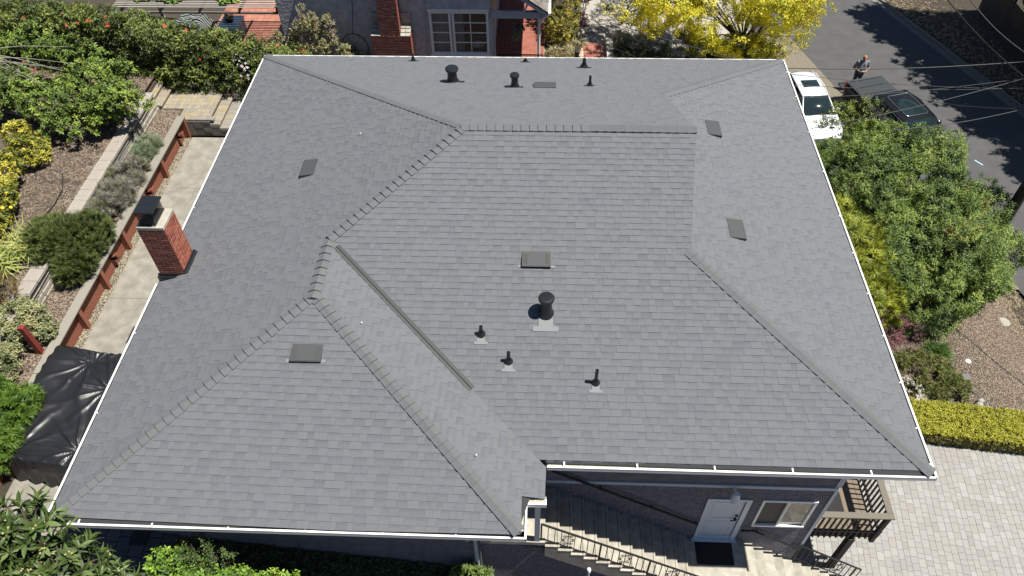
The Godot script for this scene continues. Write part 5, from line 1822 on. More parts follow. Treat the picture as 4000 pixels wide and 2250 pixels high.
func build_white_car() -> void:
	var o := thing("parked_car", "white car with a dark sunroof parked beside the house's right eave", "car", Vector3(20.85, -8.0, -22.4), "", 0.09)
	var hl := MB.new()
	hull(hl, [[-2.28, 0.7, 0.72, 0.72, 0.76], [-2.2, 0.8, 0.84, 0.86, 0.9], [-1.9, 0.86, 0.89, 0.93, 0.97], [-1.2, 0.88, 0.91, 0.93, 0.95], [0.0, 0.88, 0.91, 0.92, 0.94], [0.9, 0.88, 0.91, 0.91, 0.96], [1.4, 0.87, 0.9, 0.86, 0.92], [1.9, 0.84, 0.87, 0.78, 0.83], [2.2, 0.76, 0.79, 0.68, 0.73], [2.36, 0.6, 0.62, 0.58, 0.61]], 0.22)
	part(o, "body", hl, mats.paint_white)
	var rf := MB.new()
	var rows := []
	for s in [[-1.75, 0.5, 1.30], [-1.5, 0.555, 1.40], [-1.0, 0.585, 1.455], [-0.4, 0.59, 1.465], [0.1, 0.575, 1.43], [0.32, 0.56, 1.385]]:
		var row := []
		for k in 9:
			var t := k / 4.0 - 1.0
			row.append(Vector3(t * s[1], s[2] - 0.05 * t * t - (0.03 if absf(t) > 0.99 else 0.0), s[0]))
		rows.append(row)
	rf.sheet(rows, true)
	for s in [-1.0, 1.0]:
		rf.tube([Vector3(0.56 * s, 1.335, 0.32), Vector3(0.74 * s, 0.96, 1.12)], [0.04], 6)
		rf.tube([Vector3(0.5 * s, 1.25, -1.75), Vector3(0.7 * s, 0.96, -2.15)], [0.06], 6)
		rf.tube([Vector3(0.585 * s, 1.40, -0.55), Vector3(0.8 * s, 0.94, -0.5)], [0.04], 6)
		rf.tube([Vector3(0.56 * s, 1.335, 0.32), Vector3(0.59 * s, 1.41, -0.4), Vector3(0.56 * s, 1.37, -1.4), Vector3(0.5 * s, 1.25, -1.75)], [0.035], 6)
	part(o, "roof", rf, mats.paint_white)
	var sr := MB.new()
	sr.sheet(quad_sheet([Vector3(-0.36, 1.462, -0.28), Vector3(0.36, 1.462, -0.28), Vector3(0.36, 1.468, -0.8), Vector3(-0.36, 1.468, -0.8)], 6, Vector3(0, 0.028, 0)))
	part(o, "sunroof", sr, mats.car_glass)
	var ws := MB.new()
	ws.sheet(quad_sheet([Vector3(-0.74, 0.95, 1.12), Vector3(0.74, 0.95, 1.12), Vector3(0.56, 1.38, 0.3), Vector3(-0.56, 1.38, 0.3)], 8, Vector3(0, 0.06, 0.08)))
	part(o, "windscreen", ws, mats.car_glass)
	var rw := MB.new()
	rw.sheet(quad_sheet([Vector3(0.68, 0.97, -2.12), Vector3(-0.68, 0.97, -2.12), Vector3(-0.5, 1.3, -1.73), Vector3(0.5, 1.3, -1.73)], 6, Vector3(0, 0.04, -0.05)))
	part(o, "rear_window", rw, mats.car_glass)
	for s in [-1.0, 1.0]:
		for r in [[1.05, 0.3, -0.5], [-0.52, -0.55, -2.05]]:
			var sw := MB.new()
			var top_z: float = r[1] if r[1] > 0 else -0.55
			var end_top := -0.55 if r[0] > 0 else -1.72
			var a := Vector3(0.8 * s, 0.94, r[0]); var b := Vector3(0.8 * s, 0.94, r[2])
			sw.sheet(quad_sheet([a, b, Vector3(0.575 * s, 1.36 if r[0] > 0 else 1.27, end_top), Vector3(0.575 * s, 1.36, top_z)], 4, Vector3(0.02 * s, 0, 0)))
			part(o, "side_window", sw, mats.car_glass)
		var mr := MB.new()
		mr.ball(Vector3(0.96 * s, 0.99, 0.78), Vector3(0.11, 0.07, 0.06), 10)
		part(o, "mirror", mr, mats.paint_white)
		var hd := MB.new()
		hd.ball(Vector3(0.6 * s, 0.66, 2.16), Vector3(0.17, 0.07, 0.12), 10)
		part(o, "headlight", hd, mats.chrome)
		var tl := MB.new()
		tl.ball(Vector3(0.68 * s, 0.78, -2.2), Vector3(0.13, 0.09, 0.06), 8)
		part(o, "tail_light", tl, mats.red_lamp)
		for z in [-1.42, 1.42]:
			wheel(o, Vector3(0.82 * s, 0.32, z), 0.32, s)
	var wp := MB.new()
	for x in [-0.5, 0.05]:
		wp.beam(Vector3(x, 0.985, 1.17), Vector3(x + 0.5, 1.03, 1.07), 0.02, 0.02)
	part(o, "wipers", wp, mats.black_matt)

func build_truck() -> void:
	var o := thing("pickup_truck", "dark pickup truck with a grey folding bed cover parked at the road edge", "truck", Vector3(24.2, -8.0, -21.1), "", 0.3)
	var hl := MB.new()
	hull(hl, [[-2.62, 0.88, 0.9, 1.2, 1.21], [-2.5, 0.92, 0.95, 1.24, 1.25], [-1.0, 0.92, 0.95, 1.24, 1.25], [-0.9, 0.92, 0.95, 1.2, 1.21], [0.9, 0.92, 0.95, 1.18, 1.2], [1.75, 0.92, 0.95, 1.12, 1.22], [2.2, 0.9, 0.93, 1.08, 1.18], [2.6, 0.84, 0.87, 1.0, 1.09], [2.78, 0.7, 0.74, 0.9, 0.96]], 0.45)
	part(o, "body", hl, mats.paint_dark)
	for k in 3:
		var tp := MB.new()
		tp.slab(Vector3(0, 1.275, -2.32 + 0.52 * k + 0.0), Vector3(1.66, 0.045, 0.47), 0.02)
		part(o, "cover_panel", tp, mats.tonneau)
	var rails := MB.new()
	for s in [-1.0, 1.0]:
		rails.box2(Vector3(0.84 * s - 0.05, 1.24, -2.6), Vector3(0.84 * s + 0.05, 1.29, -0.92))
	rails.box2(Vector3(-0.83, 1.24, -2.64), Vector3(0.83, 1.285, -2.585))
	part(o, "bed_rail", rails, mats.tonneau)
	var tg := MB.new()
	tg.box2(Vector3(-0.9, 0.84, -3.12), Vector3(0.6, 0.9, -2.66))
	tg.tube([Vector3(-0.9, 0.92, -3.1), Vector3(0.6, 0.92, -3.1)], [0.05], 8)
	part(o, "tailgate", tg, mats.tonneau)
	var rf := MB.new()
	var rows := []
	for s in [[-0.82, 0.72, 1.76], [-0.6, 0.76, 1.84], [0.0, 0.78, 1.87], [0.9, 0.77, 1.85], [1.25, 0.74, 1.79]]:
		var row := []
		for k in 9:
			var t := k / 4.0 - 1.0
			row.append(Vector3(t * s[1], s[2] - 0.05 * t * t - (0.04 if absf(t) > 0.99 else 0.0), s[0]))
		rows.append(row)
	rf.sheet(rows, true)
	for s in [-1.0, 1.0]:
		rf.tube([Vector3(0.73 * s, 1.73, 1.25), Vector3(0.86 * s, 1.2, 1.8)], [0.045], 6)
		rf.tube([Vector3(0.71 * s, 1.7, -0.82), Vector3(0.86 * s, 1.2, -0.95)], [0.07], 6)
		rf.tube([Vector3(0.7 * s, 1.78, 0.1), Vector3(0.88 * s, 1.18, 0.15)], [0.045], 6)
		rf.tube([Vector3(0.71 * s, 1.7, -0.82), Vector3(0.77 * s, 1.79, 0.0), Vector3(0.73 * s, 1.73, 1.25)], [0.04], 6)
	part(o, "roof", rf, mats.paint_dark)
	var sr := MB.new()
	sr.sheet(quad_sheet([Vector3(-0.5, 1.84, 1.0), Vector3(0.5, 1.84, 1.0), Vector3(0.5, 1.83, -0.42), Vector3(-0.5, 1.83, -0.42)], 6, Vector3(0, 0.05, 0)))
	var su := part(o, "sunroof", sr, mats.car_glass)
	var tr := MB.new()
	var ring := []
	for c in [[-0.52, 0.94], [-0.44, 1.04], [0.44, 1.04], [0.52, 0.94], [0.52, -0.36], [0.44, -0.44], [-0.44, -0.44], [-0.52, -0.36], [-0.52, 0.94]]:
		ring.append(Vector3(c[0], 1.87 - 0.02 * absf(c[1]), c[1]))
	tr.tube(ring, [0.014], 5)
	part(su, "sunroof_trim", tr, mats.chrome)
	var ws := MB.new()
	ws.sheet(quad_sheet([Vector3(-0.86, 1.2, 1.8), Vector3(0.86, 1.2, 1.8), Vector3(0.73, 1.77, 1.25), Vector3(-0.73, 1.77, 1.25)], 8, Vector3(0, 0.05, 0.08)))
	part(o, "windscreen", ws, mats.car_glass)
	var rw := MB.new()
	rw.sheet(quad_sheet([Vector3(0.84, 1.2, -0.95), Vector3(-0.84, 1.2, -0.95), Vector3(-0.71, 1.73, -0.83), Vector3(0.71, 1.73, -0.83)], 4))
	part(o, "rear_window", rw, mats.car_glass)
	for s in [-1.0, 1.0]:
		for r in [[1.7, 1.2, 0.15, 0.12], [0.13, 0.1, -0.92, -0.8]]:
			var sw := MB.new()
			sw.sheet(quad_sheet([Vector3(0.9 * s, 1.18, r[0]), Vector3(0.9 * s, 1.18, r[2]), Vector3(0.765 * s, 1.74, r[3]), Vector3(0.765 * s, 1.74, r[1])], 4, Vector3(0.02 * s, 0, 0)))
			var w := part(o, "side_window", sw, mats.car_glass)
			var wt := MB.new()
			wt.tube([Vector3(0.92 * s, 1.2, r[0] - 0.08), Vector3(0.92 * s, 1.2, r[2] + 0.05), Vector3(0.79 * s, 1.72, r[3] + 0.05), Vector3(0.79 * s, 1.72, r[1] - 0.06), Vector3(0.92 * s, 1.2, r[0] - 0.08)], [0.013], 4)
			part(w, "window_trim", wt, mats.chrome)
		var mr := MB.new()
		mr.box(Vector3(1.1 * s, 1.3, 1.2), Vector3(0.2, 0.24, 0.1), Basis(UP, 0.2 * s))
		mr.beam(Vector3(0.88 * s, 1.22, 1.25), Vector3(1.1 * s, 1.24, 1.22), 0.05, 0.06)
		part(o, "mirror", mr, mats.paint_dark)
		var ms := MB.new()
		ms.ball(Vector3(1.1 * s, 1.41, 1.2), Vector3(0.1, 0.03, 0.06), 8)
		part(o, "mirror_cap", ms, mats.chrome)
		var hd := MB.new()
		hd.ball(Vector3(0.68 * s, 0.92, 2.62), Vector3(0.2, 0.1, 0.12), 10)
		part(o, "headlight", hd, mats.chrome)
		var tl := MB.new()
		tl.box(Vector3(0.88 * s, 1.05, -2.6), Vector3(0.12, 0.35, 0.1))
		part(o, "tail_light", tl, mats.red_lamp)
		for z in [-1.75, 1.8]:
			wheel(o, Vector3(0.86 * s, 0.39, z), 0.39, s)

# signed-distance body: bones [a, radius, b, radius, colour], smoothly joined and meshed as surface nets
func body_mesh(mb: MB, bones: Array, cell: float, k: float) -> void:
	var lo := Vector3.INF
	var hi := -Vector3.INF
	for b in bones:
		var r := maxf(b[1], b[3]) + 0.04
		lo = lo.min(b[0] - Vector3.ONE * r).min(b[2] - Vector3.ONE * r)
		hi = hi.max(b[0] + Vector3.ONE * r).max(b[2] + Vector3.ONE * r)
	var nx := int((hi.x - lo.x) / cell) + 2
	var ny := int((hi.y - lo.y) / cell) + 2
	var nz := int((hi.z - lo.z) / cell) + 2
	var val := PackedFloat32Array()
	val.resize(nx * ny * nz)
	val.fill(1.0)
	var acc := PackedFloat32Array()
	acc.resize(nx * ny * nz)
	for b in bones:
		var pa: Vector3 = b[0]
		var pb: Vector3 = b[2]
		var ra: float = b[1]
		var rb: float = b[3]
		var ab := pb - pa
		var l2 := maxf(ab.length_squared(), 1e-8)
		var r := maxf(ra, rb) + k * 4.0
		var i0 := Vector3i((pa.min(pb) - Vector3.ONE * r - lo) / cell).clamp(Vector3i.ZERO, Vector3i(nx - 1, ny - 1, nz - 1))
		var i1 := Vector3i((pa.max(pb) + Vector3.ONE * r - lo) / cell + Vector3.ONE).clamp(Vector3i.ZERO, Vector3i(nx - 1, ny - 1, nz - 1))
		for iz in range(i0.z, i1.z + 1):
			for iy in range(i0.y, i1.y + 1):
				for ix in range(i0.x, i1.x + 1):
					var p := lo + Vector3(ix, iy, iz) * cell
					var t := clampf((p - pa).dot(ab) / l2, 0.0, 1.0)
					var d := p.distance_to(pa + ab * t) - lerpf(ra, rb, t)
					acc[ix + nx * (iy + ny * iz)] += exp(-d / k)
	for i in val.size():
		if acc[i] > 0.0:
			val[i] = -k * log(acc[i])
	var vid := {}
	var pts := []
	var nrms := []
	var cols := []
	var step := [1, nx, nx * ny]
	for iz in nz - 1:
		for iy in ny - 1:
			for ix in nx - 1:
				var q := ix + nx * (iy + ny * iz)
				var inside := 0
				for c in 8:
					if val[q + (c & 1) + nx * ((c >> 1) & 1) + nx * ny * (c >> 2)] < 0.0: inside += 1
				if inside == 0 or inside == 8: continue
				var s := Vector3.ZERO
				var n := 0
				for c in 8:
					for ax in 3:
						if c & (1 << ax): continue
						var e := c | (1 << ax)
						var v0 := val[q + (c & 1) + nx * ((c >> 1) & 1) + nx * ny * (c >> 2)]
						var v1 := val[q + (e & 1) + nx * ((e >> 1) & 1) + nx * ny * (e >> 2)]
						if (v0 < 0.0) != (v1 < 0.0):
							var a := Vector3(c & 1, (c >> 1) & 1, c >> 2)
							var b2 := Vector3(e & 1, (e >> 1) & 1, e >> 2)
							s += a.lerp(b2, v0 / (v0 - v1))
							n += 1
				vid[q] = pts.size()
				var p := lo + (Vector3(ix, iy, iz) + s / n) * cell
				pts.append(p)
				var g := Vector3(val[q + 1] - val[q], val[q + nx] - val[q], val[q + nx * ny] - val[q])
				nrms.append(g.normalized())
				var best := INF
				var bc := Color.WHITE
				for b in bones:
					var ab: Vector3 = b[2] - b[0]
					var t := clampf((p - b[0]).dot(ab) / maxf(ab.length_squared(), 1e-8), 0.0, 1.0)
					var d: float = p.distance_to(b[0] + ab * t) - lerpf(b[1], b[3], t)
					if d < best:
						best = d
						bc = b[4]
				cols.append(bc)
	for q in vid:
		var ix: int = q % nx
		var iy: int = (q / nx) % ny
		var iz: int = q / (nx * ny)
		for ax in 3:
			var u: int = (ax + 1) % 3
			var w: int = (ax + 2) % 3
			var at := [ix, iy, iz]
			if at[u] == 0 or at[w] == 0: continue
			var v0 := val[q]
			var v1 := val[q + step[ax]]
			if (v0 < 0.0) == (v1 < 0.0): continue
			var ids := [q, q - step[u], q - step[u] - step[w], q - step[w]]
			if not (vid.has(ids[1]) and vid.has(ids[2]) and vid.has(ids[3])): continue
			var a: int = vid[ids[0]]; var b: int = vid[ids[1]]; var c: int = vid[ids[2]]; var d: int = vid[ids[3]]
			mb.col = cols[a]
			if v0 < 0.0:
				mb.trin(pts[a], pts[b], pts[c], nrms[a], nrms[b], nrms[c]); mb.trin(pts[a], pts[c], pts[d], nrms[a], nrms[c], nrms[d])
			else:
				mb.trin(pts[a], pts[c], pts[b], nrms[a], nrms[c], nrms[b]); mb.trin(pts[a], pts[d], pts[c], nrms[a], nrms[d], nrms[c])

func build_person() -> void:
	var at := Vector3(23.62, -8.0, -24.75)
	var o := thing("person", "bald person in a grey T-shirt and jeans standing behind the pickup with a small controller", "person", at, "", -0.05)
	base_of[o] = Vector3.ZERO
	var sk := C(0.36, 0.17, 0.11)
	var sh := C(0.16, 0.18, 0.2)
	var je := C(0.035, 0.05, 0.09)
	var bt := C(0.02, 0.02, 0.02)
	var bones := []
	var bone := func(a: Vector3, ra: float, b: Vector3, rb: float, c: Color) -> void: bones.append([a, ra, b, rb, c])
	bone.call(Vector3(0, 0.98, 0), 0.15, Vector3(0, 1.15, 0.01), 0.15, sh)
	bone.call(Vector3(-0.07, 1.14, 0.03), 0.14, Vector3(-0.09, 1.36, 0.02), 0.125, sh)
	bone.call(Vector3(0.07, 1.14, 0.03), 0.14, Vector3(0.09, 1.36, 0.02), 0.125, sh)
	bone.call(Vector3(-0.2, 1.46, 0.0), 0.075, Vector3(0.2, 1.46, 0.0), 0.075, sh)
	bone.call(Vector3(0, 1.5, 0.0), 0.062, Vector3(0, 1.6, 0.04), 0.056, sk)
	bone.call(Vector3(0, 1.66, 0.05), 0.085, Vector3(0, 1.72, 0.03), 0.09, sk)
	bone.call(Vector3(0, 1.62, 0.10), 0.055, Vector3(0, 1.65, 0.09), 0.06, sk)
	for s in [-1.0, 1.0]:
		bone.call(Vector3(0.22 * s, 1.45, 0), 0.07, Vector3(0.3 * s, 1.25, -0.01), 0.062, sh)
		bone.call(Vector3(0.3 * s, 1.25, -0.01), 0.05, Vector3(0.34 * s, 1.16, 0.0), 0.045, sk)
		bone.call(Vector3(0.34 * s, 1.16, 0.0), 0.045, Vector3(0.14 * s, 1.13, 0.27), 0.03, sk)
		bone.call(Vector3(0.1 * s, 0.95, 0), 0.12, Vector3(0.11 * s, 0.52, 0.02), 0.075, je)
		bone.call(Vector3(0.11 * s, 0.52, 0.02), 0.07, Vector3(0.12 * s, 0.1, -0.02), 0.05, je)
		bone.call(Vector3(0.12 * s, 0.05, -0.05), 0.05, Vector3(0.13 * s, 0.045, 0.14), 0.045, bt)
		bone.call(Vector3(0.092 * s, 1.69, 0.03), 0.018, Vector3(0.094 * s, 1.66, 0.03), 0.014, sk)
	var mb := MB.new()
	body_mesh(mb, bones, 0.022, 0.016)
	# hands: palm, four fingers and a thumb each
	for s in [-1.0, 1.0]:
		bones.clear()
		var w := Vector3(0.13 * s, 1.13, 0.29)
		bone.call(w, 0.026, w + Vector3(-0.05 * s, 0.0, 0.06), 0.03, sk)
		for f in 4:
			var b0 := w + Vector3(-0.055 * s - 0.004 * f * s, 0.02 - 0.018 * f, 0.075)
			var l := [0.036, 0.042, 0.039, 0.03][f] as float
			var b1 := b0 + Vector3(-0.03 * s, 0, l * 0.6)
			bone.call(b0, 0.0095, b1, 0.009, sk)
			bone.call(b1, 0.009, b1 + Vector3(-l * 0.8 * s, 0, -0.006), 0.008, sk)
		bone.call(w + Vector3(-0.02 * s, 0.025, 0.03), 0.012, w + Vector3(-0.06 * s, 0.045, 0.06), 0.0095, sk)
		body_mesh(mb, bones, 0.006, 0.004)
	var bd := part(o, "body", mb, mats.person)
	var gl := MB.new()
	gl.box(Vector3(0, 1.685, 0.125), Vector3(0.15, 0.04, 0.025))
	part(bd, "sunglasses", gl, mats.black_metal)
	var belt := MB.new()
	belt.lathe(Vector3(0, 0.985, 0.0), [[0.172, 0], [0.174, 0.02], [0.172, 0.04]], 20, Basis(Vector3(1.1, 0, 0), UP, Vector3(0, 0, 0.95)))
	part(bd, "belt", belt, mats.black_matt)
	var rc := MB.new()
	rc.slab(Vector3(0, 1.15, 0.36), Vector3(0.19, 0.04, 0.1), 0.01)
	rc.slab(Vector3(0, 1.19, 0.38), Vector3(0.15, 0.012, 0.08), 0.003, Basis(Vector3.RIGHT, 0.4))
	rc.xf = Transform3D(Basis(), Vector3.ZERO)
	var off := at + Vector3(0, 0, 0)
	var ct := MeshInstance3D.new()
	ct.name = nam(self, "remote_controller")
	ct.mesh = rc.mesh(Vector3(0, 1.15, 0.36))
	ct.material_override = mats.grey_vent
	ct.position = off + Basis(UP, -0.05) * Vector3(0, 1.15, 0.36)
	ct.rotation.y = -0.05
	add_child(ct, true)
	tag(ct, "small grey remote controller held in both hands by the bald person", "controller")

func build_street() -> void:
	build_white_car()
	build_truck()
	build_person()
	# utility pole and its wires
	var po := thing("utility_pole", "dark wooden utility pole leaning into the right edge beyond the big bush", "pole", Vector3(25.45, -8.0, -13.55))
	var pm := MB.new()
	pm.tube([Vector3(25.45, -8.2, -13.55), Vector3(25.45, 2.5, -13.55)], [0.2, 0.16], 12)
	part(po, "pole", pm, mats.pole)
	var cr := MB.new()
	cr.beam(Vector3(24.6, 1.6, -14.2), Vector3(26.3, 1.6, -12.9), 0.1, 0.12)
	part(po, "cross_arm", cr, mats.pole)
	var hook := MB.new()
	hook.tube([Vector3(25.25, -5.25, -13.5), Vector3(25.1, -5.1, -13.45), Vector3(25.12, -4.95, -13.45)], [0.015], 5)
	part(po, "step_hook", hook, mats.iron)
	var ws := [
		[Vector3(16.6, -0.65, -14.7), Vector3(24.0, -0.464, -14.89), Vector3(24.69, 1.75, -14.13), 0.016, "wire", "thick grey twisted service cable running from the far right to the roof's back corner"],
		[Vector3(17, -1.264, -15.33), Vector3(24, -1.02, -14.23), Vector3(25.11, 1.75, -13.81), 0.008, "dark_wire", "thin dark wire crossing the white car's roof"],
		[Vector3(17, -1.205, -14.62), Vector3(24, -1.0, -14.25), Vector3(25.28, 1.75, -13.68), 0.008, "dark_wire", "thin dark wire crossing the white car's sunroof"],
		[Vector3(17, -1.345, -14.07), Vector3(24, -0.805, -14.48), Vector3(25.54, 1.75, -13.48), 0.008, "dark_wire", "thin dark wire crossing the white car's windscreen"],
		[Vector3(17, -1.214, -12.29), Vector3(24, -0.805, -14.48), Vector3(25.71, 1.75, -13.35), 0.011, "wire", "grey cable rising over the truck's bonnet from the white car"],
		[Vector3(18.5, 0.0, -10.6), Vector3(24, -1.424, -13.74), Vector3(25.88, 1.75, -13.22), 0.01, "wire", "grey cable passing the truck's mirror above the big bush"],
		[Vector3(19.4, 2.85, -13.1), Vector3(24, -0.767, -14.53), Vector3(26.13, 1.75, -13.03), 0.015, "dark_wire", "lower of two heavy cables slanting across the far kerb at top right"],
		[Vector3(19.4, 3.4, -12.0), Vector3(24, -0.261, -15.13), Vector3(26.25, 1.75, -12.94), 0.014, "wire", "upper pale cable slanting past the dark fence at top right"],
		[Vector3(19.0, 0.2, -12.0), Vector3(24, -1.43, -13.75), Vector3(24.94, 1.75, -13.94), 0.007, "dark_wire", "thin dark wire from the truck's cab out to the right edge"],
	]
	for w in ws:
		var pts := []
		var a: Vector3 = w[0]
		var b: Vector3 = w[1]
		for i in 14:
			var t := i / 13.0
			pts.append(a.lerp(b, t) - Vector3(0, 0.12 * sin(PI * t), 0))
		for i in range(1, 4):
			pts.append(b.lerp(w[2], i / 3.0))
		var mb := MB.new()
		mb.tube(pts, [w[3]], 5)
		single("overhead_wire", w[5], "wire", mb, mats[w[4]], a, "overhead wires at the right")
	for w in [[Vector3(8.97, -2.1, -21.75), Vector3(15.4, -1.13, -15.98), 0.014, "grey service cable running from the neighbour's eave towards the back right corner"], [Vector3(9.0, -2.75, -21.9), Vector3(12.0, -1.5, -16.7), 0.006, "thin wire sagging from the neighbour's eave over the brick path"]]:
		var pts := []
		for i in 12:
			var t := i / 11.0
			pts.append(w[0].lerp(w[1], t) - Vector3(0, 0.1 * sin(PI * t), 0))
		var mb := MB.new()
		mb.tube(pts, [w[2]], 5)
		single("service_cable", w[3], "cable", mb, mats.wire, w[0])
	# far side: dark slatted fence, pale paving and the big trees that shade the street
	var fe := thing("slatted_fence", "dark slatted wooden fence beyond the street at top right", "fence", Vector3(32.5, -7.9, -30))
	for k in 16:
		var mb := MB.new()
		mb.box2(Vector3(31.9, -7.85 + 0.125 * k, -31.9), Vector3(31.94, -7.76 + 0.125 * k, -24.0))
		part(fe, "slat", mb, mats.dark_wood)
	for z in [-31.9, -29.3, -26.7, -24.1]:
		var mb := MB.new()
		mb.box2(Vector3(31.95, -8.0, z - 0.05), Vector3(32.05, -5.8, z + 0.05))
		part(fe, "post", mb, mats.dark_wood)
	var sw := MB.new()
	sw.flat_prism([[29.6, -38.0], [31.0, -38.0], [31.7, -32.6], [30.3, -32.6]], -8.1, -7.86)
	setting("far_pavement", "patch of pale pavement beyond the street", sw, mats.pale_concrete)
	var lf := cluster(10, 0.3, 0.13, 0.8, 0.3, 51)
	var dark := [C(0.015, 0.028, 0.008), C(0.035, 0.055, 0.015), C(0.06, 0.09, 0.02)]
	var k2 := 0
	for t in [[Vector3(33.8, -7.8, -29.5), [[Vector3(31.0, 0.6, -31.0), Vector3(1.3, 1.3, 1.2)], [Vector3(32.2, 0.6, -29.4), Vector3(2.0, 1.7, 1.6)], [Vector3(34.0, 0.8, -29.6), Vector3(1.8, 2.0, 1.8)], [Vector3(33.2, -4.4, -28.4), Vector3(1.2, 1.7, 2.2)]], "dark leafy tree hanging over the slatted fence at top right"],
			[Vector3(35.0, -7.8, -26.0), [[Vector3(33.2, 0.6, -27.0), Vector3(2.2, 2.0, 2.2)], [Vector3(33.9, 0.6, -24.6), Vector3(2.3, 2.2, 2.0)], [Vector3(35.5, 0.6, -26.0), Vector3(2.2, 2.2, 3.0)], [Vector3(34.4, -4.4, -25.6), Vector3(1.6, 2.0, 2.6)]], "big tree at the right edge that shades the street"],
			[Vector3(36.0, -7.8, -19.0), [[Vector3(34.2, 0.6, -21.8), Vector3(1.7, 1.8, 1.6)], [Vector3(34.6, 0.6, -18.8), Vector3(1.5, 1.8, 2.0)], [Vector3(35.6, 0.8, -17.0), Vector3(1.6, 1.8, 1.8)]], "tree just outside the right edge that shades the near street"]]:
		var o := thing("street_tree", t[2], "tree", t[0], "trees beyond the street")
		var tk := MB.new()
		tk.tube([t[0], t[0] + Vector3(-0.2, 3.5, 0.1), t[1][0][0]], [0.3, 0.22, 0.1], 9)
		part(o, "trunk", tk, mats.bark)
		stems(o, "limb", t[0] + Vector3(-0.2, 3.5, 0.1), tips_of(t[1], 10), 0.12, mats.bark)
		foliage(o, "foliage", t[1], 5200, lf, mats.leaf, dark, {"gap": -0.25, "gap_freq": 0.9, "depth": 0.9, "wobble": 0.5, "low": -0.9})
		k2 += 1
	shrub("verge_shrub", "small green shrub with orange flowers at the top right beside the fence", "shrub", Vector3(30.8, -7.8, -34.4), [[Vector3(30.9, -7.5, -34.4), Vector3(0.7, 0.5, 0.6)]], 260, cluster(8, 0.12, 0.05, 0.8, 0.12, 52), "leaf", [C(0.06, 0.1, 0.02), C(0.14, 0.2, 0.04)])


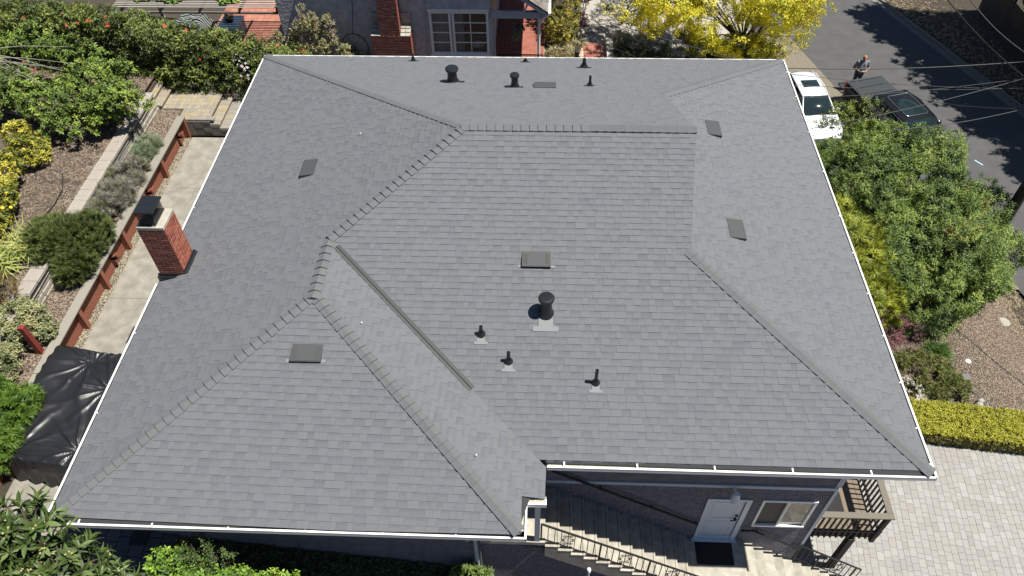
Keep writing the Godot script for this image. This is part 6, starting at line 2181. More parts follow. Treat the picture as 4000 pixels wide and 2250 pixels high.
# ---------------------------------------------------------------- planting
func build_left_plants() -> void:
	var citrus := cluster(9, 0.095, 0.05, 0.85, 0.12, 61)
	var cp := [C(0.05, 0.08, 0.012), C(0.15, 0.17, 0.02), C(0.36, 0.33, 0.035), C(0.5, 0.45, 0.06)]
	var le := shrub("lemon_tree", "small yellowing lemon tree alone on the terrace mulch", "tree", Vector3(-6.45, -1.45, -10.6), [[Vector3(-6.35, -1.0, -10.45), Vector3(0.5, 0.4, 0.5)], [Vector3(-6.85, -0.75, -10.95), Vector3(0.28, 0.28, 0.3)]], 420, citrus, "gloss_leaf", cp)
	var lc := shrub("citrus_tree", "yellow-leaved citrus tree hung with fruit at the left edge", "tree", Vector3(-6.0, -1.45, -8.3), [[Vector3(-6.75, -0.75, -9.0), Vector3(0.65, 0.65, 0.8)], [Vector3(-6.25, -0.8, -7.9), Vector3(0.7, 0.6, 0.8)], [Vector3(-6.0, -0.9, -7.2), Vector3(0.55, 0.45, 0.5)]], 1500, citrus, "gloss_leaf", cp)
	for p in [[-6.25, -0.72, -10.15]]:
		var f := MB.new()
		f.ball(Vector3(p[0], p[1], p[2]), Vector3(0.042, 0.05, 0.042), 10)
		f.col = C(0.75, 0.5, 0.03)
		var g := MB.new()
		g.col = C(0.75, 0.45, 0.03)
		g.ball(Vector3(p[0], p[1], p[2]), Vector3(0.045, 0.052, 0.045), 10)
		part(le, "lemon", g, mats.flower)
	for p in [[-5.1, -0.5, -8.0], [-4.95, -0.55, -7.45], [-5.05, -0.6, -7.3], [-5.2, -0.45, -7.0], [-5.3, -0.5, -6.6], [-5.05, -0.7, -6.85], [-5.45, -0.4, -7.6], [-5.0, -0.8, -7.75], [-5.5, -0.35, -8.6]]:
		var g := MB.new()
		g.col = C(0.72, 0.5, 0.04)
		g.ball(Vector3(p[0] - 0.5, p[1], p[2]), Vector3(0.048, 0.055, 0.048), 10)
		part(lc, "fruit", g, mats.flower)
	var strap := tuft(30, 0.55, 0.032, 1.15, 62, 0.7)
	shrub("strap_lily", "clump of striped strap-leaved lilies below the citrus tree", "lily", Vector3(-4.95, -1.4, -6.7), [[Vector3(-4.95, -1.4, -6.7), Vector3(0.3, 0.12, 0.55)], [Vector3(-5.2, -1.4, -6.2), Vector3(0.2, 0.12, 0.3)]], 24, strap, "gloss_leaf", [C(0.12, 0.17, 0.03), C(0.3, 0.33, 0.09), C(0.45, 0.42, 0.16)], {"up": 0.9, "low": 0.0, "stems": 2})
	# leafy fruit bushes at the back of the terrace
	var lf := cluster(8, 0.11, 0.065, 0.85, 0.16, 63)
	var gp := [C(0.03, 0.055, 0.009), C(0.075, 0.125, 0.017), C(0.16, 0.235, 0.03), C(0.25, 0.32, 0.05)]
	var bo := {"gap": -0.15, "wobble": 0.5, "depth": 0.8}
	shrub("fruit_bush", "bright green leafy bush overhanging the block wall beside the paver steps", "bush", Vector3(-4.9, -1.45, -12.6), [[Vector3(-4.35, -0.6, -12.2), Vector3(0.75, 0.6, 0.75)], [Vector3(-5.1, -0.3, -13.2), Vector3(0.85, 0.6, 0.8)], [Vector3(-4.5, -0.95, -11.7), Vector3(0.45, 0.45, 0.45)]], 1050, lf, "leaf", gp, bo)
	shrub("fruit_bush", "broad leafy bush with pale bare twigs on the terrace at the upper left", "bush", Vector3(-6.6, -1.4, -12.3), [[Vector3(-6.1, -0.5, -12.2), Vector3(0.85, 0.55, 0.8)], [Vector3(-7.4, -0.35, -12.6), Vector3(0.9, 0.55, 0.8)], [Vector3(-5.7, -0.9, -11.5), Vector3(0.5, 0.4, 0.5)], [Vector3(-8.2, -0.5, -12.2), Vector3(0.8, 0.5, 0.7)]], 1150, lf, "leaf", gp, bo.merged({"bark": "pale_bark", "stems": 14}))
	shrub("fruit_bush", "lighter green bush growing up against the foot of the flowering hedge", "bush", Vector3(-6.6, -1.4, -14.2), [[Vector3(-6.2, -0.1, -13.9), Vector3(0.8, 0.6, 0.5)], [Vector3(-7.6, 0.1, -14.2), Vector3(0.9, 0.6, 0.5)]], 560, lf, "leaf", gp, bo)
	var tw := MB.new()
	for i in 9:
		var a := Vector3(-9.0, 0.4, -13.4) + Vector3(rng.randfn() * 0.2, rng.randfn() * 0.2, rng.randfn() * 0.2)
		var b := Vector3(-6.5 + rng.randf() * 0.9, -0.2 + rng.randf() * 1.0, -13.4 + rng.randf() * 1.2)
		var m := a.lerp(b, 0.55) + Vector3(0, 0.25, 0.1)
		tw.tube([a, a.lerp(m, 0.5) + Vector3(0, 0.1, 0), m, b], [0.02, 0.015, 0.01, 0.005], 5)
	single("bare_branches", "pale bare branches reaching in from the upper left edge", "branches", tw, mats.pale_bark, Vector3(-9.0, -0.4, -13.4))
	# flowering hedge
	var hd := thing("flowering_hedge", "long dark green hedge dotted with red trumpet flowers behind the paver steps", "hedge", Vector3(-4.5, -2.2, -16.2))
	var hb := []
	for i in 16:
		var x := -0.3 - 0.85 * i
		var top := -0.95 - 0.245 * (x + 0.5) if x > -6.8 else 0.6
		hb.append([Vector3(x, (top - 2.5) * 0.5 - 0.1, -15.95 - 0.02 * i), Vector3(0.8, (top + 2.5) * 0.5, 0.75)])
		hb.append([Vector3(x + 0.4, top - 0.35, -15.9), Vector3(0.7, 0.4, 0.6)])
		hb.append([Vector3(x, -1.75, -15.6), Vector3(0.7, 0.75, 0.55)])
	stems(hd, "stem", Vector3(-4.5, -2.3, -16.2), tips_of(hb, 30), 0.03, mats.bark)
	foliage(hd, "foliage", hb, 15000, cluster(9, 0.12, 0.046, 0.9, 0.15, 64), mats.gloss_leaf, [C(0.02, 0.034, 0.008), C(0.055, 0.085, 0.014), C(0.12, 0.16, 0.025), C(0.2, 0.23, 0.04)], {"gap": -0.5, "depth": 0.5, "wobble": 0.2, "low": -0.8})
	foliage(hd, "flowers", hb, 210, cluster(6, 0.085, 0.06, 0.9, 0.05, 65), mats.flower, [C(0.55, 0.05, 0.03), C(0.7, 0.12, 0.08), C(0.5, 0.06, 0.1)], {"gap": 0.05, "gap_freq": 0.8, "depth": 0.05})
	foliage(hd, "blossoms", [[Vector3(-1.35, -1.5, -15.35), Vector3(0.45, 0.75, 0.25)]], 70, cluster(5, 0.035, 0.03, 1.1, 0.02, 66), mats.flower, [C(0.55, 0.4, 0.5), C(0.75, 0.65, 0.7)], {"depth": 0.1})
	# bed: lavenders, rosemary
	var lav := tuft(34, 0.24, 0.008, 0.75, 67, 0.15)
	shrub("lavender", "round grey-green lavender in the narrow planting bed", "lavender", Vector3(-3.62, -2.0, -11.8), [[Vector3(-3.6, -1.95, -11.75), Vector3(0.35, 0.22, 0.5)]], 190, lav, "leaf", [C(0.13, 0.17, 0.09), C(0.22, 0.27, 0.16), C(0.3, 0.34, 0.24)], {"low": 0.0, "up": 0.45, "stems": 2})
	var pl := [C(0.11, 0.13, 0.05), C(0.2, 0.2, 0.13), C(0.25, 0.22, 0.22), C(0.16, 0.19, 0.05)]
	shrub("lavender", "straggling purple-grey lavender against the block wall, beyond the rosemary", "lavender", Vector3(-3.6, -2.0, -10.3), [[Vector3(-3.6, -1.8, -10.3), Vector3(0.5, 0.35, 0.6)]], 330, lav, "leaf", pl, {"low": -0.1, "up": 0.5, "stems": 3})
	shrub("lavender", "purple-flecked lavender sprawling between rosemary and chimney", "lavender", Vector3(-3.6, -2.0, -9.1), [[Vector3(-3.6, -1.75, -9.3), Vector3(0.45, 0.35, 0.5)], [Vector3(-3.7, -1.8, -8.7), Vector3(0.45, 0.3, 0.45)]], 360, lav, "leaf", pl, {"low": -0.1, "up": 0.5, "stems": 3})
	shrub("rosemary", "big dark green rosemary bush spilling over the block wall", "rosemary", Vector3(-3.75, -2.0, -7.3), [[Vector3(-3.7, -1.65, -7.3), Vector3(0.62, 0.55, 1.0)], [Vector3(-4.2, -1.3, -7.1), Vector3(0.6, 0.4, 0.8)], [Vector3(-3.5, -1.7, -6.4), Vector3(0.4, 0.4, 0.5)]], 1700, tuft(26, 0.24, 0.012, 0.5, 68, 0.1), "leaf", [C(0.04, 0.06, 0.016), C(0.085, 0.115, 0.028), C(0.15, 0.18, 0.05)], {"low": -0.3, "up": 0.6})
	shrub("bronze_shrub", "small bronze-brown shrub on the terrace at the left edge", "shrub", Vector3(-4.7, -1.45, -5.0), [[Vector3(-4.75, -1.1, -5.0), Vector3(0.45, 0.4, 0.5)]], 260, cluster(12, 0.05, 0.02, 0.8, 0.1, 69), "leaf", [C(0.08, 0.07, 0.02), C(0.18, 0.12, 0.03), C(0.25, 0.17, 0.05)])
	var pit := cluster(9, 0.075, 0.035, 0.9, 0.1, 70)
	shrub("grey_green_shrub", "grey-green variegated shrub round the dark red post", "shrub", Vector3(-3.9, -1.9, -3.9), [[Vector3(-4.0, -1.5, -4.5), Vector3(0.6, 0.45, 0.55)], [Vector3(-3.55, -1.75, -4.3), Vector3(0.4, 0.3, 0.3)], [Vector3(-4.25, -1.6, -3.7), Vector3(0.5, 0.45, 0.6)], [Vector3(-4.1, -1.6, -3.0), Vector3(0.5, 0.45, 0.5)]], 1200, pit, "leaf", [C(0.07, 0.09, 0.035), C(0.17, 0.2, 0.09), C(0.27, 0.28, 0.13), C(0.36, 0.34, 0.16)])
	var con := tuft(24, 0.16, 0.013, 0.75, 71, 0.3)
	shrub("dwarf_conifer", "bright green feathery conifer beside the black tarp", "conifer", Vector3(-3.6, -2.6, -2.1), [[Vector3(-3.2, -1.75, -2.0), Vector3(0.6, 0.6, 0.6)], [Vector3(-3.3, -1.85, -1.3), Vector3(0.6, 0.7, 0.6)], [Vector3(-3.75, -1.75, -1.9), Vector3(0.5, 0.75, 0.7)]], 2400, con, "leaf", [C(0.03, 0.065, 0.008), C(0.075, 0.15, 0.012), C(0.14, 0.22, 0.025)], {"up": 0.4})

func build_right_plants() -> void:
	# the big bush between house and street
	var ol := cluster(11, 0.145, 0.033, 0.85, 0.22, 81, 0.3)
	var op := [C(0.02, 0.042, 0.008), C(0.06, 0.11, 0.014), C(0.135, 0.205, 0.026), C(0.26, 0.33, 0.06)]
	var bl := [[Vector3(21.4, -5.7, -12.2), Vector3(2.4, 1.7, 2.6)], [Vector3(20.3, -5.4, -14.2), Vector3(1.6, 1.5, 2.1)], [Vector3(23.0, -5.9, -12.6), Vector3(1.7, 1.5, 2.0)], [Vector3(21.5, -6.2, -10.2), Vector3(1.8, 1.2, 1.3)], [Vector3(22.3, -5.2, -14.3), Vector3(1.4, 1.1, 1.6)], [Vector3(19.9, -6.0, -11.4), Vector3(1.2, 1.4, 2.0)], [Vector3(23.7, -6.6, -11.2), Vector3(1.3, 1.0, 1.2)], [Vector3(23.2, -5.0, -15.6), Vector3(1.3, 0.9, 1.0)], [Vector3(21.4, -4.9, -16.4), Vector3(1.1, 0.8, 0.9)], [Vector3(24.3, -5.6, -13.9), Vector3(1.1, 0.9, 1.3)], [Vector3(19.6, -5.4, -15.9), Vector3(0.8, 0.9, 1.0)], [Vector3(24.6, -6.2, -12.2), Vector3(1.0, 0.8, 1.0)]]
	var bb := shrub("bottlebrush_tree", "broad dark green narrow-leaved tree filling the space between roof and street", "tree", Vector3(21.5, -7.4, -12.2), bl, 16500, ol, "gloss_leaf", op, {"gap": -0.22, "gap_freq": 0.9, "freq": 0.45, "depth": 0.6, "wobble": 0.42, "low": -0.75, "stems": 14, "stem_r": 0.07})
	foliage(bb, "yellowed_foliage", [[Vector3(23.5, -4.9, -13.2), Vector3(0.7, 0.5, 0.7)], [Vector3(22.6, -4.9, -11.4), Vector3(0.8, 0.4, 0.8)]], 60, ol, mats.gloss_leaf, [C(0.16, 0.13, 0.03), C(0.3, 0.22, 0.05)], {"depth": 0.2})
	shrub("roadside_shrub", "sparse twiggy green bush reaching up in front of the white car", "bush", Vector3(20.8, -7.7, -17.6), [[Vector3(20.6, -4.9, -18.0), Vector3(0.7, 0.8, 0.6)], [Vector3(21.2, -4.6, -17.9), Vector3(0.7, 0.6, 0.5)], [Vector3(20.5, -5.5, -18.3), Vector3(0.8, 0.8, 0.7)], [Vector3(20.9, -5.6, -17.2), Vector3(0.9, 0.8, 0.8)]], 330, cluster(9, 0.09, 0.05, 0.9, 0.2, 82), "leaf", [C(0.05, 0.08, 0.012), C(0.13, 0.18, 0.02), C(0.2, 0.23, 0.03)], {"gap": -0.05, "gap_freq": 1.6, "depth": 0.8})
	var fe := tuft(26, 0.34, 0.018, 0.6, 83, 0.5)
	shrub("golden_conifer", "feathery golden-green conifer pressed against the right eave", "conifer", Vector3(17.6, -7.0, -9.4), [[Vector3(18.0, -4.0, -11.2), Vector3(0.85, 0.8, 0.7)], [Vector3(18.2, -4.1, -10.3), Vector3(1.0, 0.9, 0.8)], [Vector3(18.5, -4.4, -9.3), Vector3(1.1, 1.0, 0.8)], [Vector3(18.5, -4.8, -8.4), Vector3(1.0, 0.9, 0.7)]], 1300, fe, "leaf", [C(0.09, 0.13, 0.01), C(0.23, 0.27, 0.018), C(0.4, 0.4, 0.03)], {"hang": 0.15, "gap": -0.2, "low": -0.3, "wobble": 0.5})
	var bt := MB.new()
	bt.tube([Vector3(17.0, -3.4, -12.0), Vector3(17.75, -3.35, -11.9)], [0.045, 0.05], 7)
	single("cut_branch", "pale sawn branch end sticking out beside the right gutter", "branch", bt, mats.pale_bark, Vector3(17.4, -3.4, -11.95))
	shrub("heather", "dusky pink-purple heather beside the right gutter", "shrub", Vector3(19.9, -7.0, -8.7), [[Vector3(19.9, -6.5, -9.0), Vector3(0.8, 0.5, 0.9)], [Vector3(20.7, -6.6, -8.9), Vector3(0.6, 0.4, 0.6)]], 620, cluster(14, 0.045, 0.018, 0.8, 0.16, 84), "leaf", [C(0.13, 0.05, 0.06), C(0.22, 0.09, 0.11), C(0.28, 0.13, 0.16)], {"gap": -0.15})
	shrub("thyme_mound", "low olive-green mound flecked with pink near the yellow hedge", "groundcover", Vector3(21.0, -7.05, -7.2), [[Vector3(20.9, -7.0, -7.5), Vector3(1.0, 0.4, 0.8)], [Vector3(21.5, -7.0, -7.1), Vector3(0.7, 0.35, 0.7)]], 900, tuft(18, 0.16, 0.012, 0.9, 85, 0.3), "leaf", [C(0.08, 0.11, 0.02), C(0.16, 0.19, 0.04), C(0.22, 0.15, 0.1)], {"low": 0.0, "gap": -0.2})
	shrub("grass_tuft", "bright green tuft of grass alone on the brown mulch", "grass", Vector3(21.75, -7.1, -8.2), [[Vector3(21.75, -7.1, -8.2), Vector3(0.25, 0.15, 0.25)]], 26, tuft(40, 0.42, 0.014, 0.8, 86, 0.4), "leaf", [C(0.04, 0.09, 0.01), C(0.1, 0.19, 0.025)], {"low": 0.0, "up": 0.6, "stems": 2})
	shrub("white_flower_patch", "patch of dry stems and small white flowers at the gutter", "flowers", Vector3(20.2, -7.0, -6.8), [[Vector3(20.2, -6.95, -6.7), Vector3(0.55, 0.2, 0.6)]], 240, cluster(5, 0.045, 0.03, 1.1, 0.04, 87), "flower", [C(0.2, 0.18, 0.12), C(0.6, 0.57, 0.5), C(0.75, 0.73, 0.68)], {"low": 0.0})
	# clipped yellow hedge
	var hg := thing("clipped_hedge", "low clipped hedge with a bright yellow top along the paver driveway", "hedge", Vector3(22, -7.0, -5.4))
	var core := MB.new()
	var b := Basis(UP, -0.105)
	core.box(Vector3(20.0, -7.0, -5.5) + b * Vector3(3.5, 0.17, -0.1), Vector3(9.4, 0.4, 0.98), b)
	part(hg, "branches", core, mats.dark_wood)
	var xfs := []
	var cols := []
	var sx := []
	var sc := []
	var nf := noise(0.8, 3)
	for i in 7200:
		var u := rng.randf_range(-1.2, 8.2)
		var topside := rng.randf() < 0.68
		var v := rng.randf_range(-0.66, 0.52)
		var y := 0.42 + 0.05 * nf.get_noise_2d(u * 3.0, v * 3.0)
		if not topside:
			y = rng.randf() * 0.42
			v = 0.47 + 0.06 * rng.randf()
			if rng.randf() < 0.25:
				v = -0.62
		var p := Vector3(20.0, -7.0, -5.5) + b * Vector3(u, y, v)
		var d := (Vector3(0, 1.0 if topside else 0.35, 0.0 if topside else signf(v) * 0.8) + Vector3(rng.randfn(), rng.randfn(), rng.randfn()) * 0.4).normalized()
		var x := d.cross(Vector3(rng.randfn(), rng.randfn(), rng.randfn())).normalized()
		var tf := Transform3D(Basis(x, d, x.cross(d)).scaled(Vector3.ONE * rng.randf_range(0.7, 1.2)), p)
		if topside:
			xfs.append(tf)
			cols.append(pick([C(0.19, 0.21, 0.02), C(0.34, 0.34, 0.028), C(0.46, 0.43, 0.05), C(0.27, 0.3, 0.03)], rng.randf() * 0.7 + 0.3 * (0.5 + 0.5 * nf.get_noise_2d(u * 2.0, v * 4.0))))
		else:
			sx.append(tf)
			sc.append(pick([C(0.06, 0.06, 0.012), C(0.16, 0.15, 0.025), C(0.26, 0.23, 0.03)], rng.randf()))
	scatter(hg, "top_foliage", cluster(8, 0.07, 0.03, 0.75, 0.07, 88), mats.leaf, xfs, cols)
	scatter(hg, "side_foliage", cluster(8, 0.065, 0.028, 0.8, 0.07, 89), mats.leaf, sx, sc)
	# mulch, edging and small things in the right yard
	var md := MB.new()
	var rows := []
	for i in 13:
		var row := []
		for j in 13:
			var x := 18.8 + 0.55 * j
			var z := -12.6 + 0.56 * i
			row.append(Vector3(x, ground_height(x, z) + 0.035, z))
		rows.append(row)
	md.sheet(rows, true)
	var my := setting("mulched_bed", "brown bark mulch bed between the yellow hedge and the street", md, mats.mulch)
	chips(my, "bark_chips", func() -> Vector3:
		var x := rng.randf_range(18.9, 25.6)
		var z := -12.6 + 6.7 * rng.randf()
		return Vector3(x, maxf(ground_height(x, z), -8.3) + 0.035, z), 60000, [C(0.2, 0.152, 0.112), C(0.26, 0.2, 0.147), C(0.32, 0.255, 0.19), C(0.4, 0.335, 0.265)], 0.026)
	var on := func(x: float, z: float, up := 0.04) -> Vector3: return Vector3(x, ground_height(x, z) + up, z)
	var ed := MB.new()
	ed.tube([on.call(21.9, -7.3), on.call(22.25, -6.95), on.call(22.6, -6.55), on.call(23.1, -6.1)], [0.035], 6)
	single("bed_edging", "thin grey edging strip curving through the mulch bed", "edging", ed, mats.grey_vent, on.call(22.3, -6.85))
	var dl := []
	for i in 13:
		var t := i / 12.0
		dl.append(on.call(lerpf(22.4, 25.6, t), lerpf(-9.8, -6.2, t) + 0.2 * sin(t * 5.0), 0.05))
	var dh := MB.new()
	dh.tube(dl, [0.014], 5)
	single("drip_line", "dark drip line running across the brown mulch to the right edge", "hose", dh, mats.black_matt, dl[6])
	var sp: Vector3 = on.call(22.15, -7.15)
	var sg := thing("garden_sign", "small grey square garden marker on a stake in the mulch", "marker", sp)
	var s1 := MB.new()
	s1.slab(sp + Vector3(0, 0.32, 0), Vector3(0.24, 0.02, 0.2), 0.005, Basis(Vector3.RIGHT, 0.5))
	part(sg, "plate", s1, mats.grey_vent)
	var s2 := MB.new()
	s2.beam(sp + Vector3(-0.02, -0.05, 0), sp + Vector3(0, 0.31, 0), 0.02, 0.02)
	part(sg, "stake", s2, mats.black_matt)
	var rp: Vector3 = on.call(22.35, -6.3)
	var rk := MB.new()
	rk.ball(rp + Vector3(0, 0.05, 0), Vector3(0.13, 0.1, 0.11), 8)
	rk.slab(rp + Vector3(0.08, 0.09, -0.12), Vector3(0.18, 0.12, 0.14), 0.03, Basis(UP, 0.5))
	single("edging_rock", "pale broken rock behind the yellow hedge", "rock", rk, mats.pale_concrete, rp)
	var wp: Vector3 = on.call(22.65, -8.0)
	var dc := MB.new()
	dc.lathe(wp, [[0.085, 0], [0.085, 0.02], [0, 0.025]], 14)
	single("white_disc", "small white disc lying on the mulch near the grass tuft", "disc", dc, mats.white, wp)
	var vp: Vector3 = on.call(24.95, -10.25)
	var vc := MB.new()
	vc.lathe(vp, [[0.2, -0.03], [0.2, 0.02], [0.16, 0.03], [0, 0.032]], 18)
	single("valve_cover", "round pale valve-box cover in the dry grass near the street", "cover", vc, mats.pale_concrete, vp)
	var cpp: Vector3 = on.call(23.25, -6.0)
	var cap := MB.new()
	cap.lathe(cpp, [[0.1, -0.02], [0.1, 0.05], [0.07, 0.07], [0, 0.075]], 14)
	single("drain_cap", "small grey drain cap behind the yellow hedge's right end", "cap", cap, mats.grey_vent, cpp)
	for q in [[Vector3(4.41, 1.62, -7.97), "white paint fleck on the left roof slope"], [Vector3(7.75, 0.46, 0.05), "white paint fleck low on the wing's right slope"], [Vector3(5.35, 1.26, -2.35), "pale leaf scrap on the wing's right slope beside the valley"]]:
		var fk := MB.new()
		fk.slab(q[0] + Vector3(0, 0.03, 0), Vector3(0.02, 0.008, 0.03), 0.003, Basis(UP, 0.6))
		single("paint_fleck", q[1], "fleck", fk, mats.white, q[0], "flecks lying on the roof")
	var bd := MB.new()
	bd.slab(Vector3(20.3, -6.72, -9.75), Vector3(2.1, 0.05, 0.3), 0.01, Basis(UP, -0.15))
	single("plank", "dark plank lying in the shade under the broad tree", "plank", bd, mats.dark_wood, Vector3(20.3, -6.75, -9.75))
	# dry grass beside the street
	var gx := []
	var gc := []
	for i in 5200:
		var z := rng.randf_range(-36.0, -3.0)
		var x := road_left(z) - 0.15 - absf(rng.randfn()) * 0.8
		if z < -16.0 or rng.randf() < 0.35:
			x = road_right(z) + 0.25 + absf(rng.randfn()) * 1.3
		gx.append(Transform3D(Basis(UP, rng.randf() * TAU).scaled(Vector3.ONE * rng.randf_range(0.6, 1.3)), Vector3(x, ground_height(x, z), z)))
		gc.append(pick([C(0.2, 0.16, 0.09), C(0.36, 0.29, 0.17), C(0.48, 0.4, 0.25)], rng.randf()))
	var gm := MultiMesh.new()
	gm.transform_format = MultiMesh.TRANSFORM_3D
	gm.use_colors = true
	gm.mesh = tuft(10, 0.1, 0.012, 1.2, 90, 0.5)
	gm.instance_count = gx.size()
	for i in gx.size():
		gm.set_instance_transform(i, gx[i])
		gm.set_instance_color(i, gc[i])
	var go := MultiMeshInstance3D.new()
	go.name = "dry_grass"
	go.multimesh = gm
	go.material_override = mats.leaf
	add_child(go, true)
	tag(go, "thin dry straw-coloured grass along both sides of the street", "grass", "", "stuff")

func build_front_plants() -> void:
	# shaded pavers and ground under the front eave
	var bed := MB.new()
	bed.box2(Vector3(-1.2, -2.9, 0.2), Vector3(1.25, -2.53, 5.0))
	var fp := setting("front_paving", "dark square pavers in the shade below the wing's front eave", bed, mats.dark_joint)
	for i in 8:
		for j in 12:
			var mb := MB.new()
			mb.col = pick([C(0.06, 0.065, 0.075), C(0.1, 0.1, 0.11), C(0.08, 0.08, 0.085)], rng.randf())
			mb.slab(Vector3(-1.0 + 0.305 * i, -2.53, 0.4 + 0.305 * j + 0.12 * (i % 2)), Vector3(0.292, 0.06, 0.292), 0.006)
			part(fp, "paver", mb, mats.paver)
	var mt := MB.new()
	mt.slab(Vector3(0.5, -2.49, 0.58), Vector3(0.38, 0.014, 0.3), 0.003)
	single("floor_grate", "small black grate set in the dark pavers below the front eave", "grate", mt, mats.black_matt, Vector3(0.5, -2.5, 0.58))
	var gx := MB.new()
	var rows := []
	for i in 10:
		var row := []
		for j in 30:
			var x := 1.2 + 0.225 * j
			row.append(Vector3(x, -2.62 - 0.2 * (x - 1.2) - 0.04 * i, 0.35 + 0.6 * i))
		rows.append(row)
	gx.sheet(rows, true)
	setting("front_bed", "sloping earth bed below the wing's front wall", gx, mats.soil)
	var iv := thing("ivy", "low dark ivy covering the shaded bed below the wing's front wall", "ivy", Vector3(4.5, -3.3, 0.9))
	iv.set_meta("kind", "stuff")
	var xfs := []
	var cols := []
	for i in 1500:
		var x := rng.randf_range(1.6, 7.6)
		var z := rng.randf_range(0.5, 2.6)
		xfs.append(Transform3D(Basis(UP, rng.randf() * TAU).scaled(Vector3.ONE * rng.randf_range(0.7, 1.3)), Vector3(x, -2.62 - 0.2 * (x - 1.2) - 0.06 * (z - 0.35) + 0.05, z)))
		cols.append(pick([C(0.015, 0.03, 0.008), C(0.04, 0.065, 0.015), C(0.06, 0.09, 0.02)], rng.randf()))
	scatter(iv, "foliage", cluster(7, 0.09, 0.07, 1.2, 0.05, 91), mats.leaf, xfs, cols)
	# loquat: large leathery leaves, the nearest of them each a piece of its own
	var lo := thing("loquat_tree", "loquat tree with large glossy leaves at the lower left corner, nearest the camera", "tree", Vector3(0.9, -2.6, 3.6))
	var tips := []
	var cen := [[Vector3(1.35, 2.15, 2.45), Vector3(0.6, 0.6, 0.6)], [Vector3(1.8, 1.7, 2.85), Vector3(0.65, 0.6, 0.55)], [Vector3(2.35, 1.25, 3.0), Vector3(0.5, 0.45, 0.4)], [Vector3(1.2, 1.5, 3.0), Vector3(0.8, 0.7, 0.7)], [Vector3(0.8, 2.2, 2.9), Vector3(0.7, 0.7, 0.7)]]
	var tk := MB.new()
	tk.tube([Vector3(0.9, -2.7, 3.6), Vector3(1.0, -1.4, 3.5), Vector3(1.1, 0.6, 3.2)], [0.12, 0.1, 0.08], 8)
	part(lo, "trunk", tk, mats.bark)
	var spots := []
	for i in 270:
		var bi = cen[i % cen.size()]
		var d := Vector3(rng.randfn(), rng.randfn() + 0.35, rng.randfn()).normalized()
		var ctr: Vector3 = bi[0]
		var rad: Vector3 = bi[1]
		spots.append([ctr + d * rad * rng.randf_range(0.75, 1.0), d])
	var lm := MB.new()
	for s in spots:
		lm.tube([s[0] - s[1] * 0.35, s[0]], [0.012, 0.008], 5)
	part(lo, "twigs", lm, mats.bark)
	stems(lo, "limb", Vector3(1.08, 0.2, 3.3), tips_of(cen, 16), 0.05, mats.bark)
	var stock := []
	for s in spots:
		var d: Vector3 = s[1]
		var side := d.cross(Vector3(0.3, 1, 0.2)).normalized()
		var up2 := side.cross(d)
		var n := 10
		for k in n:
			var a := k * 2.4 + rng.randf() * 0.3
			var out := side * cos(a) + up2 * sin(a)
			var tilt := lerpf(0.35, 1.45, float(k) / n)
			var dir := (d * cos(tilt) + out * sin(tilt)).normalized()
			var mb := MB.new()
			mb.col = pick([C(0.024, 0.044, 0.011), C(0.04, 0.07, 0.016), C(0.075, 0.115, 0.028), C(0.14, 0.18, 0.06)], clampf(0.75 - 0.6 * k / n + rng.randf_range(-0.2, 0.25), 0, 1))
			big_leaf(mb, s[0] - d * 0.012 * k, dir, d, rng.randf_range(0.15, 0.24), rng.randf_range(0.055, 0.08))
			stock.append([(s[0] + dir * 0.15).distance_to(CAM), mb])
		if rng.randf() < 0.2:
			for k in 4:
				var g := MB.new()
				g.col = C(0.3, 0.28, 0.12)
				g.ball(s[0] + d * 0.05 + Vector3(rng.randfn(), rng.randfn(), rng.randfn()) * 0.03, Vector3.ONE * 0.02, 6)
				part(lo, "fruit", g, mats.leaf)
	lay(lo, "leaf", stock, mats.gloss_leaf, 290)
	# bright green shrubs along the bottom edge
	var lf := cluster(8, 0.075, 0.055, 1.0, 0.12, 92)
	var gp := [C(0.04, 0.085, 0.01), C(0.1, 0.19, 0.017), C(0.19, 0.31, 0.03), C(0.34, 0.44, 0.055)]
	shrub("bright_shrub", "bright yellow-green shrub at the bottom edge right of the loquat", "shrub", Vector3(2.5, -2.8, 2.4), [[Vector3(2.1, -0.95, 1.75), Vector3(0.35, 0.35, 0.3)], [Vector3(2.5, -1.2, 1.8), Vector3(0.4, 0.35, 0.3)], [Vector3(2.3, -1.4, 2.1), Vector3(0.5, 0.5, 0.4)]], 380, lf, "leaf", gp)
	shrub("bright_shrub", "low bright green shrub further right along the bottom edge", "shrub", Vector3(3.9, -3.1, 2.2), [[Vector3(3.3, -1.35, 2.0), Vector3(0.6, 0.3, 0.35)], [Vector3(3.9, -1.4, 1.98), Vector3(0.5, 0.25, 0.3)]], 420, lf, "leaf", gp)
	shrub("sprig_bush", "airy small-leaved dark bush rising before the shaded wall", "bush", Vector3(2.9, -2.9, 1.6), [[Vector3(2.6, -0.85, 1.5), Vector3(0.25, 0.4, 0.25)], [Vector3(2.85, -1.0, 1.55), Vector3(0.3, 0.4, 0.25)]], 130, cluster(9, 0.05, 0.03, 1.0, 0.15, 93), "leaf", [C(0.03, 0.05, 0.012), C(0.08, 0.13, 0.025)], {"gap": -0.1, "depth": 0.8})
	shrub("downspout_shrub", "small leafy shrub at the foot of the downspout", "shrub", Vector3(7.55, -4.2, 0.9), [[Vector3(7.5, -3.55, 0.85), Vector3(0.45, 0.35, 0.3)]], 160, cluster(8, 0.1, 0.045, 0.9, 0.1, 94), "leaf", [C(0.06, 0.1, 0.015), C(0.16, 0.23, 0.04)])
	var gl := thing("garden_lamp", "small white globe lamp on a post below the stairs' side wall", "lamp", Vector3(9.97, -4.6, 0.9))
	var g1 := MB.new()
	g1.ball(Vector3(9.97, -2.57, 0.9), Vector3.ONE * 0.045, 12)
	part(gl, "globe", g1, mats.white)
	var g2 := MB.new()
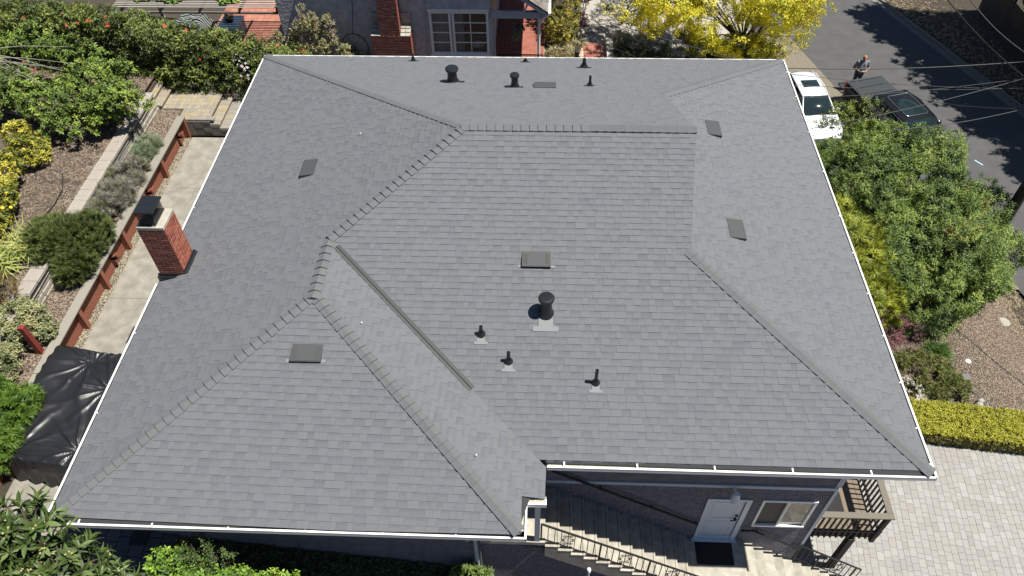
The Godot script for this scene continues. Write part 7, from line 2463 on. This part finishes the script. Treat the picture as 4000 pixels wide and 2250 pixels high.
	g2.lathe(Vector3(9.97, -4.6, 0.9), [[0.03, 0], [0.03, 1.9], [0.045, 1.93], [0.045, 1.98], [0, 1.985]], 10)
	part(gl, "post", g2, mats.trim)

func big_leaf(mb: MB, base: Vector3, dir: Vector3, nrm: Vector3, l: float, w: float) -> void:
	var s := dir.cross(nrm).normalized()
	var u := s.cross(dir)
	var prev := []
	for i in 5:
		var t := i / 4.0
		var half := w * 0.5 * pow(sin(PI * clampf(0.06 + 0.94 * t, 0.0, 1.0)), 0.75) if i < 4 else 0.0
		var p := base + dir * l * t - u * l * 0.28 * t * t
		var ring := [p - s * half + u * half * 0.35, p - u * 0.002, p + s * half + u * half * 0.35]
		if i > 0:
			mb.quad(prev[0], prev[1], ring[1], ring[0])
			mb.quad(prev[1], prev[2], ring[2], ring[1])
		prev = ring


func _ready() -> void:
	rng.seed = 20240611
	var cam := Camera3D.new()
	cam.name = "camera"
	cam.fov = rad_to_deg(2.0 * atan(1125.0 / 2950.5))
	cam.far = 2000.0
	cam.near = 0.1
	cam.position = CAM
	cam.basis = Basis(Vector3(0.99914, -0.01399, -0.0390), Vector3(-0.01982, 0.66513, -0.74646), Vector3(0.03639, 0.74659, 0.66428)).orthonormalized()
	add_child(cam)
	cam.current = true
	var env := Environment.new()
	env.background_mode = Environment.BG_SKY
	env.tonemap_mode = Environment.TONE_MAPPER_LINEAR
	env.tonemap_exposure = 1.72
	var ps := ProceduralSkyMaterial.new()
	ps.sky_top_color = Color(0.36, 0.46, 0.62)
	ps.sky_horizon_color = Color(0.66, 0.72, 0.78)
	ps.sky_curve = 0.15
	ps.ground_bottom_color = Color(0.2, 0.19, 0.17)
	ps.ground_horizon_color = Color(0.5, 0.52, 0.52)
	ps.energy_multiplier = 0.5
	var sky := Sky.new()
	sky.sky_material = ps
	env.sky = sky
	env.ambient_light_source = Environment.AMBIENT_SOURCE_SKY
	env.sdfgi_enabled = true
	env.ssao_enabled = true
	env.ssil_enabled = true
	var we := WorldEnvironment.new()
	we.name = "world"
	we.environment = env
	add_child(we)
	var sun := DirectionalLight3D.new()
	sun.name = "sun"
	sun.light_energy = 1.6
	sun.light_color = Color(1.0, 0.98, 0.94)
	sun.light_angular_distance = 0.53
	sun.shadow_enabled = true
	add_child(sun)
	sun.look_at_from_position(Vector3(0.45, 1.0, 0.04) * 30.0, Vector3.ZERO, UP)
	make_materials()
	build_ground()
	build_house()
	build_stairs()
	build_deck()
	build_left_garden()
	build_neighbour()
	build_neighbour_yard()
	build_street()
	build_left_plants()
	build_right_plants()
	build_front_plants()
